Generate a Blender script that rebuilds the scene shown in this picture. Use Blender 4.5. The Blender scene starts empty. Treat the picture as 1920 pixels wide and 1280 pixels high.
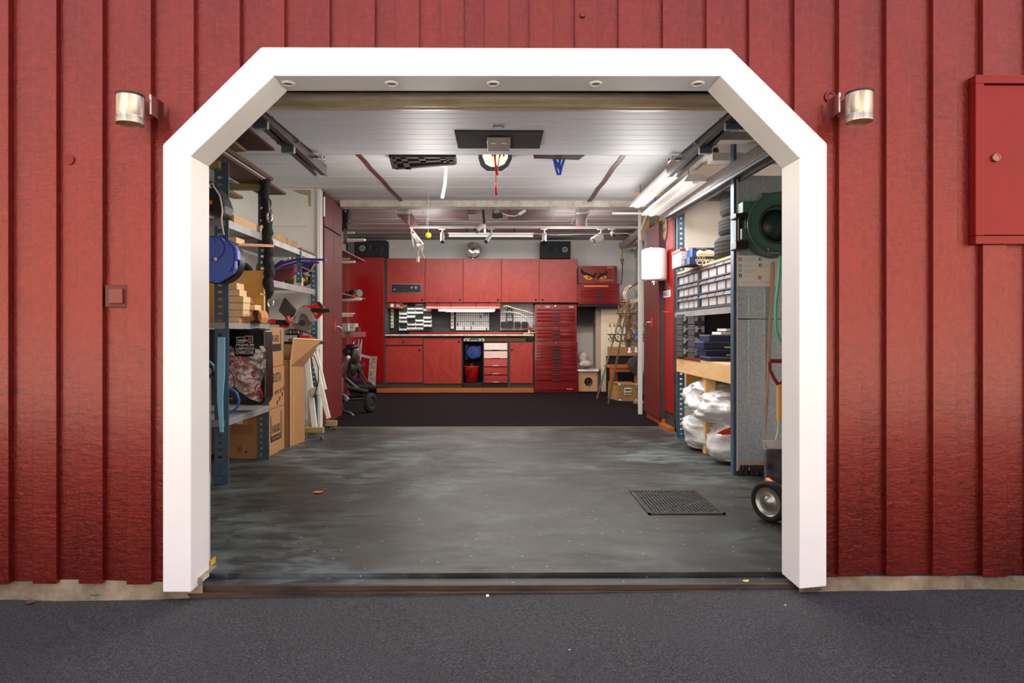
import bpy, math, random
from mathutils import Vector, Matrix
random.seed(7)
S = bpy.context.scene
COL = S.collection
R = math.radians
# ------------------------------------------------------------------ camera, world, lights, exposure
F = 1200.0; YAW = R(0.5); CAMP = Vector((0.0, -2.6316, 1.07)); CX0, CY0 = 945.5, 620.0
cam = bpy.data.cameras.new('camera'); camo = bpy.data.objects.new('camera', cam); COL.objects.link(camo)
cam.sensor_width = 36; cam.lens = F/1920*36; cam.shift_x = (960-CX0)/1920; cam.shift_y = -(640-CY0)/1920
camo.location = CAMP; camo.rotation_euler = (R(90), 0, -YAW); cam.clip_start = .05; cam.clip_end = 400
S.camera = camo
S.view_settings.view_transform = 'Standard'; S.view_settings.look = 'None'; S.view_settings.gamma = 1
S.view_settings.use_curve_mapping = False; S.view_settings.exposure = 0.38
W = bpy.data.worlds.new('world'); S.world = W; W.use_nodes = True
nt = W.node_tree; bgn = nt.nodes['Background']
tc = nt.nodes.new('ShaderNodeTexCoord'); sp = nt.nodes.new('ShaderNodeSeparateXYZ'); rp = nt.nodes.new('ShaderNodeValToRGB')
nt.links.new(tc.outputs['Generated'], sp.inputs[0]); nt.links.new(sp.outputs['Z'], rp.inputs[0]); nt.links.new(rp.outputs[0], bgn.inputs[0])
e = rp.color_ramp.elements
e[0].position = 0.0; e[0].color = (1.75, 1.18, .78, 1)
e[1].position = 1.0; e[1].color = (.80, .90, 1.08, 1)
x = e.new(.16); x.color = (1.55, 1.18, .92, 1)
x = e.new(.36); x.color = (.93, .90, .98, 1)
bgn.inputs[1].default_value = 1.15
sun = bpy.data.lights.new('sun', 'SUN'); sun.energy = 23; sun.angle = R(1); sun.color = (1, .93, .84)      # high behind the house: facade in shade, forecourt in the sun
suno = bpy.data.objects.new('sun', sun); COL.objects.link(suno); suno.rotation_euler = (R(-50), 0, R(-6))
def area(name, loc, sx, sy, power, col=(1, 1, 1), rot=(0, 0, 0)):
    l = bpy.data.lights.new(name, 'AREA'); l.shape = 'RECTANGLE'; l.size = sx; l.size_y = sy; l.energy = power; l.color = col
    o = bpy.data.objects.new(name, l); o.location = loc; o.rotation_euler = rot; COL.objects.link(o); return o
# lamps the garage has: ceiling battens over the shelves, the workshop tube, the tube under the wall cabinets
area('batten_light', (1.56, 3.2, 2.25), .14, 1.3, 10, (1, .97, .93))
area('batten_light', (1.22, 3.3, 2.34), .14, 1.5, 16, (1, .97, .93))
area('workshop_tube_light', (-0.1, 7.35, 2.53), 1.3, .1, 34, (1, .96, .92))
area('under_cabinet_light', (-0.85, 8.56, 1.50), 1.7, .05, 9, (1, .99, .97))
for fx, fw in ((-1.3, 13), (1.35, 13)):
    area('flood_light', (fx, 6.3, 2.58), .25, .25, fw, (1, .95, .9), (R(20), 0, 0))
def point(name, loc, power, col=(1, .97, .93), r=.12):
    l = bpy.data.lights.new(name, 'POINT'); l.energy = power; l.color = col; l.shadow_soft_size = r
    o = bpy.data.objects.new(name, l); o.location = loc; COL.objects.link(o); return o
point('right_fill', (1.20, 2.7, 1.95), 13, r=.2); point('right_fill', (1.25, 3.9, 1.95), 12, r=.2)  # added fill points in mid-air below the battens, no lamp hangs there
point('left_fill', (-.6, 2.95, 1.85), 22, (1, .95, .88), .2); point('spot_glow', (-.9, 6.2, 2.3), 15, r=.2); point('spot_glow', (.9, 6.2, 2.3), 15, r=.2)  # the first is an added fill for the left rack, away from any lamp
area('ceiling_lamp_light', (-.03, 2.35, 2.38), .2, .2, 20, (1, .8, .55))
area('front_ceiling_light', (0.0, 3.4, 2.53), 1.2, .08, 24, (1, .97, .93))  # area light under the front ceiling, no tube is modelled there

# ------------------------------------------------------------------ helpers
def _v(px, py):
    a = (px-CX0)/F; b = (CY0-py)/F
    return Vector((math.sin(YAW)+a*math.cos(YAW), math.cos(YAW)-a*math.sin(YAW), b))
def P(px, py, Y):
    v = _v(px, py); return CAMP + v*((Y-CAMP.y)/v.y)
def PX(px, py, X):
    v = _v(px, py); return CAMP + v*(X/v.x)
def PZ(px, py, z):
    v = _v(px, py); return CAMP + v*((z-CAMP.z)/v.z)
def lin(c):
    return tuple(((x/255)/12.92 if x/255 <= .04045 else ((x/255+.055)/1.055)**2.4) for x in c)
ROOT = {}
class MB:
    def __init__(s): s.v = []; s.f = []; s.sm = []
    def add(s, vs, fs, smooth=False):
        n = len(s.v); s.v += [tuple(p) for p in vs]; s.f += [tuple(i+n for i in f) for f in fs]; s.sm += [smooth]*len(fs); return s
    def box(s, x0, x1, y0, y1, z0, z1):
        vs = [(x, y, z) for z in (z0, z1) for y in (y0, y1) for x in (x0, x1)]
        return s.add(vs, [(0, 2, 3, 1), (4, 5, 7, 6), (0, 1, 5, 4), (2, 6, 7, 3), (0, 4, 6, 2), (1, 3, 7, 5)])
    def obox(s, c, size, m=None):
        m = m or Matrix.Identity(3); hx, hy, hz = size[0]/2, size[1]/2, size[2]/2; c = Vector(c)
        vs = [c + m @ Vector((x, y, z)) for z in (-hz, hz) for y in (-hy, hy) for x in (-hx, hx)]
        return s.add(vs, [(0, 2, 3, 1), (4, 5, 7, 6), (0, 1, 5, 4), (2, 6, 7, 3), (0, 4, 6, 2), (1, 3, 7, 5)])
    def bar(s, p0, p1, w, h, up=(0, 0, 1)):
        p0 = Vector(p0); p1 = Vector(p1); d = (p1-p0); L = d.length; d.normalize(); u = Vector(up)
        r = d.cross(u)
        if r.length < 1e-4: r = d.cross(Vector((0, 1, 0)))
        r.normalize(); u = r.cross(d)
        m = Matrix((r, d, u)).transposed()
        return s.obox((p0+p1)/2, (w, L, h), m)
    def prism(s, pts, vec):
        n = len(pts); vec = Vector(vec); a = [Vector(p) for p in pts]; b = [p+vec for p in a]
        nrm = Vector((0, 0, 0))
        for i in range(n): nrm += a[i].cross(a[(i+1) % n])
        fl = nrm.dot(vec) < 0
        fs = [tuple(range(n))[::-1], tuple(range(n, 2*n))] + [(i, (i+1) % n, (i+1) % n+n, i+n) for i in range(n)]
        if fl: fs = [f[::-1] for f in fs]
        return s.add(a+b, fs)
    def cyl(s, p0, p1, r0, r1=None, n=14, caps=True, smooth=True):
        r1 = r0 if r1 is None else r1
        p0 = Vector(p0); p1 = Vector(p1); d = (p1-p0).normalized()
        t = Vector((0, 0, 1)) if abs(d.z) < .9 else Vector((1, 0, 0))
        a = d.cross(t).normalized(); b = d.cross(a)
        vs = []
        for p, r in ((p0, r0), (p1, r1)):
            for i in range(n):
                q = 2*math.pi*i/n; vs.append(p + a*(r*math.cos(q)) + b*(r*math.sin(q)))
        s.add(vs, [(i, i+n, (i+1) % n+n, (i+1) % n) for i in range(n)], smooth)
        if caps: s.add(vs, [tuple(range(n)), tuple(range(n, 2*n))[::-1]])
        return s
    def tube(s, pts, r, n=6, closed=False):
        pts = [Vector(p) for p in pts]; vs = []; m = len(pts); up = Vector((.13, .21, .97)); pa = None
        for i, p in enumerate(pts):
            if closed: d = pts[(i+1) % m]-pts[i-1]
            else: d = pts[min(i+1, m-1)]-pts[max(i-1, 0)]
            d.normalize()
            a = (pa - d*pa.dot(d)) if pa is not None else d.cross(up)
            if a.length < 1e-5: a = d.cross(Vector((1, 0, 0)))
            a.normalize(); pa = a; b = d.cross(a); rr = r[i] if isinstance(r, (list, tuple)) else r
            for k in range(n):
                q = 2*math.pi*k/n; vs.append(p+a*(rr*math.cos(q))+b*(rr*math.sin(q)))
        fs = []
        for i in range(m if closed else m-1):
            j = (i+1) % m
            for k in range(n): fs.append((i*n+k, i*n+(k+1) % n, j*n+(k+1) % n, j*n+k))
        s.add(vs, fs, True)
        if not closed: s.add([vs[k] for k in range(n)]+[vs[(m-1)*n+k] for k in range(n)], [tuple(range(n))[::-1], tuple(range(n, 2*n))])
        return s
    def lathe(s, prof, o, axis=(0, 0, 1), n=20, smooth=True):
        o = Vector(o); d = Vector(axis).normalized(); t = Vector((0, 0, 1)) if abs(d.z) < .9 else Vector((1, 0, 0))
        a = d.cross(t).normalized(); b = d.cross(a); vs = []
        for r, h in prof:
            for i in range(n):
                q = 2*math.pi*i/n; vs.append(o+d*h+a*(max(r, 1e-5)*math.cos(q))+b*(max(r, 1e-5)*math.sin(q)))
        fs = []
        for j in range(len(prof)-1):
            for i in range(n): fs.append((j*n+i, (j+1)*n+i, (j+1)*n+(i+1) % n, j*n+(i+1) % n))
        return s.add(vs, fs, smooth)
    def torus(s, c, axis, Rr, r, n=24, k=8, a0=0, a1=360):
        c = Vector(c); d = Vector(axis).normalized(); t = Vector((0, 0, 1)) if abs(d.z) < .9 else Vector((1, 0, 0))
        a = d.cross(t).normalized(); b = d.cross(a); full = (a1-a0) >= 360
        pts = [c+a*(Rr*math.cos(R(a0+(a1-a0)*i/n)))+b*(Rr*math.sin(R(a0+(a1-a0)*i/n))) for i in range(n if full else n+1)]
        return s.tube(pts, r, k, full)
    def sph(s, c, r, sc=(1, 1, 1), n=12, m=8):
        c = Vector(c); vs = []; fs = []
        for j in range(m+1):
            t = math.pi*j/m
            for i in range(n):
                q = 2*math.pi*i/n; rr = max(math.sin(t), 1e-3)
                vs.append(c+Vector((r*sc[0]*rr*math.cos(q), r*sc[1]*rr*math.sin(q), r*sc[2]*math.cos(t))))
        for j in range(m):
            for i in range(n): fs.append((j*n+i, (j+1)*n+i, (j+1)*n+(i+1) % n, j*n+(i+1) % n))
        return s.add(vs, fs, True)
    def px(s, x0, y0, x1, y1, Y, d):
        a = P(x0, y1, Y); b = P(x1, y0, Y); return s.box(a.x, b.x, Y, Y+d, a.z, b.z)
    def build(s, name, mat, parent=None, bev=0, loc=None):
        me = bpy.data.meshes.new(name); off = Vector((0, 0, 0))
        if parent is not None: off = ROOT.get(parent, Vector((0, 0, 0)))
        elif loc is not None: off = Vector(loc)
        else:
            xs = [p[0] for p in s.v]; ys = [p[1] for p in s.v]; zs = [p[2] for p in s.v]
            off = Vector(((min(xs)+max(xs))/2, (min(ys)+max(ys))/2, min(zs)))
        me.from_pydata([(p[0]-off.x, p[1]-off.y, p[2]-off.z) for p in s.v], [], s.f)
        me.polygons.foreach_set('use_smooth', s.sm); me.update()
        if mat: me.materials.append(mat)
        o = bpy.data.objects.new(name, me); COL.objects.link(o)
        if parent is not None: o.parent = parent; ROOT[o] = off
        else: o.location = off; ROOT[o] = off
        if bev:
            b = o.modifiers.new('bevel', 'BEVEL'); b.width = bev; b.segments = 2; b.limit_method = 'ANGLE'; b.harden_normals = False
        return o
def tag(o, label, cat, group=None, kind=None):
    if label: o['label'] = label
    if cat: o['category'] = cat
    if group: o['group'] = group
    if kind: o['kind'] = kind
    return o
def thing(name, label, cat, loc, group=None, rz=0):
    o = bpy.data.objects.new(name, None); o.empty_display_size = .1; o.location = loc; o.rotation_euler = (0, 0, rz); COL.objects.link(o); ROOT[o] = Vector(loc)
    return tag(o, label, cat, group)
def struct(o): o['kind'] = 'structure'; return o
def smesh(name, loc=(0, 0, 0)):
    o = bpy.data.objects.new(name, None); o.empty_display_size = .1; o.location = loc; COL.objects.link(o); ROOT[o] = Vector(loc); return struct(o)
def dup(o, parent=None, loc=None, rz=None):
    c = o.copy(); COL.objects.link(c)
    if parent is not None: c.parent = parent
    if loc is not None: c.location = loc
    if rz is not None: c.rotation_euler[2] = rz
    for ch in [k for k in KIDS(o)]: dup(ch, c)
    return c
def KIDS(o): return list(o.children)
# text: fits into w x h, lower-left corner at p
def text(s, p, w, h, mat, parent, face='front', name='lettering', italic=0):
    cu = bpy.data.curves.new('t', 'FONT'); cu.body = s; cu.resolution_u = 2; cu.shear = italic; cu.offset = .012
    t = bpy.data.objects.new('t', cu); COL.objects.link(t)
    bpy.context.view_layer.update()
    me = bpy.data.meshes.new_from_object(t.evaluated_get(bpy.context.evaluated_depsgraph_get()))
    bpy.data.objects.remove(t); bpy.data.curves.remove(cu)
    xs = [v.co.x for v in me.vertices]; ys = [v.co.y for v in me.vertices]
    sx = w/(max(xs)-min(xs)); sy = h/(max(ys)-min(ys)); p = Vector(p); off = ROOT.get(parent, Vector((0, 0, 0)))
    ax, nn = {'front': (Vector((1, 0, 0)), Vector((0, -1, 0))), 'right': (Vector((0, 1, 0)), Vector((1, 0, 0))), 'left': (Vector((0, -1, 0)), Vector((-1, 0, 0)))}[face]
    for v in me.vertices:
        v.co = p-off+ax*((v.co.x-min(xs))*sx)+Vector((0, 0, 1))*((v.co.y-min(ys))*sy)+nn*.0012
    me.materials.clear(); me.materials.append(mat); me.name = name
    o = bpy.data.objects.new(name, me); COL.objects.link(o); o.parent = parent; ROOT[o] = off
    return o
# ------------------------------------------------------------------ materials
MC = {}
def mat(name, rgb, rough=.5, metal=0, var=0, vs=6, bump=0, bs=40, st=(1, 1, 1), rgb2=None, spec=.5, emit=0, alpha=1, det=4, trans=0, coat=0):
    if name in MC: return MC[name]
    m = bpy.data.materials.new(name); m.use_nodes = True; n = m.node_tree.nodes; L = m.node_tree.links; b = n['Principled BSDF']
    c = lin(rgb); b.inputs['Base Color'].default_value = (*c, 1); b.inputs['Roughness'].default_value = rough; b.inputs['Metallic'].default_value = metal
    b.inputs['Specular IOR Level'].default_value = spec; b.inputs['Coat Weight'].default_value = coat
    if trans: b.inputs['Transmission Weight'].default_value = trans
    if emit: b.inputs['Emission Color'].default_value = (*c, 1); b.inputs['Emission Strength'].default_value = emit
    if alpha < 1: b.inputs['Alpha'].default_value = alpha
    if var or rgb2 or bump:
        tc = n.new('ShaderNodeTexCoord'); mp = n.new('ShaderNodeMapping'); mp.inputs['Scale'].default_value = st; L.new(tc.outputs['Object'], mp.inputs[0])
    if var or rgb2:
        nz = n.new('ShaderNodeTexNoise'); nz.inputs['Scale'].default_value = vs; nz.inputs['Detail'].default_value = det; nz.inputs['Roughness'].default_value = .65; L.new(mp.outputs[0], nz.inputs[0])
        r = n.new('ShaderNodeValToRGB'); L.new(nz.outputs[0], r.inputs[0])
        c2 = lin(rgb2) if rgb2 else tuple(x*(1-var) for x in c); c1 = c if rgb2 else tuple(min(1, x*(1+var*.6)) for x in c)
        r.color_ramp.elements[0].position = .32; r.color_ramp.elements[1].position = .68
        r.color_ramp.elements[0].color = (*c2, 1); r.color_ramp.elements[1].color = (*c1, 1); L.new(r.outputs[0], b.inputs['Base Color'])
    if bump:
        n2 = n.new('ShaderNodeTexNoise'); n2.inputs['Scale'].default_value = bs; n2.inputs['Detail'].default_value = 3; L.new(mp.outputs[0], n2.inputs[0])
        bp = n.new('ShaderNodeBump'); bp.inputs['Strength'].default_value = min(1, bump); bp.inputs['Distance'].default_value = .01; L.new(n2.outputs[0], bp.inputs['Height']); L.new(bp.outputs[0], b.inputs['Normal'])
    MC[name] = m; return m
def mixnode(n, L, fac, a, b):
    x = n.new('ShaderNodeMix'); x.data_type = 'RGBA'
    if isinstance(fac, (int, float)): x.inputs[0].default_value = fac
    else: L.new(fac, x.inputs[0])
    for i, q in ((6, a), (7, b)):
        if isinstance(q, tuple): x.inputs[i].default_value = (*q[:3], 1)
        else: L.new(q, x.inputs[i])
    return x.outputs[2]
def ramp(n, L, src, stops):
    r = n.new('ShaderNodeValToRGB'); L.new(src, r.inputs[0]); E = r.color_ramp.elements
    for i, (p, c) in enumerate(stops):
        el = E[i] if i < 2 else E.new(p)
        el.position = p; el.color = (*((c, c, c) if isinstance(c, (int, float)) else c), 1)
    return r.outputs[0]
def noise(n, L, co, sc, det=4, ro=.6, st=(1, 1, 1), dist=0):
    mp = n.new('ShaderNodeMapping'); mp.inputs['Scale'].default_value = st; L.new(co, mp.inputs[0])
    z = n.new('ShaderNodeTexNoise'); z.inputs['Scale'].default_value = sc; z.inputs['Detail'].default_value = det; z.inputs['Roughness'].default_value = ro; z.inputs['Distortion'].default_value = dist
    L.new(mp.outputs[0], z.inputs[0]); return z.outputs[0]
def newmat(name):
    m = bpy.data.materials.new(name); m.use_nodes = True; n = m.node_tree.nodes; L = m.node_tree.links
    g = n.new('ShaderNodeNewGeometry'); return m, n, L, n['Principled BSDF'], g.outputs['Position']
def bumpn(n, L, b, h, st, dist=.01):
    bp = n.new('ShaderNodeBump'); bp.inputs['Strength'].default_value = st; bp.inputs['Distance'].default_value = dist; L.new(h, bp.inputs['Height']); L.new(bp.outputs[0], b.inputs['Normal'])
# glossy red house paint on rough-sawn boards
def siding_mat():
    m, n, L, b, co = newmat('red_house_paint')
    big = noise(n, L, co, 2.2, 5, .65, (2.2, 1, .8)); fine = noise(n, L, co, 34, 5, .7, (1.6, 1, .8)); hor = noise(n, L, co, 22, 4, .7, (.6, 1, 2.0))
    c = ramp(n, L, big, [(.25, (.105, .007, .006)), (.75, (.185, .013, .010))])
    c = mixnode(n, L, ramp(n, L, fine, [(.3, 0.0), (.72, .5)]), c, (.27, .024, .015)); L.new(c, b.inputs['Base Color'])
    b.inputs['Metallic'].default_value = .68; b.inputs['Coat Weight'].default_value = .6; b.inputs['Coat Roughness'].default_value = .22
    L.new(ramp(n, L, big, [(.3, .22), (.7, .38)]), b.inputs['Roughness'])
    ad = n.new('ShaderNodeMath'); ad.operation = 'ADD'; L.new(fine, ad.inputs[0]); L.new(hor, ad.inputs[1])
    bumpn(n, L, b, ad.outputs[0], .5, .006); return m
def concrete_mat():
    m, n, L, b, co = newmat('worn_garage_concrete')
    a = noise(n, L, co, .95, 6, .58, (1, 1.2, 1), .8); d = noise(n, L, co, 6.5, 7, .7, (.5, 1.2, 1), .4); f = noise(n, L, co, 60, 4, .7)
    c = ramp(n, L, a, [(.38, (.010, .010, .010)), (.46, (.026, .028, .025)), (.54, (.052, .062, .060)), (.63, (.10, .125, .135))])
    c = mixnode(n, L, ramp(n, L, d, [(.42, .85), (.56, 0.0)]), c, (.010, .010, .010))
    c = mixnode(n, L, ramp(n, L, noise(n, L, co, 3.2, 5, .6), [(.55, 0.0), (.75, .5)]), c, (.070, .058, .042))
    v = n.new('ShaderNodeTexVoronoi'); v.inputs['Scale'].default_value = 15; mp = n.new('ShaderNodeMapping'); mp.inputs['Scale'].default_value = (.8, 1.5, 1); L.new(co, mp.inputs[0]); L.new(mp.outputs[0], v.inputs[0])
    c = mixnode(n, L, ramp(n, L, v.outputs[0], [(.05, .9), (.09, 0.0)]), c, (.42, .42, .40))
    v2 = n.new('ShaderNodeTexVoronoi'); v2.inputs['Scale'].default_value = 6.3; L.new(co, v2.inputs[0])
    c = mixnode(n, L, ramp(n, L, v2.outputs[0], [(.035, .9), (.06, 0.0)]), c, (.010, .010, .015))
    L.new(c, b.inputs['Base Color']); L.new(ramp(n, L, d, [(.3, .42), (.7, .68)]), b.inputs['Roughness'])
    bumpn(n, L, b, f, .25, .004); return m
def asphalt_mat():
    m, n, L, b, co = newmat('asphalt')
    a = noise(n, L, co, 1.6, 5); f = noise(n, L, co, 210, 3, .8); g = noise(n, L, co, 90, 3, .8)
    c = ramp(n, L, a, [(.3, (.018, .018, .020)), (.7, (.036, .036, .041))])
    c = mixnode(n, L, ramp(n, L, f, [(.5, 0.0), (.68, .85)]), c, (.20, .19, .21)); c = mixnode(n, L, ramp(n, L, g, [(.36, .85), (.5, 0.0)]), c, (.009, .009, .012))
    v = n.new('ShaderNodeTexVoronoi'); v.inputs['Scale'].default_value = 5; L.new(co, v.inputs[0])
    c = mixnode(n, L, ramp(n, L, v.outputs[0], [(.018, 1.0), (.026, 0.0)]), c, (.75, .75, .78))
    L.new(c, b.inputs['Base Color']); b.inputs['Roughness'].default_value = .8; bumpn(n, L, b, g, .9, .01); return m
def brushed_red(name, c1, c2, c3, rough=.42):
    m, n, L, b, co = newmat(name)
    a = noise(n, L, co, 2.4, 6, .7, (1.3, 1, .8), 3.5); d = noise(n, L, co, 9, 5, .7, (1, 1, 1), 1.5)
    c = ramp(n, L, a, [(.3, lin(c1)), (.52, lin(c2)), (.72, lin(c3))]); c = mixnode(n, L, ramp(n, L, d, [(.6, 0.0), (.75, .35)]), c, lin(c3))
    L.new(c, b.inputs['Base Color']); b.inputs['Roughness'].default_value = rough; return m
def wood_mat(name, c1, c2, rough=.6, axis='y', sc=1.0):
    m, n, L, b, co = newmat(name)
    st = {'x': (.12, 1, 1), 'y': (1, .12, 1), 'z': (1, 1, .12)}[axis]
    a = noise(n, L, co, 32*sc, 5, .65, st, .4); d = noise(n, L, co, 5*sc, 3, .5, st)
    c = ramp(n, L, a, [(.3, lin(c1)), (.7, lin(c2))]); c = mixnode(n, L, ramp(n, L, d, [(.4, .5), (.65, 0.0)]), c, lin(c1))
    L.new(c, b.inputs['Base Color']); b.inputs['Roughness'].default_value = rough; bumpn(n, L, b, a, .2, .003); return m
def galv_mat():
    m, n, L, b, co = newmat('galvanised_sheet')
    v = n.new('ShaderNodeTexVoronoi'); v.inputs['Scale'].default_value = 95; L.new(co, v.inputs[0]); s_ = noise(n, L, co, 85, 4, .75, (1, 1, .6))
    c = ramp(n, L, v.outputs['Color'], [(.2, (.48, .56, .64)), (.8, (.66, .74, .82))]); c = mixnode(n, L, ramp(n, L, s_, [(.56, 0.0), (.64, .85)]), c, (.8, .85, .9))
    L.new(c, b.inputs['Base Color']); b.inputs['Metallic'].default_value = .5; b.inputs['Roughness'].default_value = .3; return m
def dots_mat():
    m, n, L, b, co = newmat('white_pegboard')
    mp = n.new('ShaderNodeMapping'); mp.inputs['Scale'].default_value = (1, 0, 1); L.new(co, mp.inputs[0])
    v = n.new('ShaderNodeTexVoronoi'); v.inputs['Scale'].default_value = 26; v.inputs['Randomness'].default_value = 0; L.new(mp.outputs[0], v.inputs[0])
    L.new(mixnode(n, L, ramp(n, L, v.outputs[0], [(.2, 1.0), (.26, 0.0)]), (.80, .80, .78), (.10, .09, .08)), b.inputs['Base Color']); b.inputs['Roughness'].default_value = .5; return m
def coal_mat():
    m, n, L, b, co = newmat('charcoal_bag_print')
    v = n.new('ShaderNodeTexVoronoi'); v.inputs['Scale'].default_value = 17; mp = n.new('ShaderNodeMapping'); mp.inputs['Rotation'].default_value = (0, .6, 0); mp.inputs['Scale'].default_value = (1, 1, 1.6); L.new(co, mp.inputs[0]); L.new(mp.outputs[0], v.inputs[0])
    a = noise(n, L, co, 9, 5, .75, (1, 1, 1), 2.2); g = noise(n, L, co, 45, 3)
    c = ramp(n, L, a, [(.36, (.012, .010, .010)), (.44, (.75, .06, .03)), (.50, (.45, .40, .39)), (.57, (.95, .90, .88))])
    c = mixnode(n, L, ramp(n, L, v.outputs[0], [(.45, 0.0), (.65, .7)]), c, (.02, .015, .015)); c = mixnode(n, L, ramp(n, L, g, [(.5, 0.0), (.7, .5)]), c, (.62, .10, .06))
    L.new(c, b.inputs['Base Color']); b.inputs['Roughness'].default_value = .3; return m
SID = siding_mat(); CONC = concrete_mat(); ASPH = asphalt_mat(); GALV = galv_mat(); PEG = dots_mat(); COAL = coal_mat()
WHT = mat('white_trim_paint', (247, 247, 248), .45, var=.04, vs=3, bump=.05, bs=60)
WALLW = mat('interior_wall_paint', (222, 220, 215), .7, var=.06, vs=2.5, bump=.05, bs=30)
CEILW = mat('ceiling_board_paint', (216, 216, 218), .6, var=.10, vs=3, st=(.3, 1.2, 1))
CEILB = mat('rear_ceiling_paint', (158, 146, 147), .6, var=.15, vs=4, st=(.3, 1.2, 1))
BACKW = mat('back_wall_paint', (212, 210, 208), .7, var=.05, vs=2)
DOORW = mat('door_panel_white', (232, 234, 244), .5, var=.05, vs=30, st=(.1, 1, 1), bump=.08, bs=120)
RUST = mat('oxidised_steel', (240, 228, 204), .35, .1, rgb2=(196, 176, 142), vs=9, st=(.3, 2, 2), bump=.1, bs=60)
DKST = mat('dark_steel', (88, 86, 88), .42, .7, var=.3, vs=8)
BROWNST = mat('brown_steel', (84, 72, 69), .55, .1, var=.3, vs=8)
STEEL = mat('brushed_steel', (200, 198, 194), .25, 1, var=.12, vs=12, st=(4, 4, .5))
CHROME = mat('chrome', (225, 225, 225), .12, 1)
BLUEST = mat('blue_grey_shelf_steel', (74, 102, 124), .42, .25, var=.18, vs=14)
GREYST = mat('grey_shelf_steel', (160, 161, 163), .45, .4, var=.22, vs=7)
BLK = mat('black_plastic', (22, 22, 24), .42); BLK2 = mat('matt_black', (14, 14, 15), .7); CHAR = mat('charcoal_board', (52, 52, 52), .65, var=.15, vs=6)
RUB = mat('tyre_rubber', (24, 24, 24), .85, bump=.4, bs=60)
CARP = mat('dark_carpet', (30, 20, 24), .98, var=.5, spec=.1, vs=60, bump=.6, bs=300)
REDL = brushed_red('red_cabinet_paint', (146, 34, 26), (164, 43, 32), (176, 62, 46))
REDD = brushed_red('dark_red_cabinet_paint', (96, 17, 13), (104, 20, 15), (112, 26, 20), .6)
REDG = brushed_red('bright_red_gloss', (128, 4, 7), (138, 5, 9), (150, 12, 12), .25)
REDT = mat('toolchest_red', (122, 18, 22), .25, .15, var=.15, vs=5, coat=.4); REDC = mat('chest_red_front', (142, 26, 30), .2, .35, var=.2, vs=7, st=(.3, 1, 3), coat=.5)
RED = mat('signal_red', (214, 34, 28), .4); ORG = mat('orange_plastic', (232, 120, 32), .45)
WHP = mat('white_plastic', (236, 236, 234), .4); IVO = mat('ivory_plastic', (226, 216, 192), .5); GRYP = mat('grey_plastic', (150, 152, 155), .5)
BLU = mat('blue_plastic', (92, 120, 226), .4, var=.05, vs=3); BLUD = mat('dark_blue_plastic', (26, 42, 98), .45); NAVY = mat('navy_fabric', (30, 34, 62), .9, var=.3, vs=20)
GRN = mat('dark_green_plastic', (66, 108, 94), .4, var=.08, vs=5); TURQ = mat('turquoise_hose', (84, 196, 160), .35)
PINE = wood_mat('pale_pine', (222, 184, 138), (240, 212, 172), .6, 'x'); PLY = wood_mat('yellow_plywood', (228, 168, 84), (240, 188, 108), .55, 'x', .5)
BEAM = wood_mat('pine_beam', (206, 164, 112), (226, 190, 142), .6, 'y'); OLDW = wood_mat('old_timber', (120, 92, 66), (168, 136, 100), .75, 'y'); GRNW = wood_mat('impregnated_timber', (142, 124, 78), (176, 158, 110), .7, 'x')
BRNW = wood_mat('dark_brown_board', (74, 46, 36), (104, 70, 56), .6, 'y'); ORW = wood_mat('orange_varnished_wood', (160, 84, 34), (186, 104, 46), .4, 'x'); TBLW = wood_mat('orange_table_wood', (170, 84, 30), (196, 108, 44), .4, 'z')
OSB = mat('chipboard', (186, 150, 108), .8, rgb2=(120, 90, 60), vs=40, det=6)
CARD = mat('cardboard', (164, 120, 80), .8, var=.08, vs=4); CARDL = mat('cardboard_edge', (214, 178, 132), .8); INK = mat('black_ink', (24, 22, 22), .7); INKB = mat('brown_ink', (96, 66, 44), .8)
PRW = mat('printed_white', (238, 238, 236), .55); GLAS = mat('clear_glass', (235, 240, 240), .05, trans=.9, spec=.6)
BAG = mat('white_bag_plastic', (206, 209, 214), .3, var=.05, vs=5, bump=.9, bs=16, coat=.25); COALB = mat('black_bag_plastic', (20, 19, 20), .28, bump=.4, bs=14)
BRASS = mat('aged_brass', (140, 100, 48), .4, .7, var=.3, vs=20); CRYS = mat('crystal_drop', (150, 136, 124), .1, trans=.5, spec=.8); CREAM = mat('cream_paint', (228, 214, 186), .5)
YEL = mat('tennis_ball_felt', (214, 226, 32), .9, bump=.3, bs=200); BULB = mat('warm_lamp_glass', (255, 224, 176), .4, emit=.95); TUBEM = mat('lit_tube', (255, 250, 242), .4, emit=4)
# ------------------------------------------------------------------ the setting
GY = .05                                            # plane of the under boards
def gz(x): return -.035 + .008*x                    # the asphalt falls a little to the left
m = MB(); m.add([(-40, -40, gz(-8)), (40, -40, gz(2)), (40, .17, gz(2)), (2.2, .17, gz(2.2)), (-2.2, .17, gz(-2.2)), (-40, .17, gz(-8))], [(0, 1, 2, 3, 4, 5)])
m.add([(-40, 0, -.3), (40, 0, -.3), (40, .17, -.3), (-40, .17, -.3)], [(0, 1, 2, 3)])
o = struct(m.build('ground', ASPH, loc=(0, 0, 0)))
m = MB(); m.box(-40, 40, -40, -5.2, -.4, .012); struct(m.build('ground_forecourt', mat('pale_paving', (208, 196, 178), .85, var=.12, vs=.6), loc=(0, 0, 0)))
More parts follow.
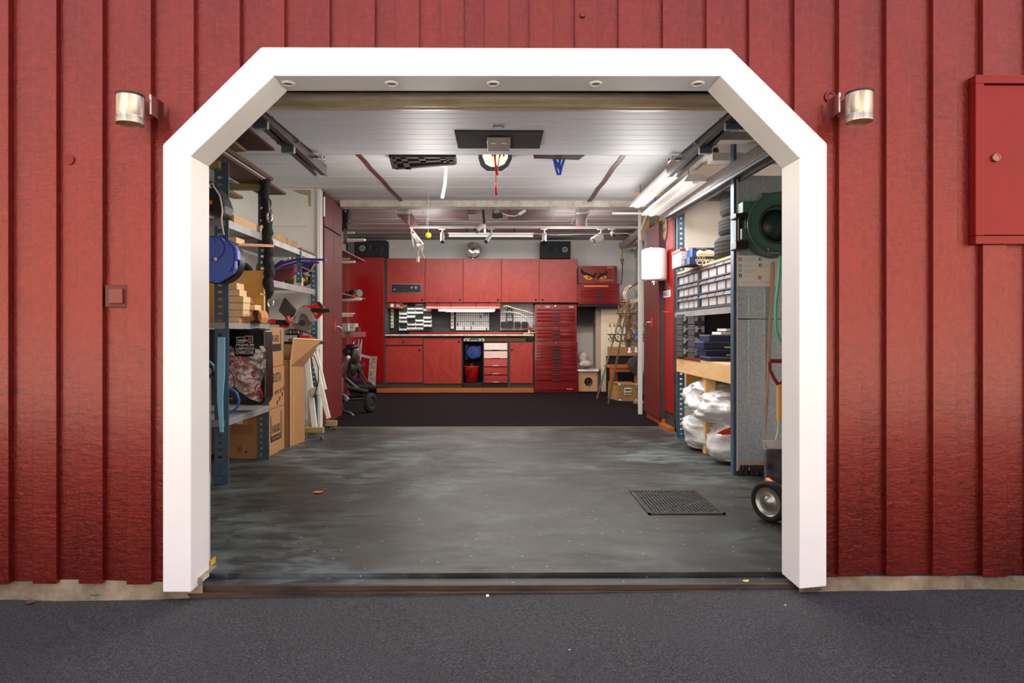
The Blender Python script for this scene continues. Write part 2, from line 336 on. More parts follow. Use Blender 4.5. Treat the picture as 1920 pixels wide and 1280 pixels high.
# concrete slab, threshold strip, plinth
m = MB(); m.box(-2.8, 2.6, .20, 9.2, -.15, 0); floor = struct(m.build('floor', CONC, loc=(0, 0, 0)))
m = MB(); m.box(-1.42, 1.42, .10, .20, -.15, -.018); struct(m.build('threshold_ledge', CONC, loc=(0, 0, 0)))
m = MB(); m.box(-1.40, 1.40, .055, .10, -.15, -.028); m.box(-1.40, 1.40, .085, .102, -.15, -.010)
struct(m.build('threshold_rail', mat('rusty_rail', (92, 70, 58), .6, .3, rgb2=(44, 38, 36), vs=14, st=(.3, 2, 2)), loc=(0, 0, 0)))
PLIN = mat('plinth_concrete', (168, 152, 128), .85, rgb2=(84, 78, 66), vs=5, bump=.6, bs=22)
for nm, a, b_ in (('left', -9, -1.24), ('right', 1.26, 9)):
    m = MB(); n = 40; rr = random.Random(3); vs = []
    for i in range(n+1):
        x = a+(b_-a)*i/n; dy = rr.uniform(-.012, .012)
        vs += [(x, .045+dy, gz(x)-.05), (x, .05+dy, gz(x)+.02), (x, .055+dy*.5, .035), (x, .2, .035)]
    fs = []
    for i in range(n):
        for k in range(3): fs.append((i*4+k, i*4+4+k, i*4+5+k, i*4+1+k))
    m.add(vs, fs); struct(m.build('plinth_'+nm, PLIN, loc=(0, 0, 0)))
# opening outline
inn = [P(*q, 0) for q in ((358, 1110), (358, 292), (514, 142), (1351, 142.5), (1499, 296), (1499, 1104))]
out = [P(*q, 0) for q in ((305, 1110), (305, 271), (489.5, 88), (1369, 90.5), (1551, 269), (1550, 1099))]
# casing: five mitred white boards
tr = smesh('trim_1')
for i in range(5):
    m = MB(); m.prism([inn[i], inn[i+1], out[i+1], out[i]], (0, .168, 0)); m.build('casing_board', WHT, tr, bev=.004)
# structural front wall behind the boards
m = MB(); zt = 4.2; ox = 9.0
o2 = [Vector((p.x, GY+.024, p.z)) for p in [(a+b_)/2 for a, b_ in zip(inn, out)]]
bz = .03
poly = [(-ox, bz), (o2[0].x, bz)] + [(p.x, p.z) for p in o2[1:5]] + [(o2[5].x, bz), (ox, bz), (ox, zt), (-ox, zt)]
def P3(x, z, y=GY+.024): return (x, y, z)
m.prism([P3(-ox, bz), P3(o2[0].x, bz), P3(o2[1].x, o2[1].z), P3(o2[2].x, o2[2].z), P3(o2[2].x, zt), P3(-ox, zt)], (0, .09, 0))
m.prism([P3(o2[2].x, o2[2].z), P3(o2[3].x, o2[3].z), P3(o2[3].x, zt), P3(o2[2].x, zt)], (0, .09, 0))
m.prism([P3(o2[5].x, bz), P3(ox, bz), P3(ox, zt), P3(o2[3].x, zt), P3(o2[3].x, o2[3].z), P3(o2[4].x, o2[4].z)], (0, .09, 0))
struct(m.build('wall_front', BRNW, loc=(0, 0, 0)))
# board-on-board siding, every board a piece
sid = smesh('wall_front_cladding')
lo_path = [(o2[0].x, bz), (o2[1].x, o2[1].z), (o2[2].x, o2[2].z), (o2[3].x, o2[3].z), (o2[4].x, o2[4].z), (o2[5].x, bz)]
def zlow(x, base):
    if x <= lo_path[0][0] or x >= lo_path[5][0]: return base
    for i in range(1, 4):
        a, b_ = lo_path[i], lo_path[i+1]
        if a[0] <= x <= b_[0]: return a[1]+(b_[1]-a[1])*(x-a[0])/(b_[0]-a[0])
    return (lo_path[1][1] if x < 0 else lo_path[4][1])
def board(x0, x1, y0, y1, rr, ztop=4.2, zbot=None):
    base = .035+.004*x0 + rr.uniform(-.008, .008)
    xs = [x0, x1]
    for q in (lo_path[0][0], lo_path[1][0], lo_path[2][0], lo_path[3][0], lo_path[4][0], lo_path[5][0]):
        if x0 < q < x1: xs.append(q)
    xs.sort(); pts = []
    if zbot is not None: pts = [(x0, y0, zbot), (x1, y0, zbot)]
    else:
        e_ = 1e-4
        for i, x in enumerate(xs):
            if i == 0: pts.append((x, y0, zlow(x+e_, base)))
            elif i == len(xs)-1: pts.append((x, y0, zlow(x-e_, base)))
            else: pts += [(x-e_, y0, zlow(x-2*e_, base)), (x+e_, y0, zlow(x+2*e_, base))]
    m = MB()
    if len(pts) == 2: m.prism(pts+[(x1, y0, ztop), (x0, y0, ztop)], (0, y1-y0, 0)); return m
    for q0, q1 in zip(pts, pts[1:]):
        if q1[0]-q0[0] > 5e-4: m.prism([q0, q1, (q1[0], y0, ztop), (q0[0], y0, ztop)], (0, y1-y0, 0))
    return m
cov = [(-205, -160), (-117, -72), (-28, 16), (60, 105), (147, 192), (237, 283), (319, 363), (405, 450), (488, 533), (572, 618), (657, 703), (742, 786), (826, 870), (909, 954), (993, 1037), (1078, 1120), (1160, 1205), (1243, 1288), (1325, 1368), (1405, 1448), (1490, 1533), (1573, 1617), (1662, 1707), (1750, 1796), (1843, 1888), (1932, 1977), (2020, 2065), (2108, 2153)]
cov = [(-205-88*k, -160-88*k) for k in range(26, 0, -1)]+cov+[(2108+88*k, 2153+88*k) for k in range(1, 24)]
rr = random.Random(5)
CB = (P(1829, 140, .02), P(1990, 458, .02))     # meter cabinet opening
for i, (a, b_) in enumerate(cov):
    xa = P(a, 600, .026).x; xb = P(b_, 600, .026).x; y0 = .026+rr.uniform(-.002, .002)
    if 1840 < a < 1990:
        board(xa, xb, y0, .05, rr, zbot=CB[0].z-.012).build('cover_board', SID, sid, bev=.0025)
        board(xa, xb, y0, .05, rr, ztop=CB[1].z).build('cover_board', SID, sid, bev=.0025)
    else: q = board(xa, xb, y0, .05, rr); q.build('cover_board', SID, sid, bev=.0025 if len(q.f) == 6 else 0)
    if i+1 < len(cov):
        xc = P(cov[i+1][0], 600, .026).x
        board(xb-.012, xc+.012, .05, .074, rr).build('under_board', SID, sid)
# meter cabinet let into the cladding, and small fittings painted with it
m = MB(); fx0, fz1 = P(1829, 140, .012).x, P(1829, 140, .012).z; fz0 = P(1829, 458, .012).z; fx1 = fx0+.42; w_ = .036
m.box(fx0, fx1, .010, .05, fz1-w_, fz1); m.box(fx0, fx1, .010, .05, fz0, fz0+w_); m.box(fx0, fx0+w_, .010, .05, fz0+w_, fz1-w_); m.box(fx1-w_, fx1, .010, .05, fz0+w_, fz1-w_)
REDM = mat('red_painted_metal', (128, 22, 20), .32, .35, var=.1, vs=4, bump=.06, bs=30)
t = thing('meter_cabinet', 'red painted metal meter cabinet with a round lock at the right edge of the facade', 'cabinet', (fx0+.2, .03, fz0))
m.build('frame', REDM, t, bev=.003)
m = MB(); m.box(fx0+w_+.004, fx1-w_-.004, .020, .045, fz0+w_+.004, fz1-w_-.004); dr = m.build('door', REDM, t, bev=.002)
p = P(1866, 296, .02); m = MB(); m.cyl((p.x, .021, p.z), (p.x, .012, p.z), .016); m.torus((p.x, .012, p.z), (0, 1, 0), .015, .003, 18, 6); m.build('lock', mat('lock_metal', (150, 110, 96), .35, .7), dr)
m = MB(); m.px(197, 534, 237, 576, .022, .03); t = thing('cable_box', 'small square dark red junction box left of the opening', 'box', P(217, 576, .04)); m.build('back_plate', mat('dark_red_plastic', (88, 14, 18), .4), t, bev=.002)
m = MB(); m.px(203, 541, 229, 569, .010, .015); m.build('cover', mat('box_cover', (128, 52, 44), .4), t, bev=.003)
p = P(129, 299, .045); m = MB(); m.cyl((p.x, .0495, p.z), (p.x, .044, p.z), .0205, n=24); tag(m.build('cover_disc', mat('disc_red', (128, 34, 30), .7)), 'flat dark red round cap on the boards left of the opening', 'cap')
p = P(1556, 182, .05); m = MB(); m.torus((p.x, .046, p.z), (0, 1, 0), .019, .006, 20, 8); m.cyl((p.x, .052, p.z), (p.x, .044, p.z), .012); tag(m.build('cable_ring', SID), 'red painted ring fitting beside the right wall lamp', 'ring')
p = P(1092, 29, .025); m = MB(); m.lathe([(0, .012), (.008, .011), (.012, .005), (.013, 0)], (p.x, .026, p.z), (0, -1, 0), 16); tag(m.build('round_cap', SID), 'small red knob on the boards above the opening', 'knob')
# wall lamps
def wall_lamp(x0, x1, y0, y1, side, label):
    Yc = -.10; c0 = P((x0+x1)/2, y1-4, Yc); c1 = P((x0+x1)/2, y0, Yc); r = (P(x1, y0, Yc).x-P(x0, y0, Yc).x)/2
    t = thing('wall_lamp', label, 'lamp', (c0.x, Yc, c0.z), 'steel lamps on the facade')
    H = c1.z-c0.z
    m = MB(); m.lathe([(r*.99, 0), (r, .002), (r, .022), (r*.97, .024), (r*.97, .030), (r, .032), (r, H-.008)], c0, (0, 0, 1), 32); m.build('shade', mat('lamp_steel', (226, 222, 214), .34, .75, rgb2=(150, 140, 126), vs=6, st=(6, 6, .6)), t)
    m = MB(); m.cyl((c0.x, Yc, c0.z+H-.008), (c0.x, Yc, c0.z+H), r*1.03, n=32); m.build('cap', BLK, t)
    m = MB(); m.cyl((c0.x, Yc, c0.z+.004), (c0.x, Yc, c0.z+.008), r*.95, n=28); m.build('lens', mat('rusty_glass', (170, 128, 84), .4, rgb2=(120, 70, 40), vs=30), t)
    bx = c0.x+side*(r+.008)
    m = MB(); m.box(min(bx, bx+side*.008), max(bx, bx+side*.008), Yc+.03, .03, c0.z+.05, c0.z+.13); m.box(c0.x-.02, c0.x+.02, Yc+r*.9, .03, c0.z+.06, c0.z+.12); m.build('bracket', STEEL, t, bev=.002)
wall_lamp(220, 268, 178, 237, 1, 'round steel wall lamp left of the opening, bracket on its right')
wall_lamp(1588, 1634, 173, 233, -1, 'round steel wall lamp right of the opening, bracket on its left')
# interior shell
XL, XR = -2.47, 2.47; BY = 8.97
m = MB(); m.box(XL-.3, XL, .17, 4.22, 0, 2.85); m.box(-2.75, -2.65, 4.22, BY+.1, 0, 2.85); struct(m.build('wall_left', WALLW, loc=(0, 0, 0)))
m = MB(); m.box(XR, XR+.1, .17, BY+.1, 0, 2.85); struct(m.build('wall_right', WALLW, loc=(0, 0, 0)))
m = MB(); m.box(-2.75, XR+.1, BY, BY+.1, 0, 2.85); struct(m.build('wall_back', BACKW, loc=(0, 0, 0)))
ZC, ZR, YB = 2.58, 2.71, 4.86
cl = smesh('ceiling'); y = .18; sm = [308.5, 331, 350.6, 367.5]; edges = [.18, .62, 1.07, 1.52, 1.97, 2.42, 2.87]
edges += [PZ(935, q, ZC).y for q in sm] + [4.80]
edges = sorted(edges); edges = [edges[0]]+[b_ for a, b_ in zip(edges, edges[1:]) if b_-a > .12]
for a, b_ in zip(edges, edges[1:]):
    m = MB(); m.box(XL, XR, a+.007, b_-.007, ZC, ZC+.03); m.build('ceiling_board', CEILW, cl, bev=.004)
m = MB(); m.box(XL, XR, .17, 4.85, ZC+.012, ZC+.12); m.build('ceiling_backing', WHT, cl)  # bright white in the board gaps paints the edge highlights as light lines
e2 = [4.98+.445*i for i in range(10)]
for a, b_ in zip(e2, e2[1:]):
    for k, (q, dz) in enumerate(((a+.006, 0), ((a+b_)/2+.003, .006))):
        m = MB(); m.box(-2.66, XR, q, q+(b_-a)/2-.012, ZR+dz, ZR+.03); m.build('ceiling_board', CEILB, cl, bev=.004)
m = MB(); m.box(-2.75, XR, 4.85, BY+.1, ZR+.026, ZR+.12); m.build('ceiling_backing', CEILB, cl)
m = MB(); m.box(-1.84, 1.9, 4.80, 4.98, 2.51, 2.76); struct(m.build('ceiling_beam', mat('beam_paint', (232, 230, 226), .6, rgb2=(190, 182, 172), vs=9), loc=(0, 0, 0), bev=.006))
# carpet
a = PZ(640, 801, 0).y
m = MB(); m.box(-2.64, 2.46, a, BY, .0, .006); struct(m.build('carpet', CARP, loc=(0, 0, 0)))
m = MB(); m.box(-1.86, 1.82, a-.012, a, 0, .007); struct(m.build('trim_3', mat('carpet_strip', (150, 142, 130), .4, .6), loc=(0, 0, 0)))
# partition panels at the ends of the shelving
m = MB(); m.box(XL, -1.895, 4.17, 4.22, 0, ZC); m.box(-1.915, -1.878, 4.13, 4.22, 0, ZC-.02)
pn = smesh('wall_partition'); m.build('panel', WALLW, pn, bev=.003)
a = P(511, 412, 4.16); b_ = P(577, 424, 4.16); m = MB(); m.box(a.x, b_.x, 4.150, 4.17, b_.z, a.z); m.build('batten', WALLW, pn, bev=.002)
m = MB(); m.prism([P(545, 356, 4.166), P(583, 356, 4.166), P(583, 387, 4.166), P(579, 387, 4.166), P(577, 366, 4.166), P(562, 363, 4.166)], (0, .004, 0)); m.build('bare_patch', mat('torn_wallboard', (190, 164, 130), .9, rgb2=(160, 130, 96), vs=50), pn)
m = MB(); m.box(1.9, XR, 4.02, 4.06, 0, 2.42); struct(m.build('wall_partition', WALLW, loc=(0, 0, 0)))
m = MB(); m.box(1.79, 1.835, 5.52, 5.58, 0, ZC+.1); struct(m.build('trim_2', WALLW, loc=(0, 0, 0), bev=.003))
# drain cover
c4 = [PZ(*q, 0) for q in ((1210, 965), (1357, 965), (1310, 921), (1185, 921))]
x0, x1 = (c4[0].x+c4[3].x)/2, (c4[1].x+c4[2].x)/2; y0, y1 = c4[0].y, c4[2].y
t = thing('manhole_cover', 'dark cast iron drain cover with a diamond tread set in the concrete floor', 'drain cover', ((x0+x1)/2, (y0+y1)/2, 0))
m = MB()
for a in ((x0, x1, y0, y0+.014), (x0, x1, y1-.014, y1), (x0, x0+.014, y0, y1), (x1-.014, x1, y0, y1)): m.box(*a, .0005, .009)
m.build('rim', mat('rusty_iron', (92, 78, 66), .7, .4, rgb2=(60, 56, 54), vs=20), t)
IRON = mat('cast_iron', (74, 76, 78), .5, .5, var=.3, vs=10)
m = MB(); m.box(x0+.014, x1-.014, y0+.014, y1-.014, .0005, .0025); m.build('plate', BLK2, t)
m = MB(); k = 0
import itertools
w = x1-x0-.03; h = y1-y0-.03; sp_ = .034
def clipline(c, s):   # line y = s*x + c in the w x h rectangle
    pts = []
    for x in (0, w):
        y = s*x+c
        if 0 <= y <= h: pts.append((x, y))
    for y in (0, h):
        x = (y-c)/s
        if 0 < x < w: pts.append((x, y))
    return pts[:2] if len(pts) >= 2 else None
for s in (.8, -.8):
    c = -w
    while c < h+w:
        q = clipline(c, s)
        if q and (Vector(q[0])-Vector(q[1])).length > .01: m.bar((x0+.015+q[0][0], y0+.015+q[0][1], .0045), (x0+.015+q[1][0], y0+.015+q[1][1], .0045), .011, .005)
        c += sp_
m.build('tread', IRON, t)
# recessed spots in the head of the casing
zl = inn[2].z; ly = .085
for i, px_ in enumerate((540, 734, 925, 1117, 1308)):
    p = PZ(px_, 156, zl); ps = ('at the left chamfer', 'second from the left', 'in the middle', 'second from the right', 'at the right chamfer')[i]
    t = thing('recessed_spot', 'small white recessed spot in the white lintel, '+ps, 'spotlight', (p.x, p.y, zl), 'recessed spots in the lintel')
    m = MB(); m.lathe([(.018, 0), (.020, -.006), (.026, -.007), (.029, 0)], (p.x, p.y, zl), n=24); m.build('ring', WHP, t)
    m = MB(); m.cyl((p.x, p.y, zl), (p.x, p.y, zl-.002), .0185, n=20); m.build('lens', GRYP, t)
# open overhead door
DL, DR = PZ(497, 207, 2.33).x, PZ(1362, 212, 2.33).x
dz = lambda y: 2.323+(y-.97)*.034
d1 = smesh('door_1'); ys = [.97, 1.35, 1.84, 2.05]
def seam(py):   # y where the tilted panel is seen at py
    y = 1.5
    for _ in range(20): y = PZ(935, py, dz(y)).y
    return y
ys = [seam(203), seam(232), seam(270.5), seam(290)]
for a, b_ in zip(ys, ys[1:]):
    m = MB(); n = max(1, round((b_-a)/.12)); st = (b_-a)/n
    for i in range(n):
        p0, p1 = a+i*st, a+(i+1)*st
        m.prism([(DL, p0+.003, dz(p0)), (DL, p1-.003, dz(p1)), (DL, p1-.003, dz(p1)+.035), (DL, p0+.003, dz(p0)+.035)], (DR-DL, 0, 0))
        m.prism([(DL, p0, dz(p0)+.003), (DL, p1, dz(p1)+.003), (DL, p1, dz(p1)+.032), (DL, p0, dz(p0)+.032)], (DR-DL, 0, 0))
    m.build('panel', DOORW, d1)
tc_ = P(930, 188, .90); m = MB(); r = .036
m.cyl((DL-.03, .90, tc_.z+.012), (DR+.03, .90, tc_.z+.012), .030, n=18); m.cyl((DL-.03, .935, tc_.z-.022), (DR+.03, .935, tc_.z-.022), .020, n=14); m.box(DL-.03, DR+.03, .90, .97, tc_.z-.036, tc_.z-.016); m.build('bottom_profile', RUST, d1)
m = MB(); m.box(DL, DR, .86, .90, tc_.z+.035, tc_.z+.10); m.build('rubber_seal', BLK, d1)
def ontilt(px_, py, dzz=0):
    y = seam(py); p = PZ(px_, py, dz(y)+dzz); return p
a = ontilt(852, 244); b_ = ontilt(1019, 273)
m = MB(); m.box(a.x, ontilt(1019, 244).x, a.y, b_.y, dz(a.y)-.008, dz(a.y)+.004); m.build('felt_pad', mat('black_felt', (44, 40, 42), .95, bump=.4, bs=80), d1)
a = ontilt(913, 254); b_ = ontilt(958, 273); m = MB(); m.box(a.x, P(957, 260, a.y).x, a.y, b_.y, dz(a.y)-.03, dz(a.y)-.006); m.build('latch_plate', mat('zinc_plate', (176, 174, 168), .4, .4), d1, bev=.003)
m = MB()
for dx in (-.035, .035): m.box(P(935, 263, a.y).x+dx-.018, P(935, 263, a.y).x+dx+.018, a.y+.06, a.y+.075, dz(a.y)-.034, dz(a.y)-.03)
m.build('latch_tab', WHP, d1)
a = ontilt(935, 234); m = MB(); m.box(a.x-.028, a.x+.028, a.y-.012, a.y+.012, dz(a.y)-.008, dz(a.y)); m.box(a.x-.034, a.x-.026, a.y-.018, a.y+.018, dz(a.y)-.012, dz(a.y)); m.box(a.x+.026, a.x+.034, a.y-.018, a.y+.018, dz(a.y)-.012, dz(a.y)); m.build('hinge', STEEL, d1)
# tracks with brackets
def track(s, far, ex, label):
    xo = (DL-.02) if s < 0 else (DR+.02); sg = -1 if s < 0 else 1
    t = thing('door_track', label, 'door track', (xo+sg*.05, .5, 2.30), 'tracks of the overhead door')
    y0, y1 = .45, far; zz = lambda y: 2.345-(y-.9)*.012
    m = MB()
    for o_, h in ((0, .0), (.085, .0)):
        m.bar((xo+sg*o_, y0, zz(y0)), (xo+sg*o_, y1, zz(y1)), .008, .085)
    m.bar((xo+sg*.043, y0, zz(y0)+.04), (xo+sg*.043, y1, zz(y1)+.04), .09, .006)
    m.bar((xo+sg*.020, y0, zz(y0)-.035), (xo+sg*.020, y1-.03, zz(y1)-.035), .03, .01)
    m.bar((xo+sg*.072, y0, zz(y0)-.035), (xo+sg*.072, y1-.03, zz(y1)-.035), .02, .01)
    m.build('channel', BROWNST, t)
    for yb in ex:
        m = MB(); m.box(min(xo+sg*.00, xo+sg*.085), max(xo+sg*.00, xo+sg*.085), yb, yb+.035, zz(yb)-.085, zz(yb)+.02); m.box(min(xo+sg*.00, xo+sg*.085), max(xo, xo+sg*.085), yb, yb+.11, zz(yb)-.035, zz(yb)-.028); br = m.build('bracket', mat('blue_zinc', (150, 164, 182), .3, .8, var=.15, vs=8), t, bev=.003)
        m = MB(); m.cyl((xo-sg*.03, yb+.02, zz(yb)-.01), (xo+sg*.12, yb+.02, zz(yb)-.01), .008); m.cyl((xo+sg*.10, yb+.02, zz(yb)-.01), (xo+sg*.118, yb+.02, zz(yb)-.01), .018); m.build('roller', STEEL, br)
    m = MB(); m.box(min(xo-sg*.09, xo-sg*.01), max(xo-sg*.09, xo-sg*.01), far-.42, far-.38, zz(far)-.01, zz(far)+.01); m.box(min(xo-sg*.09, xo-sg*.07), max(xo-sg*.09, xo-sg*.07), far-.44, far-.36, zz(far)-.02, zz(far)+.01); m.build('end_plate', CHROME, t, bev=.002)
    m = MB()
    for yb in (1.0, 2.1): m.box(xo+sg*.04-.012, xo+sg*.04+.012, yb, yb+.03, zz(yb)+.03, ZC)
    m.build('hanger', DKST, t)
track(-1, 2.42, (1.13, 1.62), 'steel track left of the open door with two blue-grey brackets')
track(1, 2.45, (1.13, 1.62), 'steel track right of the open door with two blue-grey brackets')
# red sheathed cable strips across the ceiling
def strip(a, b_, label):
    p0 = PZ(*a, ZC-.004); p1 = PZ(*b_, ZC-.004); n = 8
    m = MB(); pts = [p0.lerp(p1, i/n)+Vector((.006*math.sin(i*2.1), 0, 0)) for i in range(n+1)]
    for q0, q1 in zip(pts, pts[1:]): m.bar(q0, q1, .045, .012)
    tag(m.build('ceiling_strip', mat('mauve_strip', (120, 88, 88), .4, rgb2=(78, 50, 52), vs=9)), label, 'strip', 'dark strips under the front ceiling')
strip((668, 286), (756, 381), 'dark reddish strip crossing the white ceiling left of the middle')
strip((1172, 286), (1102, 381), 'dark reddish strip crossing the white ceiling right of the middle')
# ------------------------------------------------------------------ workshop at the back
UY, BYF = 8.60, 8.45          # fronts of wall cabinets and base cabinets
def knob(p, parent):
    m = MB(); m.lathe([(0, .022), (.014, .021), (.017, .012), (.010, .006), (.010, 0)], p, (0, -1, 0), 14); m.build('knob', BLK, parent)
def cab(name, label, cat, x0, y0, x1, y1, Y, d, fronts, group=None, mt=REDL, body=CHAR):
    """carcass spanning the pixels, fronts: list of (name, x0,y0,x1,y1,knob px or None)"""
    a = P(x0, y1, Y); b_ = P(x1, y0, Y)
    t = thing(name, label, cat, ((a.x+b_.x)/2, Y+d/2, a.z), group)
    m = MB(); m.box(a.x, b_.x, Y+.02, Y+d, a.z, b_.z); m.build('body', body, t)
    for f in fronts:
        m = MB(); m.px(f[1]+.35, f[2]+.35, f[3]-.35, f[4]-.35, Y, .018); q = m.build(f[0], mt, t, bev=.003)
        if f[5]: knob(P(*f[5], Y), q)
    return t
ux = [725, 797, 868, 940, 1011, 1082]
t = cab('wall_cabinet', 'red wall cabinet with a black car radio set in its door, leftmost over the bench', 'cabinet', 725, 484, 797, 567.5, UY, .36, [('door', 725, 484, 797, 567, (792, 562))], 'red wall cabinets over the workbench')
m = MB(); m.px(733, 532, 790, 549.5, UY-.012, .012); rd = m.build('radio', BLK, t, bev=.002)
m = MB(); m.px(733, 532, 790, 533, UY-.015, .004); m.px(733, 548.5, 790, 549.5, UY-.015, .004); m.px(733, 532, 734, 549.5, UY-.015, .004); m.px(789, 532, 790, 549.5, UY-.015, .004); m.build('frame', STEEL, rd)
m = MB()
for q in ((772, 539), (780, 539)):
    p = P(*q, UY-.012); m.cyl(p, p+Vector((0, -.02, 0)), .018 if q[0] < 775 else .024)
m.build('dial', GRYP, rd); m = MB(); m.px(737, 542, 742, 543.5, UY-.014, .002); m.build('display', mat('pink_display', (214, 130, 140), .4), rd)
pl = ['second from the left over the bench', 'in the middle under the round headlamp', 'fourth from the left over the bench', 'rightmost, below the right loudspeaker']
kn = [(862.5, 561.5), (933.5, 561.5), (1004.5, 561.5), (1017, 561.5)]
for i in range(4):
    cab('wall_cabinet', 'red wall cabinet with rubbed paint, '+pl[i], 'cabinet', ux[i+1], 484.5+.3*i, ux[i+2], 567.5, UY, .36, [('door', ux[i+1], 484.5+.3*i, ux[i+2], 567, kn[i])], 'red wall cabinets over the workbench')
# shallow drawers below
t = thing('drawer_strip', 'row of three flat red drawers hung under the wall cabinets', 'drawers', P(869, 579, UY+.1))
m = MB(); m.px(798, 568, 939, 579, UY+.03, .25); m.build('body', CHAR, t)
for a, b_ in ((799, 845), (846, 892), (893, 938.5)):
    m = MB(); m.px(a, 568.5, b_, 578.5, UY+.012, .018); q = m.build('drawer', REDL, t, bev=.002)
    m = MB(); m.px((a+b_)/2-1, 568.5, (a+b_)/2+1.2, 570.5, UY+.006, .006); m.build('notch_pull', BLK, q)
t = thing('gauge_panel', 'small red panel with a round gauge and a digital display under the left wall cabinet', 'panel', P(740, 578, UY+.03)); m = MB(); m.px(726.5, 568, 755, 578, UY+.02, .02); m.build('plate', REDL, t, bev=.002)
p = P(735.5, 572.7, UY+.02); m = MB(); m.cyl(p, p+Vector((0, -.02, 0)), .040, n=20); m.build('gauge', CHROME, t); m = MB(); m.cyl(p+Vector((0, -.02, 0)), p+Vector((0, -.022, 0)), .032, n=20); m.bar(p+Vector((-.01, -.024, -.01)), p+Vector((.016, -.024, .014)), .003, .003); m.build('dial', PRW, t)
m = MB(); m.px(742.5, 570.5, 749.5, 575.5, UY+.012, .01); m.build('display_frame', GRYP, t); m = MB(); m.px(744, 571.5, 748, 574.5, UY+.010, .003); m.build('display', mat('lcd_green', (196, 206, 160), .3), t)
# tube lamp under the cabinets
m = MB(); m.px(822, 579.8, 928, 583, UY+.01, .05); t = thing('tube_lamp', 'slim lit tube lamp fixed under the flat red drawers', 'lamp', P(875, 583, UY+.03)); m.build('housing', WHP, t)
m = MB(); m.px(836, 582.6, 926, 584.4, UY+.015, .03); m.build('tube', mat('tube_on', (255, 252, 240), .4, emit=1.6), t)
# tall cabinet left and its neighbour
t = cab('tall_cabinet', 'tall glossy bright red cabinet in the left back corner', 'cabinet', 650, 482, 722, 726, 8.40, .55, [('door', 652, 482, 720, 717.5, None)], mt=REDG)
knob(P(714.3, 612.6, 8.40), t)
# back board of the niche, bench, base
m = MB(); m.px(722, 567, 1004, 628, 8.93, .03); struct(m.build('wall_backsplash', CHAR, loc=(0, 0, 0)))
m = MB(); a = P(722, 630, BYF-.03); b_ = P(1001, 626, BYF-.03); m.box(a.x, b_.x, BYF-.03, 8.93, a.z, b_.z); t = thing('worktop', 'long pale worn workbench top along the back wall', 'worktop', ((a.x+b_.x)/2, 8.7, a.z)); m.build('board', CHAR, t)
m = MB(); a = P(722, 629.6, BYF-.045); b_ = P(1001, 626.6, BYF-.045); m.box(a.x, b_.x, BYF-.045, BYF-.03, a.z, b_.z); m.build('edge_strip', mat('worn_bench_edge', (230, 218, 196), .5, rgb2=(190, 166, 140), vs=12), t, bev=.002)
m = MB(); a = P(767, 625.6, 8.75); b_ = P(1000, 622.3, 8.75); m.box(a.x, b_.x, 8.75, 8.80, b_.z-.045, b_.z); tag(m.build('bench_rail', REDC), 'long glossy red rail lying at the back of the worktop', 'rail')
cab('base_cabinet', 'red base cabinet with one drawer over a door, at the left end of the bench', 'cabinet', 721, 631.5, 793, 726.5, BYF, .5, [('drawer', 722.5, 633, 793, 647, (757.5, 640)), ('door', 722, 649, 792.3, 717.5, (787, 655.3))], 'red base cabinets under the workbench')
cab('base_cabinet', 'red base cabinet with a single large door, second from the left under the bench', 'cabinet', 793, 631.5, 866.5, 726.5, BYF, .5, [('door', 793.6, 634, 865.6, 719.5, (860.8, 640.5))], 'red base cabinets under the workbench')
cab('base_cabinet', 'narrow red base cabinet door beside the red tool chest', 'cabinet', 952, 640, 1001.5, 726.5, BYF, .5, [('door', 956, 642.5, 999.5, 718.5, (959.5, 655.5))], 'red base cabinets under the workbench')
# drawer column with light drawers
t = thing('drawer_unit', 'black unit with five drawers, upper two nearly white, lower three rose red', 'drawers', P(929, 726, BYF+.2))
a = P(905, 726.5, BYF); b_ = P(952, 640, BYF); m = MB(); m.box(a.x, b_.x, BYF+.02, 8.93, a.z, b_.z); m.build('body', BLK2, t)
dm = [mat('pinkish_white_front', (244, 226, 218), .35, rgb2=(236, 206, 196), vs=5), mat('pale_pink_front', (240, 208, 198), .35, rgb2=(232, 190, 180), vs=5), mat('rose_front_a', (196, 76, 78), .3, rgb2=(176, 50, 52), vs=6, st=(.5, 1, 3)), mat('rose_front_b', (182, 54, 56), .3, rgb2=(150, 28, 30), vs=6, st=(.5, 1, 3)), mat('rose_front_c', (170, 46, 48), .3, rgb2=(140, 22, 24), vs=6, st=(.5, 1, 3))]
for i, (a, b_) in enumerate(((643, 656), (658.3, 671.5), (673, 686.7), (688.5, 702), (703.8, 717.5))):
    m = MB(); m.px(907.5, a, 951.2, b_, BYF, .02); q = m.build('drawer', dm[i], t, bev=.002)
    m = MB(); m.px(923.5, b_-2.2, 936, b_-.4, BYF-.01, .012); m.build('handle', STEEL, q, bev=.002)
# open niche: black lining, hose reel, bucket, spirit level case
m = MB()
m.px(866.5, 631, 868.3, 726.5, BYF+.02, .48); m.px(866.5, 640, 906, 720, 8.90, .03); m.px(866.5, 719, 906, 726.5, BYF+.02, .48)
tag(m.build('niche_lining', BLK2), 'matt black lining of the open niche under the bench', 'lining')
t = thing('hose_reel', 'blue hose reel hanging in the black niche under the bench', 'hose reel', P(887, 672, 8.6))
c = P(887, 660.5, 8.56); m = MB(); m.lathe([(0, 0), (.105, 0), (.125, .02), (.125, .1), (.10, .12), (0, .12)], c, (0, 1, 0), 20); m.prism([P(889, 650, 8.57), P(902, 648, 8.57), P(902, 664, 8.57), P(897, 671, 8.57), P(889, 668, 8.57)][::-1], (0, .1, 0)); m.build('housing', mat('reel_blue', (24, 62, 140), .4), t, bev=.004)
m = MB(); m.box(c.x-.03, c.x+.03, 8.55, 8.56, c.z-.03, c.z+.03); m.build('badge', BLUD, t)
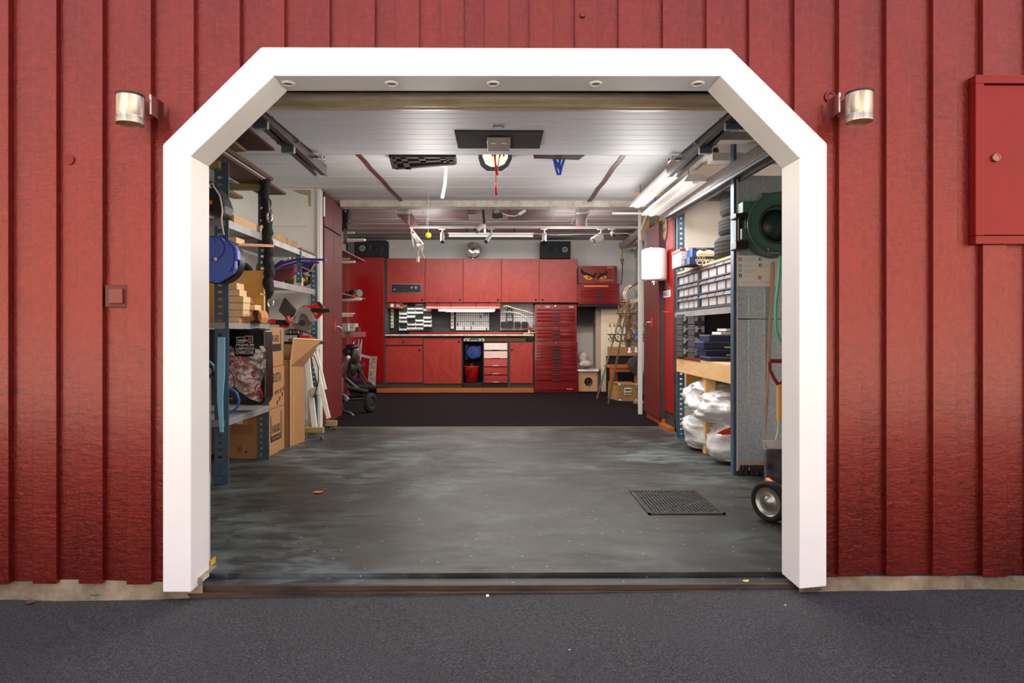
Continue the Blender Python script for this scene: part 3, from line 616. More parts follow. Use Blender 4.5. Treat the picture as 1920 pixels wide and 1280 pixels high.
m = MB(); m.px(872, 646, 878, 674, 8.7, .2); m.build('wall_plate', BLK, t)
t = thing('bucket', 'red bucket with a bail handle standing in the niche under the blue reel', 'bucket', PZ(884, 717, .20))
c = P(884, 717, 8.62); m = MB(); m.lathe([(0, 0), (.115, 0), (.135, .25), (.142, .285), (.142, .295), (.130, .295), (.108, .01), (0, .01)], c, n=24); m.build('pail', mat('bucket_red', (168, 16, 18), .4), t)
m = MB(); m.tube([P(870, 701, 8.47), P(876, 696.5, 8.46), P(884, 690, 8.46), P(887, 689, 8.47)], .008); m.build('handle', BLK, t)
m = MB(); q = P(884.5, 686.5, 8.6); m.cyl(q, q+Vector((0, 0, .03)), .016); m.cyl(q+Vector((0, 0, .03)), q+Vector((0, 0, .05)), .024); tag(m.build('brass_fitting', BRASS), 'small brass fitting on top of the red bucket', 'fitting')
t = thing('tool_case', 'flat pale green case with black handle between bench top and niche', 'case', P(889, 640, BYF+.1)); m = MB(); m.px(869.3, 634, 908.7, 639.6, BYF+.01, .3); m.build('shell', mat('pale_green', (206, 220, 200), .4), t, bev=.003)
m = MB(); m.tube([P(880, 637.5, BYF), P(883, 635.8, BYF-.02), P(889, 635, BYF-.025), P(895, 635.8, BYF-.02), P(898, 637.5, BYF)], .008); m.build('handle', BLK, t)
m = MB()
for q in (873.5, 903.5): m.prism([P(q-2, 639, BYF+.008), P(q+2, 639, BYF+.008), P(q, 635.5, BYF+.008)], (0, .003, 0))
m.build('latch_mark', INK, t)
m = MB(); m.px(909.5, 632.5, 986, 639.5, BYF+.06, .3); tag(m.build('cardboard_roll', CARD, bev=.01), 'flat brown cardboard pack pushed in right of the pale green case', 'cardboard')
# plinth and wooden step board
m = MB(); m.px(721, 718.5, 1001.5, 727.5, BYF+.04, .4); struct(m.build('trim_4', CHAR, loc=(0, 0, 0)))
a = P(706, 735, BYF-.06); b_ = P(1001, 727.5, BYF-.06); m = MB(); m.box(a.x, b_.x, BYF-.06, BYF+.1, 0.006, b_.z); struct(m.build('trim_5', ORW, loc=(0, 0, 0), bev=.003))
# pegboards
for i, (a, lab) in enumerate((((855, 582, 917, 619), 'white pegboard with a few hooks in the middle of the back splash'), ((938, 568, 1000, 619), 'white pegboard at the right end of the back splash behind the bracket and bins'))):
    t = thing('pegboard', lab, 'pegboard', P((a[0]+a[2])/2, a[3], 8.9), 'pegboards behind the workbench')
    ym = (a[1]+a[3])/2+2
    for q in ((a[1], ym-.5), (ym+.3, a[3])):
        m = MB(); m.px(a[0], q[0], a[2], q[1], 8.90, .02); m.build('panel', PEG, t, bev=.002)
    if i == 0:
        m = MB()
        for q in ((858, 608), (870.5, 615.5), (883.5, 615), (887.5, 606), (901, 594), (909.5, 589), (912.5, 617), (914, 589)):
            p = P(*q, 8.9); m.tube([p, p+Vector((0, -.04, 0)), p+Vector((0, -.05, .03))], .006); m.box(p.x-.008, p.x+.008, 8.89, 8.9, p.z-.02, p.z+.02)
        m.build('hook', BLK, t); q = P(901, 606, 8.9); m = MB(); m.cyl(q, q+Vector((0, -.006, 0)), .022, n=14); m.build('sticker', mat('cream_sticker', (216, 196, 160), .6), t)
# four black bins, bracket on the right pegboard
for i, q in enumerate((939, 951.5, 965, 978.5)):
    m = MB(); a = P(q, 614, 8.8); b_ = P(q+11, 606, 8.8)
    m.prism([(a.x, 8.80, a.z), (a.x, 8.88, a.z), (a.x, 8.88, b_.z+.03), (a.x, 8.80, b_.z-.01)], (b_.x-a.x, 0, 0)); m.box(a.x-.004, b_.x+.004, 8.79, 8.80, b_.z-.022, b_.z-.006)
    tag(m.build('wall_bin', BLK), 'small black hanging bin, '+('leftmost', 'second from the left', 'third from the left', 'rightmost')[i]+' of four on the right pegboard', 'bin', 'black bins on the right pegboard')
m = MB(); y = 8.82
m.bar(P(951.5, 578, y), P(949, 602, y), .02, .012, (0, 1, 0)); m.bar(P(959.5, 578, y), P(962, 602, y), .02, .012, (0, 1, 0)); m.bar(P(948.5, 602.5, y), P(962.5, 602.5, y), .02, .02); m.bar(P(951, 589, y), P(960, 589, y), .02, .012); m.torus(P(955.5, 582, y), (0, 1, 0), .04, .008, 20, 6)
tag(m.build('wall_bracket', BLK), 'black trapezoid bracket hanging on the right pegboard', 'bracket')
# angled desk lamp / bench vice at the right end
t = thing('desk_lamp', 'beige jointed desk lamp arm rising at the right end of the bench', 'lamp', P(993, 626, 8.6))
m = MB(); m.tube([P(996, 622, 8.6), P(995, 610, 8.6), P(988, 597, 8.55), P(975, 588, 8.5), P(962, 585, 8.5), P(944, 584.5, 8.5)], [.012, .012, .012, .011, .010, .007], 8); m.build('lower_arm', IVO, t)
m = MB(); m.tube([P(1000, 588, 8.6), P(985, 583, 8.6), P(962, 577, 8.6), P(950, 573, 8.6), P(944, 574, 8.6)], .010, 8); m.build('upper_arm', IVO, t)
t = thing('bench_vice', 'small red bench vice clamped at the right end of the worktop', 'vice', P(993, 626, 8.5)); m = MB(); m.px(989, 613, 997.5, 622, 8.45, .08); m.px(986.5, 614.5, 999, 617, 8.43, .1); m.build('jaw', REDT, t, bev=.004)
m = MB(); m.bar(P(981, 625, 8.42), P(1003, 622.5, 8.42), .014, .014); m.cyl(P(992, 625, 8.42), P(992, 617, 8.46), .012); m.build('screw', STEEL, t)
# storage bin rack: columns of small white bins
t = thing('bin_rack_rail', 'pale metal rail carrying the small white and black storage bins', 'rail', P(778, 620, 8.9)); m = MB(); m.px(748, 569, 809, 620, 8.91, .02); m.build('plate', WHP, t)
WB = mat('bin_white', (222, 222, 218), .4); m0 = None
for c in range(4):
    for r_ in range(7):
        x0 = 748.5+c*15.2; y1 = 619-r_*7.4-(2 if c in (1, 2) else 0)
        if r_ == 6 and c == 3: continue
        dark = (c*3+r_*5) % 4 == 1
        a = P(x0, y1, 8.75); b_ = P(x0+14.3, y1-6.6, 8.75)
        t = thing('storage_bin', 'small '+('black' if dark else 'white')+' storage bin, row %s upward, column %s rightward on the bin rack' % (('one', 'two', 'three', 'four', 'five', 'six', 'seven')[r_], ('one', 'two', 'three', 'four')[c]), 'bin', ((a.x+b_.x)/2, 8.82, a.z), 'storage bins over the workbench')
        h = b_.z-a.z; m = MB()
        m.box(a.x, b_.x, 8.75, 8.755, a.z, a.z+h*.42); m.box(a.x, a.x+.004, 8.755, 8.90, a.z, a.z+h*.8); m.box(b_.x-.004, b_.x, 8.755, 8.90, a.z, a.z+h*.8); m.box(a.x, b_.x, 8.755, 8.905, a.z, a.z+.004); m.box(a.x+.02, b_.x-.02, 8.742, 8.75, a.z+h*.34, a.z+h*.48)
        m.build('tray', BLK if dark else WB, t)
        m = MB(); m.box(a.x+.006, b_.x-.006, 8.76, 8.90, a.z+.005, a.z+h*.3); m.box(a.x+.004, b_.x-.004, 8.88, 8.90, a.z+.005, a.z+h*.75); m.build('dark_inside', BLK2, t)  # matt black filling makes the inside of each bin dark
for i, (q, lb) in enumerate(((735, 'left'), (848, 'right'))):
    m = MB(); m.px(q-2.5, 579.5, q+2.8, 614.5 if i == 0 else 616, 8.86, .03); t = thing('socket_strip', 'upright grey socket strip on the black back splash, '+('left of the storage bins' if i == 0 else 'left of the middle pegboard'), 'socket strip', P(q, 615, 8.88), 'socket strips behind the bench'); m.build('housing', IVO, t, bev=.004)
    m = MB()
    for k in range(5 if i else 5):
        p = P(q, 583.5+k*6.6, 8.86); m.cyl(p, p+Vector((0, -.004, 0)), .016, n=12)
    m.build('socket', mat('socket_grey', (110, 104, 98), .5), t)
m = MB(); m.tube([P(851, 592, 8.85), P(858, 595, 8.8), P(862, 596, 8.8), P(866, 590, 8.8), P(871, 583, 8.85)], .005); tag(m.build('lamp_cord', IVO), 'thin pale cord looping from the right socket strip to the tube lamp', 'cord')
# red steel tool chests, stacked
def chest(label, x0, y0, x1, y1, Y, ds, fx0, fx1, group='red tool chests stacked beside the bench'):
    a = P(x0, y1, Y); b_ = P(x1, y0, Y); t = thing('tool_chest', label, 'tool chest', ((a.x+b_.x)/2, Y+.2, a.z), group)
    m = MB(); m.box(a.x, b_.x, Y+.012, Y+.45, a.z, b_.z); m.build('body', REDT, t, bev=.004)
    for q in ((x0, y0, fx0-.4, y1), (fx1+.4, y0, x1, y1)): m = MB(); m.px(*q, Y, .014); m.build('side_rail', REDT, t)
    p = P((x0+x1)/2-1, y0+2.4, Y); m = MB(); m.cyl(p+Vector((0, .012, 0)), p+Vector((0, -.006, 0)), .012, n=10); m.build('lock', CHROME, t)
    for i, (a, b_) in enumerate(ds):
        p0 = P(fx0, b_-.5, Y-.012); p1 = P(fx1, a+.3, Y-.012); h = p1.z-p0.z
        m = MB(); m.prism([(p0.x, Y, p0.z), (p0.x, Y-.012, p0.z+.004), (p0.x, Y-.012, p1.z-.022), (p0.x, Y-.026, p1.z-.008), (p0.x, Y-.010, p1.z), (p0.x, Y+.012, p1.z), (p0.x, Y+.012, p0.z)], (p1.x-p0.x, 0, 0)); q = m.build('drawer', REDC, t)
        m = MB(); xm = (p0.x+p1.x)/2; m.box(xm-.075, xm+.075, Y-.032, Y-.012, p1.z-.022, p1.z-.002); m.build('pull', BLK, q, bev=.003)
    return t
t = chest('red tool chest with four shallow drawers, topmost of the stack right of the bench', 1003, 571, 1081.5, 611.5, 8.38, [(579.5, 586.5), (586.8, 593.2), (593.6, 600), (600.3, 608.5)], 1007, 1077.5)
for q, mm in ((1008, 1013, BRASS), (1022.5, 1031.5, GRYP), (1067, 1076, GRYP)) and (((1008, 1013), BRASS), ((1022.5, 1031.5), GRYP), ((1067, 1076), GRYP)):
    m = MB(); m.px(q[0], 573.5, q[1], 577, 8.378, .012); m.build('badge', mm, t)
chest('low red tool chest with three drawers, middle of the stack right of the bench', 1003, 612, 1081.5, 640, 8.38, [(617.5, 623.8), (624, 630.2), (630.5, 637.5)], 1007, 1077.5)
t = chest('tall red roller chest with ten drawers, bottom of the stack right of the bench', 1002.5, 640.5, 1083, 736, 8.34, [(647, 652.5), (652.8, 658), (658.3, 663.8), (664, 669.8), (670, 675.8), (676, 682), (682.5, 691.3), (692, 700.8), (701.5, 710.5), (711.5, 732)], 1006.5, 1079.5)
text('Ladur', P(1063, 730, 8.325), .10, .02, mat('chrome_letters', (226, 190, 184), .4), t)
# right part: portable chest with open lid
t = thing('portable_tool_chest', 'red portable tool chest with open lid bearing painted angry yellow eyes', 'tool chest', P(1123, 570, 8.45))
m = MB(); m.px(1085, 532, 1161.5, 570, 8.32, .4); m.build('body', REDT, t, bev=.004)
m = MB(); m.px(1084, 498.5, 1156, 531.5, 8.72, .03); lid = m.build('lid', mat('lid_red', (140, 12, 18), .35), t, bev=.004)
m = MB(); m.px(1152, 499, 1157, 531.5, 8.60, .12); m.build('lid_side', REDT, t)
yl = 8.717
def shape(pts, mt_, dy, nm, par): m = MB(); m.prism([P(*q, yl-dy) for q in pts][::-1], (0, .002, 0)); return m.build(nm, mt_, par)
shape([(1090, 502), (1093.5, 508), (1098, 510), (1105, 513), (1112, 515), (1117, 509), (1118.5, 514), (1117, 519), (1113, 522), (1108, 519), (1100, 516), (1093, 515), (1090, 512), (1089, 507)], BLK2, .002, 'painted_brow', lid)
shape([(1136, 506), (1139, 512), (1138.5, 517), (1132, 519), (1125, 521), (1121, 524), (1120, 518), (1124, 513), (1122.5, 508), (1128, 512), (1133, 511)], BLK2, .002, 'painted_brow', lid)
shape([(1094, 517), (1099, 515.5), (1106, 518), (1111.5, 522), (1107, 524.5), (1100, 524), (1096, 521)], mat('painted_amber', (232, 158, 22), .5), .004, 'painted_eye', lid)
shape([(1123, 523), (1128, 519), (1136, 516), (1136.5, 521), (1130, 523.5)], mat('painted_amber', (232, 158, 22), .5), .004, 'painted_eye', lid)
for q in ((1104, 520.5), (1131.5, 520)):
    p = P(*q, yl-.005); m = MB(); m.cyl(p, p+Vector((0, -.002, 0)), .016, n=12); m.build('painted_pupil', BLK2, lid)
shape([(1118, 524.5), (1126, 525), (1140, 523), (1148, 524), (1152, 528), (1144, 526.5), (1126, 527.5)], mat('painted_mauve', (168, 96, 96), .5), .003, 'painted_stripe', lid)
m = MB(); m.px(1138, 500.5, 1150, 502.5, yl-.002, .003); m.build('name_plate', GRYP, lid)
m = MB(); m.px(1102, 532.5, 1124, 534, 8.36, .04); m.px(1111, 531, 1116, 533, 8.36, .04); m.build('lid_tray', BLK, t)
m = MB(); m.px(1116, 532.6, 1119.5, 534.2, 8.352, .004); m.build('yellow_tag', YEL, t)
m = MB(); m.px(1095, 535, 1141, 537.6, 8.30, .03); m.build('front_strip', ORG, t)
for i, q in enumerate(((1088, 542, 1111, 545.5), (1112, 542, 1135, 545.5), (1136, 542, 1159, 545.5), (1088, 546.5, 1159, 551), (1088, 552, 1159, 556.5), (1088, 558, 1159, 567))):
    m = MB(); m.px(*q, 8.305, .016); dq = m.build('drawer', REDC, t, bev=.002)
    if i > 2: m = MB(); m.px(1116, q[1]-.2, 1131.5, q[1]+1.8, 8.295, .012); m.build('pull', BLK, dq)
m = MB(); m.px(1083, 570.5, 1164, 574.5, 8.30, .5); tag(m.build('shelf_board', BLK2), 'black shelf board under the portable red tool chest', 'shelf')
m = MB(); m.px(1117, 574.5, 1163, 579, 8.36, .4); tag(m.build('shelf_box', mat('shelf_blue', (18, 26, 84), .6)), 'flat dark blue box hung under the black shelf board', 'box')
t = thing('dark_speaker', 'square black wall loudspeaker under the portable tool chest', 'loudspeaker', P(1099, 609, 8.8)); m = MB(); m.px(1083.5, 574, 1118, 609, 8.72, .22); m.build('frame', mat('dark_grey', (58, 58, 58), .6), t, bev=.004)
m = MB(); m.px(1086, 577, 1113, 606, 8.705, .02); m.build('grille', BLK2, t)
# cream cupboard panels, hi-fi speaker, rolled sack
t = thing('cream_cupboard', 'tall cream cupboard door standing open behind the chandelier', 'cupboard', P(1150, 736, 8.7)); m = MB(); m.px(1127, 579, 1173, 736, 8.55, .04); m.build('door', CREAM, t, bev=.003); m = MB(); m.px(1117, 580, 1127.5, 692, 8.6, .3); m.build('side_panel', mat('taupe', (176, 158, 140), .6), t)
m = MB(); m.px(1083, 692.5, 1123, 696, 8.36, .5); tag(m.build('shelf', WHP), 'short white shelf above the small wooden loudspeaker', 'shelf')
t = thing('wooden_speaker', 'small light wood loudspeaker with a black cone on the carpet', 'loudspeaker', P(1103, 736, 8.5)); m = MB(); m.px(1084.5, 697, 1120.5, 734, 8.40, .4); m.build('cabinet', wood_mat('speaker_wood', (186, 140, 92), (206, 160, 108), .5, 'z', .8), t, bev=.003)
c = P(1103, 715, 8.40); m = MB(); m.torus(c+Vector((0, -.004, 0)), (0, 1, 0), .062, .01, 24, 6); m.lathe([(.062, 0), (.04, .012), (.022, .006), (0, -.004)], c+Vector((0, -.012, 0)), (0, 1, 0), 20); m.build('cone', BLK, t)
m = MB(); m.px(1100, 729.5, 1106, 731.5, 8.397, .004); m.build('badge', GRYP, t)
m = MB(); pp = []
for i in range(9): pp.append(P(1084+i*4, 692, 8.40))
sk = mat('sack_cloth', (196, 184, 168), .8, rgb2=(150, 136, 128), vs=14, bump=.5, bs=14)
m = MB(); cc = P(1098.5, 683, 8.42); m.sph(cc, .10, (1.32, 1.2, .72), 14, 10); m.sph(P(1093, 672, 8.5), .11, (.9, 1.2, 1.15), 14, 10); tag(m.build('folded_sack', sk), 'rolled grey cloth sack with dark print lying on the short white shelf', 'sack')
# black panel, table, flight case, cloth, pipe
m = MB(); m.px(1137, 667, 1205, 736, 8.50, .04); tag(m.build('black_board', BLK2), 'large black board standing behind the orange wooden table', 'board')
m = MB(); m.px(1140, 650, 1195, 667, 8.46, .05); tag(m.build('cardboard_sheet', CARD, bev=.004), 'brown cardboard sheet on the black board behind the poles', 'cardboard')
t = thing('side_table', 'small orange wooden table behind the ribbed travel case', 'table', P(1170, 740, 8.2)); m = MB(); m.px(1142.5, 685.5, 1200, 690, 7.85, .5); m.build('top', TBLW, t, bev=.004)
m = MB(); m.px(1150, 690, 1196, 697, 7.88, .03); m.build('apron', TBLW, t)
for q in ((1144, 1151, 7.86), (1153, 1158.5, 8.25), (1190, 1197, 7.86)):
    a = P(q[0], 740, q[2]); b_ = P(q[1], 690, q[2]); m = MB(); m.box(a.x, b_.x, q[2], q[2]+.05, .006, b_.z); m.build('leg', TBLW, t, bev=.002)
t = thing('travel_case', 'ochre travel case with riveted metal edges and a white handle plate on the carpet', 'case', P(1173, 752, 7.4))
yc = PZ(1172, 752, 0.006).y; a = P(1161, 752, yc); b_ = P(1194, 719, yc); H = b_.z-.01
OCH = mat('case_ochre', (178, 132, 66), .5, rgb2=(140, 98, 48), vs=8); m = MB(); dpt = .42
m.prism([(a.x, yc, .008), (b_.x, yc, .008), (b_.x+.0, yc+dpt, .008), (a.x-.10, yc+dpt, .008)], (0, 0, H)); m.build('shell', OCH, t, bev=.004)
m = MB(); w_ = .022
for z in (.008, .008+H-w_): m.box(a.x-.004, b_.x+.004, yc-.006, yc+.004, z, z+w_)
for x in (a.x-.004, b_.x-w_+.004): m.box(x, x+w_, yc-.006, yc+.004, .008, .008+H)
m.bar((a.x, yc, .008+H), (a.x-.10, yc+dpt, .008+H), .02, .012); m.bar((a.x, yc, .02), (a.x-.10, yc+dpt, .02), .02, .02); m.build('edge_trim', mat('edge_metal', (186, 176, 152), .45, .5, rgb2=(120, 108, 86), vs=30), t)
m = MB()
for q in ((1161.5, 720.5), (1193.5, 720.5), (1162.5, 750), (1193, 750)): m.sph(P(*q, yc-.006), .016, (1, .5, 1), 8, 5)
m.build('corner', mat('corner_white', (226, 222, 206), .4), t)
m = MB(); m.px(1171, 727, 1184, 740, yc-.008, .01); hp = m.build('handle_plate', mat('corner_white', (226, 222, 206), .4), t, bev=.003); m = MB(); m.px(1172.5, 729, 1182.5, 732, yc-.02, .012); m.px(1172, 735.5, 1184, 737.5, yc-.02, .012); m.build('handle', STEEL, hp)
m = MB()
for q in range(8): p = P(1159.5-.0*q, 748-q*3.5, yc); m.sph((a.x-.012, yc+.02, .03+H*q/8), .006, n=6, m=4)
m.build('rivet', CHROME, t)
m = MB(); c = P(1190, 696, 7.8); n = 9; vs = []; rr = random.Random(2)
m.prism([P(1177, 683, 7.80), P(1183, 672, 7.82), P(1192, 668, 7.85), P(1203, 664, 7.85), P(1203, 700, 7.80), P(1196, 704, 7.78), P(1187, 700, 7.78), P(1183, 690, 7.78)][::-1], (0, .12, 0)); tag(m.build('dark_cloth', mat('dark_cloth_m', (66, 64, 66), .9, var=.3, vs=12, bump=.6, bs=14), bev=.012), 'dark grey cloth hanging over the right end of the wooden table', 'cloth')
m = MB(); m.cyl(PZ(1198, 752, .006), P(1199.5, 655, PZ(1198, 752, 0).y), .035, n=14); m.cyl(PZ(1199, 756, .006), PZ(1199, 756, .006)+Vector((0, 0, .03)), .09, n=20); tag(m.build('stand_pipe', mat('rose_grey_pipe', (150, 128, 124), .4, .3)), 'upright rosy grey pipe on a foot beside the white post', 'pipe')
# speakers on top of cabinets
def spk(label, x0, x1, y0, y1, Y, ring, cone, body=True):
    t = thing('loudspeaker', label, 'loudspeaker', P((x0+x1)/2, y1, Y+.15), 'black loudspeakers over the cabinets')
    m = MB(); m.px(x0, y0, x1, y1, Y, .28); m.build('cabinet', BLK2, t, bev=.005)
    c = P(*ring, Y); m = MB(); m.torus(c, (0, 1, 0), .042, .005, 24, 6); m.build('tweeter_ring', WHP, t); m = MB(); m.sph(c, .02, (1, .6, 1), 10, 6); m.bar(c+Vector((-.02, -.014, -.02)), c+Vector((.02, -.014, .02)), .004, .004); m.bar(c+Vector((.02, -.014, -.02)), c+Vector((-.02, -.014, .02)), .004, .004); m.build('tweeter', GRYP, t)
    c = P(*cone, Y); m = MB(); m.torus(c, (0, 1, 0), .115, .014, 28, 8); m.build('surround', BLK, t)
    m = MB(); m.lathe([(.10, -.004), (.05, .03), (.035, .02), (0, .0)], c, (0, 1, 0), 24); m.build('cone', mat('blue_cone', (28, 60, 120), .35), t); m = MB(); m.lathe([(.05, 0), (.03, -.015), (0, -.02)], c+Vector((0, .01, 0)), (0, 1, 0), 16); m.build('dust_cap', BLK2, t)
spk('black loudspeaker with a blue cone on the tall bright red cabinet', 666, 724, 450, 481.5, 8.42, (679.3, 465.2), (704.5, 465.2))
spk('black loudspeaker with a blue cone on the rightmost wall cabinet', 1014, 1070, 452, 484, 8.62, (1059.3, 467.8), (1032, 467.5))
m = MB(); m.px(652, 452, 665, 481.5, 8.45, .3); tag(m.build('grey_box', mat('midgrey', (92, 92, 92), .5)), 'grey box beside the left loudspeaker on the tall red cabinet', 'box')
# round headlamp clock
t = thing('headlamp', 'round chromed headlamp standing on the wall cabinets in the middle', 'lamp', P(886, 484, 8.7)); c = P(886.5, 468.5, 8.64)
m = MB(); m.lathe([(.118, 0), (.138, .004), (.142, .03), (.12, .10), (.05, .15), (0, .155)], c, (0, 1, 0), 32); m.torus(c, (0, 1, 0), .128, .012, 32, 8); m.cyl(c+Vector((0, .04, -.16)), c+Vector((0, .04, -.12)), .03); m.build('shell', mat('dark_chrome', (130, 128, 126), .25, .9), t)
m = MB(); m.lathe([(.118, 0), (.08, -.012), (.04, -.018), (0, -.02)], c, (0, 1, 0), 28); m.build('lens', mat('lamp_glass', (226, 222, 214), .1, .6, rgb2=(150, 146, 140), vs=22), t)
m = MB(); m.sph(c+Vector((0, -.02, .01)), .03, (1, .4, 1), 10, 6); m.bar(c+Vector((-.05, -.022, .07)), c+Vector((.0, -.022, .0)), .012, .006); m.bar(c+Vector((.04, -.022, -.05)), c+Vector((0, -.022, 0)), .012, .006); m.build('bulb_shield', DKST, t)
# socket on wall, hook chain at right
m = MB(); m.px(730, 458, 739.5, 465, BY-.03, .028); m.torus(P(734.5, 461.5, BY-.03), (0, 1, 0), .03, .004, 16, 6); tag(m.build('wall_socket', IVO), 'small pale socket on the wall above the leftmost wall cabinet', 'socket')
t = thing('hanging_hook', 'black hook on an orange strap hanging at the right of the back wall', 'hook', P(1167, 536, 8.6)); m = MB(); m.tube([P(1166.5, 460, 8.48), P(1167, 472, 8.56), P(1166.5, 483, 8.6)], .012); m.build('strap', mat('ochre_strap', (190, 140, 70), .8), t)
m = MB(); m.torus(P(1166.5, 487, 8.6), (0, 1, 0), .022, .008, 16, 6); m.torus(P(1168, 492, 8.6), (0, 1, 0), .024, .009, 16, 6, 60, 330); m.build('hook', BLK, t)
m = MB(); m.tube([P(1167, 494, 8.6), P(1167, 510, 8.6), P(1166, 525, 8.6), P(1163.5, 534, 8.6)], .010); m.build('cord', BLK, t)
# ceiling corner pipes
t = thing('waste_pipe', 'two thick grey waste pipes meeting in the upper right corner of the workshop', 'pipe', P(1190, 450, 7.5)); 
PIP = mat('pipe_grey', (156, 148, 146), .5); m = MB(); m.cyl(P(1166, 461, 8.5), P(1207, 428, 7.0), .055, n=18); m.build('pipe', PIP, t); m = MB(); m.cyl(P(1170, 462, 8.8), P(1207, 445, 7.4), .05, n=18); m.build('pipe', PIP, t); m = MB(); m.tube([P(1172, 465, 8.7), P(1182, 463, 8.6), P(1190, 461, 8.5), P(1193, 466, 8.5)], .05, 12); m.build('elbow', mat('pipe_white', (216, 212, 206), .4), t)
for k, q in enumerate(([(1182, 466), (1190, 474), (1194, 486), (1195, 510), (1195, 580)], [(1192, 464), (1198, 470), (1200, 482), (1200, 590)])):
    m = MB(); m.tube([P(*w_, 8.8) for w_ in q], .022, 8); tag(m.build('conduit', PIP), ('bent grey conduit running down the back wall behind the hanging hook', 'grey conduit beside the white post at the back right')[k], 'conduit')
# ------------------------------------------------------------------ chandelier, poles, cable coil (right back)
Yh = 6.98; cx = P(1180, 600, Yh).x
t = thing('chandelier', 'aged brass chandelier with crystal drops and candle bulbs hanging beside the white post', 'chandelier', (cx, Yh, P(1180, 660, Yh).z))
zt_, zb = P(1180, 560, Yh).z, P(1180, 651, Yh).z; m = MB(); H = zt_-zb
m.lathe([(.0, 0), (.012, .01), (.028, .03), (.012, .055), (.04, .10), (.06, .13), (.02, .17), (.015, .30), (.03, .34), (.015, .38), (.012, H*.8), (.03, H*.86), (.01, H)], (cx, Yh, zb), n=14); m.build('stem', BRASS, t)
zarm = P(1180, 632, Yh).z; rr = random.Random(11)
def chain_drops(m, p0, p1, n, sag, r=.008):
    for i in range(n+1):
        f = i/n; q = Vector(p0).lerp(Vector(p1), f); q.z -= sag*4*f*(1-f); m.sph(q, r, (1, 1, 1.2), 6, 4)
for k in range(8):
    a = 2*math.pi*k/8+.35; d = Vector((math.cos(a), math.sin(a), 0)); rad = .30 if k % 2 else .26; c0 = Vector((cx, Yh, zarm))
    m = MB(); m.tube([c0, c0+d*.06+Vector((0, 0, -.05)), c0+d*.16+Vector((0, 0, -.07)), c0+d*rad*.9+Vector((0, 0, -.03)), c0+d*rad+Vector((0, 0, .03))], .008, 6)
    ar0 = m.build('arm', BRASS, t); m = MB(); m.tube([c0+Vector((0, 0, .30)), c0+d*.08+Vector((0, 0, .34)), c0+d*.17+Vector((0, 0, .22)), c0+d*.12+Vector((0, 0, .12))], .006, 6); m.build('scroll', BRASS, t); ar = ar0
    m = MB(); e_ = c0+d*rad+Vector((0, 0, .03)); m.lathe([(.0, 0), (.03, .004), (.045, .018)], e_, n=10); m.build('drip_cup', BRASS, ar)
    m = MB(); m.cyl(e_+Vector((0, 0, .01)), e_+Vector((0, 0, .12)), .012, n=10); m.build('candle_sleeve', CREAM, ar)
    m = MB(); m.lathe([(0.008, 0), (.017, .02), (.014, .045), (0, .085)], e_+Vector((0, 0, .12)), n=10); m.build('bulb', mat('amber_bulb', (190, 120, 66), .2, spec=.8), ar)
    m = MB(); 
    for j in range(3): q = e_+Vector((rr.uniform(-.04, .04), rr.uniform(-.04, .04), -.03-.03*j)); m.sph(q, .011, (1, 1, 1.8), 6, 5)
    chain_drops(m, e_, c0+Vector((0, 0, .34)), 12, .06); chain_drops(m, e_+Vector((0, 0, -.01)), c0+Vector((0, 0, -.10)), 8, .05); m.build('crystal_string', CRYS, ar)['kind'] = 'stuff'
m = MB()
for k in range(46):
    a = rr.uniform(0, 6.28); q = rr.uniform(.05, .2); z = zarm+rr.uniform(.02, .52); m.sph((cx+q*math.cos(a), Yh+q*math.sin(a), z), rr.uniform(.008, .016), (1, 1, 1.5), 6, 4)
b_ = m.build('crystal_cluster', CRYS, t); b_['kind'] = 'stuff'
m = MB()
for q in (Vector((0, -.02, -.10)), Vector((.10, 0, -.09))):
    p = Vector((cx, Yh, zb))+q; m.lathe([(0, .0), (.026, .012), (.03, .03), (.016, .055), (.02, .075), (.008, .1), (0, .105)], p, n=10)
m.build('pendant', mat('white_crystal', (246, 244, 240), .15), t)
m = MB()
for k in range(14):
    a = 2*math.pi*k/14; r0 = .05+.02*(k % 3); m.torus((cx+.13*math.cos(a), Yh+.13*math.sin(a), zt_-.10-.07*(k % 4)), (math.cos(a), math.sin(a), .2), r0, .006, 12, 5)
m.build('scrollwork', BRASS, t)
m = MB(); m.torus((cx, Yh, zt_-.05), (0, 0, 1), .13, .012, 24, 6); m.torus((cx, Yh, zt_-.22), (0, 0, 1), .19, .009, 24, 6); m.build('ring', BRASS, t)
m = MB(); m.bar(P(1187, 633, 6.4), P(1196, 620, 6.4), .03, .02); tag(m.build('blue_clamp', mat('clamp_blue', (30, 92, 190), .4)), 'small blue clamp caught in the chandelier', 'clamp')
for i, (a, b_, lb) in enumerate((((1120, 745), (1173, 552), 'left'), ((1141, 755), (1179, 560), 'right'))):
    p0 = PZ(*a, .02); p1 = P(*b_, p0.y-(.25 if i == 0 else .5)); t = thing('leaning_pole', 'thin grey metal pole with a red tip standing on the carpet, %s of the two' % lb, 'pole', p0, 'poles leaning in front of the cream cupboard')
    m = MB(); m.cyl(p0, p1, .013, n=10); m.build('tube', mat('pole_grey', (150, 146, 136), .4, .6), t); m = MB(); m.cyl(p0+Vector((0, 0, -.012)), p0+Vector((0, 0, .012)), .015, n=10); m.build('tip', RED, t)
t = thing('cable_coil', 'coil of cream cable hung on a dark wooden peg above the chandelier', 'cable', P(1185, 568, 6.3)); c = P(1186, 551, 6.3); rr = random.Random(8)
m = MB()
for k in range(7): m.torus(c+Vector((rr.uniform(-.012, .012), rr.uniform(-.02, .02), rr.uniform(-.012, .012))), (rr.uniform(-.25, .25), 1, rr.uniform(-.15, .15)), .115+rr.uniform(-.025, .012), .005, 30, 6)
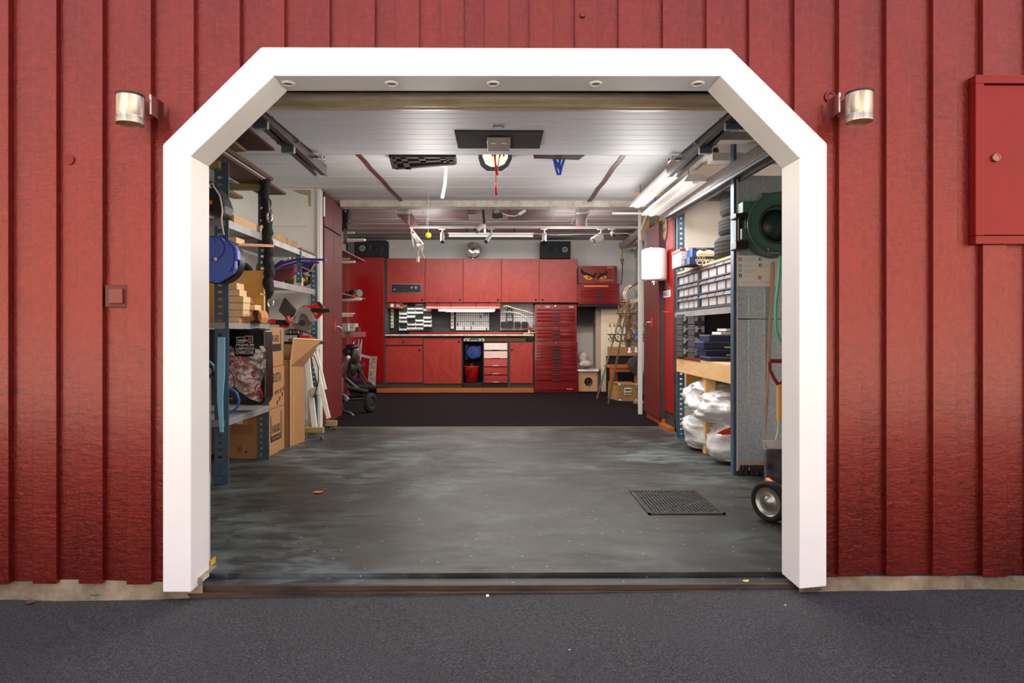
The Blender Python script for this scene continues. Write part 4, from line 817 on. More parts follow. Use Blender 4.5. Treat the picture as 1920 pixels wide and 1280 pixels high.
m.build('loops', IVO, t); m = MB(); m.bar(P(1168, 546, 6.35), P(1168, 546, 6.35)+(P(1191, 533, 6.28)-P(1168, 546, 6.35))*4.6, .022, .022); m.build('peg', BRNW, t)
# white post cabinets on the right: handled door, TIRES cabinet
def side_x(X, y0, y1, z0, z1, th): m = MB(); m.box(X, X+th, y0, y1, z0, z1); return m
ya, yb, yc_ = PX(1236, 700, 1.80).y, PX(1206.5, 700, 1.79).y, PX(1262, 700, 1.85).y
t = thing('right_cupboard', 'dark red tall cupboard with a bent chrome handle facing the carpet on the right', 'cupboard', (2.1, (ya+yb)/2, 0))
m = side_x(1.815, ya, yb, .09, 2.27, .64); m.build('body', CHAR, t); zt_ = PX(1235, 416, 1.8).z
ym = PX(1219, 700, 1.795).y
for q in ((ya+.004, ym-.001), (ym+.001, yb)): m = side_x(1.795, q[0], q[1], .085, 2.29, .018); m.build('door', REDD, t, bev=.002)
m = side_x(1.83, ya, yb, 0, .085, .6); m.build('plinth', ORW, t)
h = PX(1222.5, 604, 1.79); m = MB(); m.tube([h+Vector((0, .02, 0)), h+Vector((-.05, .02, 0)), h+Vector((-.06, .05, -.03)), h+Vector((-.06, .06, -.09))], .009, 8); m.build('handle', CHROME, t); m = MB(); m.box(h.x-.006, h.x+.004, h.y-.012, h.y+.03, h.z-.05, h.z+.05); m.build('handle_plate', RED, t)
m = side_x(1.792, PX(1219, 455, 1.79).y+.16, yb-.03, PX(1214, 465, 1.79).z, PX(1214, 430, 1.79).z, .003); m.build('poster', mat('dark_poster', (64, 58, 56), .6, rgb2=(130, 110, 104), vs=14), t)
t = thing('tires_cupboard', 'bright red tall cupboard with an oval plate and a black and white word sign', 'cupboard', (2.1, (ya+yc_)/2, 0))
yr = yc_; m = side_x(1.865, yr-.02, ya-.004, .0, 2.42, .6); m.build('body', CHAR, t)
m = side_x(1.85, yr, ya-.02, .185, 2.385, .018); dr = m.build('door', mat('tires_red', (150, 16, 14), .45, var=.06, vs=4), t, bev=.002)
m = side_x(1.853, yr-.045, yr-.018, .04, 2.44, .09); m.build('frame_post', DKST, t); m = side_x(1.79, yr-.02, ya-.01, 0, .04, .3); m.build('base_strip', ORW, t)
a = PX(1240, 559, 1.846); b_ = PX(1256, 544, 1.846); sg_ = side_x(1.845, b_.y, a.y, (a.z), b_.z+.004, .005).build('sign', PRW, t)
text('TIRES', (1.8445, a.y-.012, a.z+.012), a.y-b_.y-.024, b_.z-a.z-.02, INK, t, 'left')
c = PX(1247, 426, 1.848); ry = (PX(1242.3, 430, 1.848).y-PX(1252, 430, 1.848).y)/2; rz = .16
def ell(k, x): return [(x, c.y+ry*k*math.cos(i*math.pi/12), c.z+rz*k*math.sin(i*math.pi/12)) for i in range(24)]
m = MB(); m.prism(ell(1, 1.842), (.008, 0, 0)); m.build('oval_rim', mat('oval_dark', (96, 52, 36), .5), t); m = MB(); m.prism(ell(.86, 1.839), (.004, 0, 0)); m.build('oval_plate', mat('oval_tan', (166, 134, 92), .5), t)
for k, s_ in enumerate(('CITY', 'CO')):
    text(s_, (1.838, c.y+ry*.55, c.z+.035-.085*k), ry*1.1, .035, INK, t, 'left')
h = PX(1256, 585, 1.85); m = MB(); m.tube([h, h+Vector((-.04, .0, 0)), h+Vector((-.05, .06, .004))], .008); m.build('handle', RED, t)
# white water heater on the cupboard
t = thing('water_heater', 'white drum shaped water heater with a grey window fixed to the red cupboards', 'heater', P(1228, 531, 4.3)); Yd = 4.34
a = P(1204, 526, Yd); b_ = P(1251, 466, Yd); w_ = (b_.x-a.x); m = MB(); cxm = (a.x+b_.x)/2; H = b_.z-a.z
pr = [(w_*.42, 0), (w_*.49, .008), (w_*.5, .03), (w_*.5, H-.035), (w_*.47, H-.01), (w_*.40, H)]
m.lathe([(0, 0)]+pr+[(0, H+.004)], (cxm, Yd+.02, a.z), n=28); dd = m.build('drum', mat('enamel_white', (224, 224, 226), .3), t)
m = MB()
for i in range(9):
    a0 = math.pi*(1.02+.48*i/8)
    pass
pts = [(cxm+w_*.503*math.cos(q), Yd+.02+w_*.503*math.sin(q)) for q in [math.pi*(1.04+.46*i/8) for i in range(9)]]
zA, zB = P(1215, 523, Yd).z, P(1215, 505, Yd).z; vs = [(x, y, z) for (x, y) in pts for z in (zA, zB)]
m.add(vs, [(2*i, 2*i+2, 2*i+3, 2*i+1) for i in range(8)], True); m.build('window', mat('lilac_window', (198, 200, 222), .25), t)
m = MB(); m.sph((cxm-.03, Yd+.02, b_.z+.012), .018, n=10, m=6); m.cyl((cxm, Yd+.02, a.z-.02), (cxm, Yd+.02, a.z), .05); m.cyl((cxm, Yd+.02, a.z-.045), (cxm, Yd+.02, a.z-.02), .018); m.build('fittings', CHROME, t)
m = MB(); m.box(cxm+.05, 1.849, Yd+.03, Yd+.12, a.z+.05, b_.z-.05); m.build('wall_bracket', WHP, t)
# ------------------------------------------------------------------ right rack
XF = 1.765; XB_ = 2.33; Y0, Y1 = 2.13, 3.66
def post(name_y, x0, z1, side, parent, W_=.045, face=True, x_dir=1, z0=0.0, full=True):
    """slotted angle: solid flange along Y and a slotted flange facing the camera"""
    m = MB(); y = name_y; w = W_*x_dir; xa, xb = sorted((x0, x0+w)); p = .05
    m.box(*(sorted((x0, x0+.003*x_dir))), y, y+.04, z0, z1)
    m.box(xa, xa+W_*.3, y, y+.003, z0, z1); m.box(xb-W_*.3, xb, y, y+.003, z0, z1)
    z = z0
    while z < z1: m.box(xa+W_*.3, xb-W_*.3, y, y+.003, z, min(z+p*.62, z1)); z += p
    m.box(xa+W_*.3, xb-W_*.3, y, y+.003, z1-.01, z1)
    return m.build('post', BLUEST, parent)
t = thing('shelf_rack', 'blue-grey slotted steel shelf rack along the right wall', 'shelf', (2.05, 2.9, 0))
post(Y0, XF-.02, 2.47, 1, t, .03); m = MB(); m.box(XF-.022, XF-.002, Y0-.03, Y0, 0, 2.47); m.build('post_edge', mat('post_navy', (66, 84, 112), .4, .3), t)
post(Y1+.08, XF+.02, 2.36, 1, t, .07); post(Y0, XB_, 2.45, 1, t, .04, x_dir=1); post(Y1+.08, XB_, 2.36, 1, t, .04)
m = MB(); m.box(XF, XB_+.05, Y0, Y1+.1, 1.255, 1.265); m.box(XF, XF+.004, Y0, Y1+.1, 1.205, 1.262); sh = m.build('shelf', GREYST, t)
m = MB(); m.box(XF+.02, XB_+.04, Y0+.01, Y1+.1, 1.635, 1.65); m.build('top_board', PLY, t)
t2 = thing('work_shelf', 'pine beam shelf on a square post carrying the black crates and blue boxes', 'shelf', (2.05, 2.9, .65))
m = MB(); m.box(XF, XF+.045, Y0+.03, Y1+.05, .665, .80); m.build('beam', BEAM, t2, bev=.004)
m = MB(); m.box(XF, XB_+.04, Y0+.03, Y1+.05, .80, .815); m.build('board', PINE, t2); m = MB(); m.box(XF-.006, XF+.05, 2.95, Y1+.05, .80, .823); m.build('red_edge', REDD, t2)
a = P(1312, 745, 2.55); b_ = P(1335, 705, 2.55)
m = MB(); y_ = PX(1323, 700, XF+.03).y; m.box(XF+.03, XF+.12, y_, y_+.09, 0, .67); m.build('leg', wood_mat('pine_post', (214, 168, 110), (232, 192, 140), .6, 'z'), t2, bev=.003)
m = MB(); m.box(XF+.12, XR-.02, Y1+.11, Y1+.13, .3, 1.18); tag(m.build('plywood_sheet', PLY), 'yellow plywood sheet closing the far end of the right rack', 'plywood')
# galvanised end panels
PN = thing('end_panel', 'galvanised steel end panel of the right rack, speckled and rivet dotted', 'panel', (2.05, Y0, 0)); zs = P(1400, 598, Y0).z
for z0, z1 in ((.03, zs-.004), (zs+.004, P(1400, 330, Y0).z)):
    m = MB(); m.box(XF, XR-.02, Y0-.012, Y0-.004, z0, z1); 
    for xx in (1.86, 1.98, 2.12): m.box(xx, xx+.006, Y0-.016, Y0-.012, z0, z1)
    m.build('sheet', GALV, PN)
m = MB(); m.box(XF, XF+.012, Y0-.02, Y0-.010, .03, 2.2); m.build('edge_strip', WHP, PN)
m = MB(); z = .08
while z < 2.2: m.sph((XF+.035, Y0-.012, z), .004, n=6, m=4); z += .062
m.build('rivet', CHROME, PN)['kind'] = 'stuff'
# storage drawer cabinets on the rack
zc0, zc1 = 1.27, 1.63; ysplit = PX(1309, 560, XF).y
DRW = mat('drawer_grey', (178, 180, 184), .3, var=.06, vs=20); FRM = mat('drawer_frame', (74, 78, 90), .5); LBR = mat('label_brown', (74, 50, 50), .5)
for i, (y0, y1, lab, nc) in enumerate(((Y0+.03, ysplit-.01, 'small parts cabinet of clear drawers, near one on the right rack', 4), (ysplit+.01, Y1+.04, 'small parts cabinet of clear drawers, far one beside the red cupboard', 4))):
    t = thing('parts_cabinet', lab, 'drawers', (1.95, (y0+y1)/2, zc0), 'small parts cabinets on the right rack')
    m = MB(); m.box(XF+.05, XF+.30, y0, y1, zc0, zc1); m.box(XF, XF+.06, y0, y0+.012, zc0, zc1); m.box(XF, XF+.06, y1-.012, y1, zc0, zc1)
    for z in (zc0, zc0+.12, zc0+.24, zc1-.01): m.box(XF+.004, XF+.06, y0, y1, z, z+.010)
    m.build('frame', FRM, t); cw = (y1-y0-.024)/nc
    for c in range(nc):
        for r_ in range(3):
            a = y0+.012+c*cw+.008; b_ = a+cw-.016; z0 = zc0+.014+r_*.12; z1 = z0+.10
            m = MB(); m.box(XF+.018, XF+.048, a+.012, b_-.012, z0, z1-.028); q = m.build('drawer', DRW, t, bev=.002)
            m = MB(); m.prism([(XF-.004, a, z1-.03), (XF+.012, a, z1), (XF+.05, a, z1), (XF+.05, a, z1-.03)], (0, b_-a, 0)); m.build('label_lip', LBR if (c+r_) % 3 else FRM, q)
# board games, tyres
def sbox(name, label, x0, y0, x1, y1, Y, d, mt_, cat, group=None, bev=.003):
    m = MB(); m.px(x0, y0, x1, y1, Y, d); a = P((x0+x1)/2, y1, Y+d/2); t = thing(name, label, cat, a, group); m.build('carton', mt_, t, bev=bev); return t
zt0 = 1.652
def gbox(name, label, x0, x1, ytop, Y, d, z0, z1, mt_, cat='box', group=None):
    a = P(x0, 500, Y); b_ = P(x1, 500, Y); t = thing(name, label, cat, ((a.x+b_.x)/2, Y, z0), group); m = MB(); m.box(a.x, b_.x, Y, Y+d, z0, z1); m.build('carton', mt_, t, bev=.002); return t
NVB = mat('game_navy', (44, 58, 92), .5)
Yg = 2.95; z1 = P(1300, 479, Yg).z
t = gbox('board_game', 'dark blue game box with gold crest, lower of the two on the right rack', 1293, 1349, 0, Yg, .3, zt0, P(1300, 481.5, Yg).z, NVB, 'game', 'board games on the right rack')
text('NORDLANDS', P(1304, 491, Yg-.002), .17, .028, PRW, t); text('CITY', P(1305.5, 497, Yg-.002), .15, .05, PRW, t); m = MB(); p = P(1315, 484, Yg-.002); m.torus(p+Vector((-.02, 0, 0)), (0, 1, 0), .012, .003, 12, 5); m.torus(p+Vector((.02, 0, 0)), (0, 1, 0), .012, .003, 12, 5); m.build('crest', mat('gold_print', (206, 170, 70), .5), t)
zg = P(1300, 481.5, Yg).z
t = gbox('board_game', 'blue game box with a white wave picture, upper of the two on the right rack', 1298, 1346, 0, Yg, .3, zg+.001, P(1300, 464, Yg).z, mat('game_blue', (42, 74, 134), .5), 'game', 'board games on the right rack')
m = MB(); m.prism([P(*q, Yg-.003) for q in ((1306, 472), (1312, 468), (1320, 471), (1328, 467), (1336, 470), (1344, 469), (1344, 476), (1330, 477), (1318, 475), (1306, 478))][::-1], (0, .002, 0)); m.build('picture', PRW, t)
m = MB(); m.prism([P(*q, Yg-.004) for q in ((1306, 478), (1318, 475.5), (1330, 477.5), (1344, 476.5), (1344, 480.5), (1306, 480.5))][::-1], (0, .002, 0)); m.build('picture_sand', mat('sand_print', (222, 204, 130), .5), t)
m = MB(); m.px(1300, 465, 1344, 468, Yg-.003, .002); m.build('title_band', NVB, t); text('PACK BREEZE', P(1306, 467.3, Yg-.005), .09, .012, mat('gold_print', (206, 170, 70), .5), t)
SPK = mat('speckled_carton', (214, 212, 210), .6, rgb2=(70, 46, 46), vs=50)
gbox('small_carton', 'maroon and speckled carton left of the board games on the right rack', 1277, 1292, 0, 3.1, .3, zt0, P(1280, 471, 3.1).z, SPK, group='cartons left of the board games'); a_ = P(1280, 471, 3.1).z
gbox('small_carton', 'flat dark red carton on top of the speckled one on the right rack', 1275, 1289, 0, 3.12, .28, a_+.001, P(1280, 465, 3.1).z, mat('maroon', (116, 30, 34), .5), group='cartons left of the board games')
gbox('small_carton', 'narrow brown and white carton touching the board games on the right rack', 1289.5, 1297.5, 0, 3.06, .3, a_+.001, P(1280, 464.5, 3.1).z, mat('brown_carton', (96, 70, 60), .6, rgb2=(196, 190, 186), vs=30), group='cartons left of the board games')
for i, (lx, yb_, yt_) in enumerate(((1343, 482, 443), (1351, 443, 406), (1354, 406, 364))):
    Yt = 2.62; z0 = P(1360, yb_, Yt).z; z1 = P(1360, yt_, Yt).z; r = .30; xx = P(lx, 440, Yt).x+r
    if i == 0: z0 = 1.652
    t = thing('tyre', 'black tyre lying in the stack on the right rack, '+('bottom', 'middle', 'top')[i]+' one', 'tyre', (xx, Yt, z0), 'tyres on the right rack')
    h = z1-z0; m = MB(); m.lathe([(.19, .03), (.21, .0), (r-.03, .004), (r-.004, h*.16), (r, h*.3), (r, h*.7), (r-.004, h*.84), (r-.03, h-.004), (.21, h), (.19, h-.03), (.19, .03)], (xx, Yt, z0), n=40); m.build('casing', RUB, t)
    m = MB()
    for k in range(4): m.torus((xx, Yt, z0+h*(.26+.16*k)), (0, 0, 1), r-.001, .005, 36, 5)
    m.build('tread_rib', RUB, t)
# crates and blue cases on the pine shelf
for c in range(2):
    for r_ in range(4):
        xa = (1279, 1301.5)[c]; xb = (1301, 1318)[c]; Yc = (3.42, 3.15)[c]; z0 = .818+r_*.104; z1 = z0+.10
        a = P(xa, 640, Yc); b_ = P(xb if c == 0 else 1322, 640, Yc)
        t = thing('organiser_case', 'dark grey clasped case, %s in the %s column on the pine shelf' % (('bottom', 'second from bottom', 'third from bottom', 'top')[r_], ('left', 'right')[c]), 'case', ((a.x+b_.x)/2, Yc, z0), 'dark grey cases on the pine shelf')
        m = MB(); m.box(a.x, b_.x, Yc, Yc+.2, z0, z1-.003); m.box(a.x-.003, b_.x+.003, Yc-.004, Yc+.2, z0+.055, z0+.066); m.build('shell', mat('case_dark', (62, 63, 66), .5), t, bev=.004)
        m = MB(); w_ = b_.x-a.x
        m.torus((a.x+w_*.5, Yc-.008, z0+.045), (0, 1, 0), .022, .005, 12, 6, 180, 360)
        for q in (.2, .8): m.box(a.x+w_*q-.01, a.x+w_*q+.01, Yc-.010, Yc, z0+.03, z0+.085)
        m.build('clasp', mat('case_grey', (150, 150, 154), .4), t)
m = MB(); a = P(1318, 682, 3.3); m.box(a.x, XB_, 3.28, 3.6, .818, 1.245); tag(m.build('black_crate', mat('crate_black', (46, 46, 48), .5), bev=.004), 'large dark crate standing behind the blue cases on the pine shelf', 'crate')
for i, (xa, yt_, yb_, Yc, lb) in enumerate(((1332, 669, 682, 2.66, 'bottom'), (1323, 655, 668.5, 2.78, 'second from bottom'), (1319, 640.5, 654, 2.74, 'third from bottom'), (1330, 627.5, 640, 2.66, 'top'))):
    z1 = P(1350, yt_, Yc).z; z0 = P(1350, yb_, Yc).z if i else .818
    a = P(xa, 650, Yc); t = thing('blue_case', 'flat dark blue case with grey lid edge, %s of the stack of four' % lb, 'case', (a.x+.2, Yc, z0), 'blue cases stacked on the pine shelf')
    m = MB(); m.box(a.x, XB_-.06, Yc, Yc+.26, z0, z1-.012); m.build('shell', mat('case_navy', (24, 36, 78), .45), t, bev=.004); m = MB(); m.box(a.x-.004, XB_-.06, Yc-.004, Yc+.26, z1-.012, z1); m.build('lid', mat('case_lid', (84, 96, 124), .4), t)
    m = MB(); q = a.x+.13; m.box(q, q+.035, Yc-.006, Yc, z0+.012, z1-.018); m.build('latch', BLUD, t); m = MB(); m.prism([(q+.045, Yc-.002, z0+.008), (q+.11, Yc-.002, z0+.006), (q+.11, Yc-.002, z0+.022), (q+.045, Yc-.002, z0+.020)], (0, .003, 0)); m.build('yellow_tag', YEL, t)
for i in range(2):
    m = MB(); z = P(1360, 627.5, 2.66).z+.002+i*.028; a = P(1350-i*-10, 620, 2.7); m.box(a.x, XB_-.08, 2.68, 2.9, z, z+.022); tag(m.build('paper_pad', PRW), ('white notepad on top of the blue cases', 'upper white notepad on the first one over the blue cases')[i], 'notepad')
# plastic bags on the floor
def bag(label, c, rx, ry, rz, seed, group='white plastic sacks on the floor'):
    from mathutils import noise as mn
    m = MB(); n, k = 56, 34; vs = []; o_ = Vector((seed*3.7, seed*1.3, 0))
    for j in range(k+1):
        t_ = math.pi*j/k; f = j/k
        for i in range(n):
            q = 2*math.pi*i/n; d = Vector((math.cos(q)*math.sin(t_), math.sin(q)*math.sin(t_), math.cos(t_)))
            w = 1+.26*mn.noise(d*1.5+o_)+.12*(1-2*abs(mn.noise(d*3.2+o_)))+.07*(1-3*abs(mn.noise(Vector((d.x*5, d.y*5, d.z*2.2))+o_*2)))+.03*mn.noise(d*11+o_)
            s_ = max(math.sin(t_), 1e-3)**.62*(1+.16*(f-.5)); z = math.copysign(abs(math.cos(t_))**.75, math.cos(t_))
            vs.append((c[0]+rx*s_*math.cos(q)*w, c[1]+ry*s_*math.sin(q)*w, max(c[2]+rz+rz*z*(.8+.2*w) + .05*mn.noise(Vector((q, 0, seed)))*(1-f), c[2]+.001)))
    fs = [(j*n+i, (j+1)*n+i, (j+1)*n+(i+1) % n, j*n+(i+1) % n) for j in range(k) for i in range(n)]
    m.add(vs, fs, True); o = m.build('plastic_sack', BAG)
    return tag(o, label, 'bag', group)
bag('white plastic sack with grey print on the floor against the red cupboard base', (1.98, 3.18, 0), .27, .30, .165, 1)
bag('white plastic sack lying on top of the one nearest the red cupboard', (1.97, 3.16, .31), .26, .28, .155, 2)
bag('white plastic sack on the floor nearest the blue rack post', (2.04, 2.62, 0), .29, .24, .17, 3)
bag('large white plastic sack on top, slumping beside the square wooden leg', (2.03, 2.70, .30), .33, .30, .14, 4)
bag('white plastic sack at the back behind the square wooden leg', (2.20, 3.05, .40), .2, .2, .14, 6)
m = MB(); m.prism([P(*q, 2.36) for q in ((1344, 812), (1358, 805), (1373, 800), (1374, 814), (1355, 815))][::-1], (0, .01, 0)); tag(m.build('red_cloth', RED), 'red cloth corner between the two nearest white sacks', 'cloth')
# poster on the panel
t = thing('recycling_poster', 'white poster with small coloured square symbols on the galvanised panel', 'poster', P(1420, 536, Y0-.02)); m = MB(); m.px(1380, 479, 1459, 536.5, Y0-.022, .004); m.build('sheet', PRW, t)
for q, c, nm in (((1388, 486), (168, 40, 150), 'violet_symbol'), ((1388, 498), (120, 190, 150), 'green_symbol'), ((1388, 506.5), (120, 190, 150), 'green_symbol'), ((1388, 516.5), (40, 40, 44), 'black_symbol'), ((1425.5, 486), (40, 130, 190), 'blue_symbol'), ((1425.5, 497.5), (90, 90, 110), 'grey_symbol'), ((1425, 520.5), (214, 40, 36), 'red_symbol')):
    m = MB(); p = P(*q, Y0-.023); m.box(p.x-.011, p.x+.011, Y0-.0245, Y0-.022, p.z-.012, p.z+.012); sy = m.build(nm, mat('sym_%d_%d' % (c[0], c[1]), c, .5), t); m = MB(); m.prism([(p.x-.006, Y0-.0255, p.z-.007), (p.x+.006, Y0-.0255, p.z-.007), (p.x+.003, Y0-.0255, p.z+.006), (p.x-.003, Y0-.0255, p.z+.006)], (0, .001, 0)); m.build('icon', PRW, sy)
GT = mat('faint_print', (206, 204, 206), .6)
m = MB()
for q in ((1396, 485, 1418), (1396, 488.5, 1414), (1394, 498, 1411), (1394, 507, 1416), (1394, 510.5, 1412), (1394, 517, 1404), (1434, 485, 1452), (1434, 498, 1450), (1432, 508, 1437), (1390, 528, 1415), (1393, 531, 1413), (1424, 528, 1450), (1432, 531, 1448)): m.px(q[0], q[1]-.5, q[2], q[1]+.5, Y0-.0235, .002)
m.build('text_line', GT, t)['kind'] = 'stuff'
# green reel on black bracket
t = thing('garden_hose_reel', 'round dark green hose reel on a black bracket fixed to the galvanised panel', 'hose reel', P(1440, 480, 1.9)); Yr = 1.95; c = P(1462, 420, Yr); m = MB(); rb = (c.x-P(1402, 420, Yr).x)
m.lathe([(rb*.50, .07), (rb*.52, .03), (rb*.58, .02), (rb*.66, .03), (rb*.90, .02), (rb*.97, .0), (rb, .012), (rb*.96, .05), (rb*.96, .12), (rb, .14), (rb*.6, .15), (rb*.5, .07)], c, (0, 1, 0), 44); m.build('drum', GRN, t)
m = MB(); m.torus(c+Vector((0, .005, 0)), (0, 1, 0), rb*.985, .008, 44, 8); m.build('rim', mat('green_rim', (86, 104, 88), .35), t)
m = MB(); m.torus(c+Vector((0, .02, 0)), (0, 1, 0), rb*.58, .008, 36, 8); m.lathe([(0, .04), (rb*.30, .05), (rb*.5, .09)], c, (0, 1, 0), 30); m.build('hub', mat('hub_green', (30, 52, 50), .4), t)
m = MB(); m.px(1393, 377.5, 1421, 398, Yr+.02, .10); m.build('arm', GRN, t, bev=.005); m = MB(); m.px(1391, 428, 1417, 449, Yr+.02, .10); m.build('arm', GRN, t, bev=.005); m = MB(); m.prism([P(*q, Yr+.03) for q in ((1415, 447), (1430, 450), (1445, 470), (1461, 475), (1461, 462), (1440, 448), (1425, 438))][::-1], (0, .06, 0)); m.build('lower_arm', GRN, t, bev=.004); m = MB(); m.px(1427, 361, 1461, 372, Yr+.03, .08); m.build('arm', GRN, t, bev=.005)
m = MB(); m.px(1380, 399, 1404, 408, Yr+.0, .12); m.px(1380, 451, 1404, 467, Yr+.0, .12); m.cyl(P(1386, 408, Yr+.03), P(1386, 452, Yr+.03), .009); m.cyl(P(1399, 408, Yr+.04), P(1399, 452, Yr+.04), .009); m.px(1380, 408, 1384, 452, Yr+.1, .05); m.build('bracket', BLK, t, bev=.006)
m = MB(); p0, p1 = P(1440, 466, Yr-.01), P(1461, 472, Yr-.01); m.tube([p0, P(1440, 474, Yr-.01), P(1461, 474.5, Yr-.01)], .005); m.build('crank', STEEL, t)
# turquoise hose, broom, shovel, hand cart
m = MB(); m.tube([P(1463, 480, 1.9), P(1461, 520, 1.88), P(1456, 560, 1.86), P(1454, 595, 1.86), P(1456, 620, 1.86), P(1463, 638, 1.86), P(1480, 650, 1.86)], .010, 8); tag(m.build('garden_hose', TURQ), 'turquoise hose hanging at the right edge of the opening', 'hose')
t = thing('broom', 'wide broom with a long pale wooden stick leaning on the galvanised panel', 'broom', PZ(1412, 890, 0)); yb0 = PZ(1412, 890, 0).y
m = MB(); m.cyl(P(1431, 868, yb0+.03), P(1449, 491, Y0-.05), .0135, n=12); m.build('stick', wood_mat('stick_wood', (178, 150, 118), (206, 182, 150), .6, 'z'), t)
a = P(1388, 872, yb0); b_ = P(1462, 866, yb0); m = MB(); m.box(a.x, b_.x, yb0, yb0+.06, a.z, b_.z+.012); m.build('head', mat('broom_block', (176, 164, 142), .7), t, bev=.004)
m = MB(); rr = random.Random(4)
nb = 13
for i in range(nb):
    for j in range(3):
        x = a.x+.014+(b_.x-a.x-.02)*i/(nb-1); y = yb0+.01+.02*j; m.cyl((x, y, a.z+.004), (x+rr.uniform(-.012, .006)-.010*(i < 3), y-.012+rr.uniform(-.01, .01), .0015), .008, .013, 7)
m.build('bristles', mat('bristle_brown', (48, 38, 34), .9, bump=.6, bs=120), t)['kind'] = 'stuff'
t = thing('snow_shovel', 'shovel with a dark red D grip and yellow shaft sleeve at the right edge', 'shovel', P(1465, 790, 1.6)); Ys = 1.55
m = MB(); m.tube([P(1443, 676.5, Ys), P(1475, 676.5, Ys)], .014, 10); m.tube([P(1443, 678, Ys), P(1444, 694, Ys), P(1452, 710, Ys), P(1460, 722, Ys)], .011, 10); m.tube([P(1475, 678, Ys), P(1474, 694, Ys), P(1468, 710, Ys), P(1460, 722, Ys)], .011, 10); m.build('grip', mat('grip_red', (138, 28, 38), .45), t)
m = MB(); m.cyl(P(1461, 720, Ys), P(1461, 788, Ys), .015, n=12); m.build('shaft', mat('shaft_yellow', (232, 170, 82), .5), t)
m = MB(); m.tube([P(1461, 788, Ys), P(1459, 812, Ys), P(1455, 825, Ys)], .009, 8); a = P(1434, 826, Ys)
m.prism([P(1431, 826, Ys), P(1470, 826, Ys), P(1470, 850, Ys-.05), P(1441, 850, Ys-.05)][::-1], (0, .01, 0)); m.prism([P(1431, 826, Ys), P(1433, 850, Ys-.1), P(1440, 880, Ys-.1), P(1441, 850, Ys-.05)][::-1], (.004, 0, 0)); a = P(1445, 850, Ys-.03); b_ = P(1480, 850, Ys-.03); m.box(a.x, b_.x, Ys-.04, Ys-.03, .002, a.z+.01); m.build('scoop', mat('scoop_grey', (190, 190, 188), .4), t)
t = thing('hand_cart', 'hand cart with black tray, orange frame and a steel hub wheel at the right edge', 'cart', P(1450, 980, 1.0))
Yc = 1.30; m = MB(); a = P(1437, 922, Yc); b_ = P(1485, 842, Yc); m.box(a.x, b_.x, Yc, Yc+.04, a.z, b_.z); m.build('tray', mat('tray_black', (44, 45, 48), .45, rgb2=(96, 98, 104), vs=18), t, bev=.006)
m = MB(); m.tube([P(1440, 900, Yc-.02), P(1450, 908, Yc-.1), P(1463, 915, Yc-.16), P(1485, 925, Yc-.2)], .018, 10); m.tube([P(1455, 945, 1.0), P(1490, 940, 1.0)], .012, 8); m.build('frame', ORG, t)
Yw = .95; c = P(1444, 943, Yw); ax = Vector((.86, .50, 0)).normalized(); rw = .112; c.z = rw+.001; m = MB()
m.lathe([(rw*.72, -.022), (rw*.86, -.034), (rw*.97, -.026), (rw, -.008), (rw, .008), (rw*.97, .026), (rw*.86, .034), (rw*.72, .022), (rw*.72, -.022)], c, ax, 32); w = m.build('wheel', RUB, t)
m = MB(); m.lathe([(rw*.73, -.022), (rw*.62, -.010), (rw*.30, -.012), (rw*.22, -.030), (0.0, -.034)], c, ax, 28); m.lathe([(rw*.73, .022), (rw*.6, .01), (0, .012)], c, ax, 28); m.build('hub', mat('hub_steel', (176, 178, 172), .3, .8, var=.2, vs=30), w)
m = MB(); m.cyl(c, c+ax*.5, .010); m.build('axle', STEEL, t)
# ------------------------------------------------------------------ left rack
LX = -1.905; LB = -2.42; YA, YM, YC = 1.85, 2.72, 4.05
t = thing('shelf_rack', 'blue-grey slotted steel shelf rack along the left wall, loaded with timber and boxes', 'shelf', (-2.15, 2.9, 0))
post(YA, LX, P(425, 305, YA).z, 1, t, .078, x_dir=-1); post(YM, LX-.03, P(490, 338, YM).z, 1, t, .07, x_dir=-1); post(YC, LX+.01, P(590, 485, YC).z, 1, t, .06, x_dir=-1); post(3.55, LX, P(558, 470, 3.55).z, 1, t, .045, x_dir=-1, z0=P(558, 530, 3.55).z)
for y, x in ((YA, LX), (YM, LX-.03)):
    m = MB(); m.box(x-.002, x+.022, y-.004, y+.004, 0, P(425, 305, YA).z); m.build('post_edge', BLUEST, t)
def shelf(y0, y1, z, th, par=t, dx=0): 
    m = MB(); m.box(LB, LX-.01+dx, y0, y1, z+th-.008, z+th); m.box(LX-.012+dx, LX-.008+dx, y0, y1, z, z+th); m.box(LB, LX+dx, y0-.004, y0, z, z+th); return m.build('shelf', GREYST, par)
shelf(YA, YM, .40, .05); shelf(YA, YM, 1.085, .042); shelf(YA, YM, 1.80, .055); shelf(YM+.05, YC+.05, 1.80, .05); shelf(YM+.05, YC+.05, 1.445, .055)
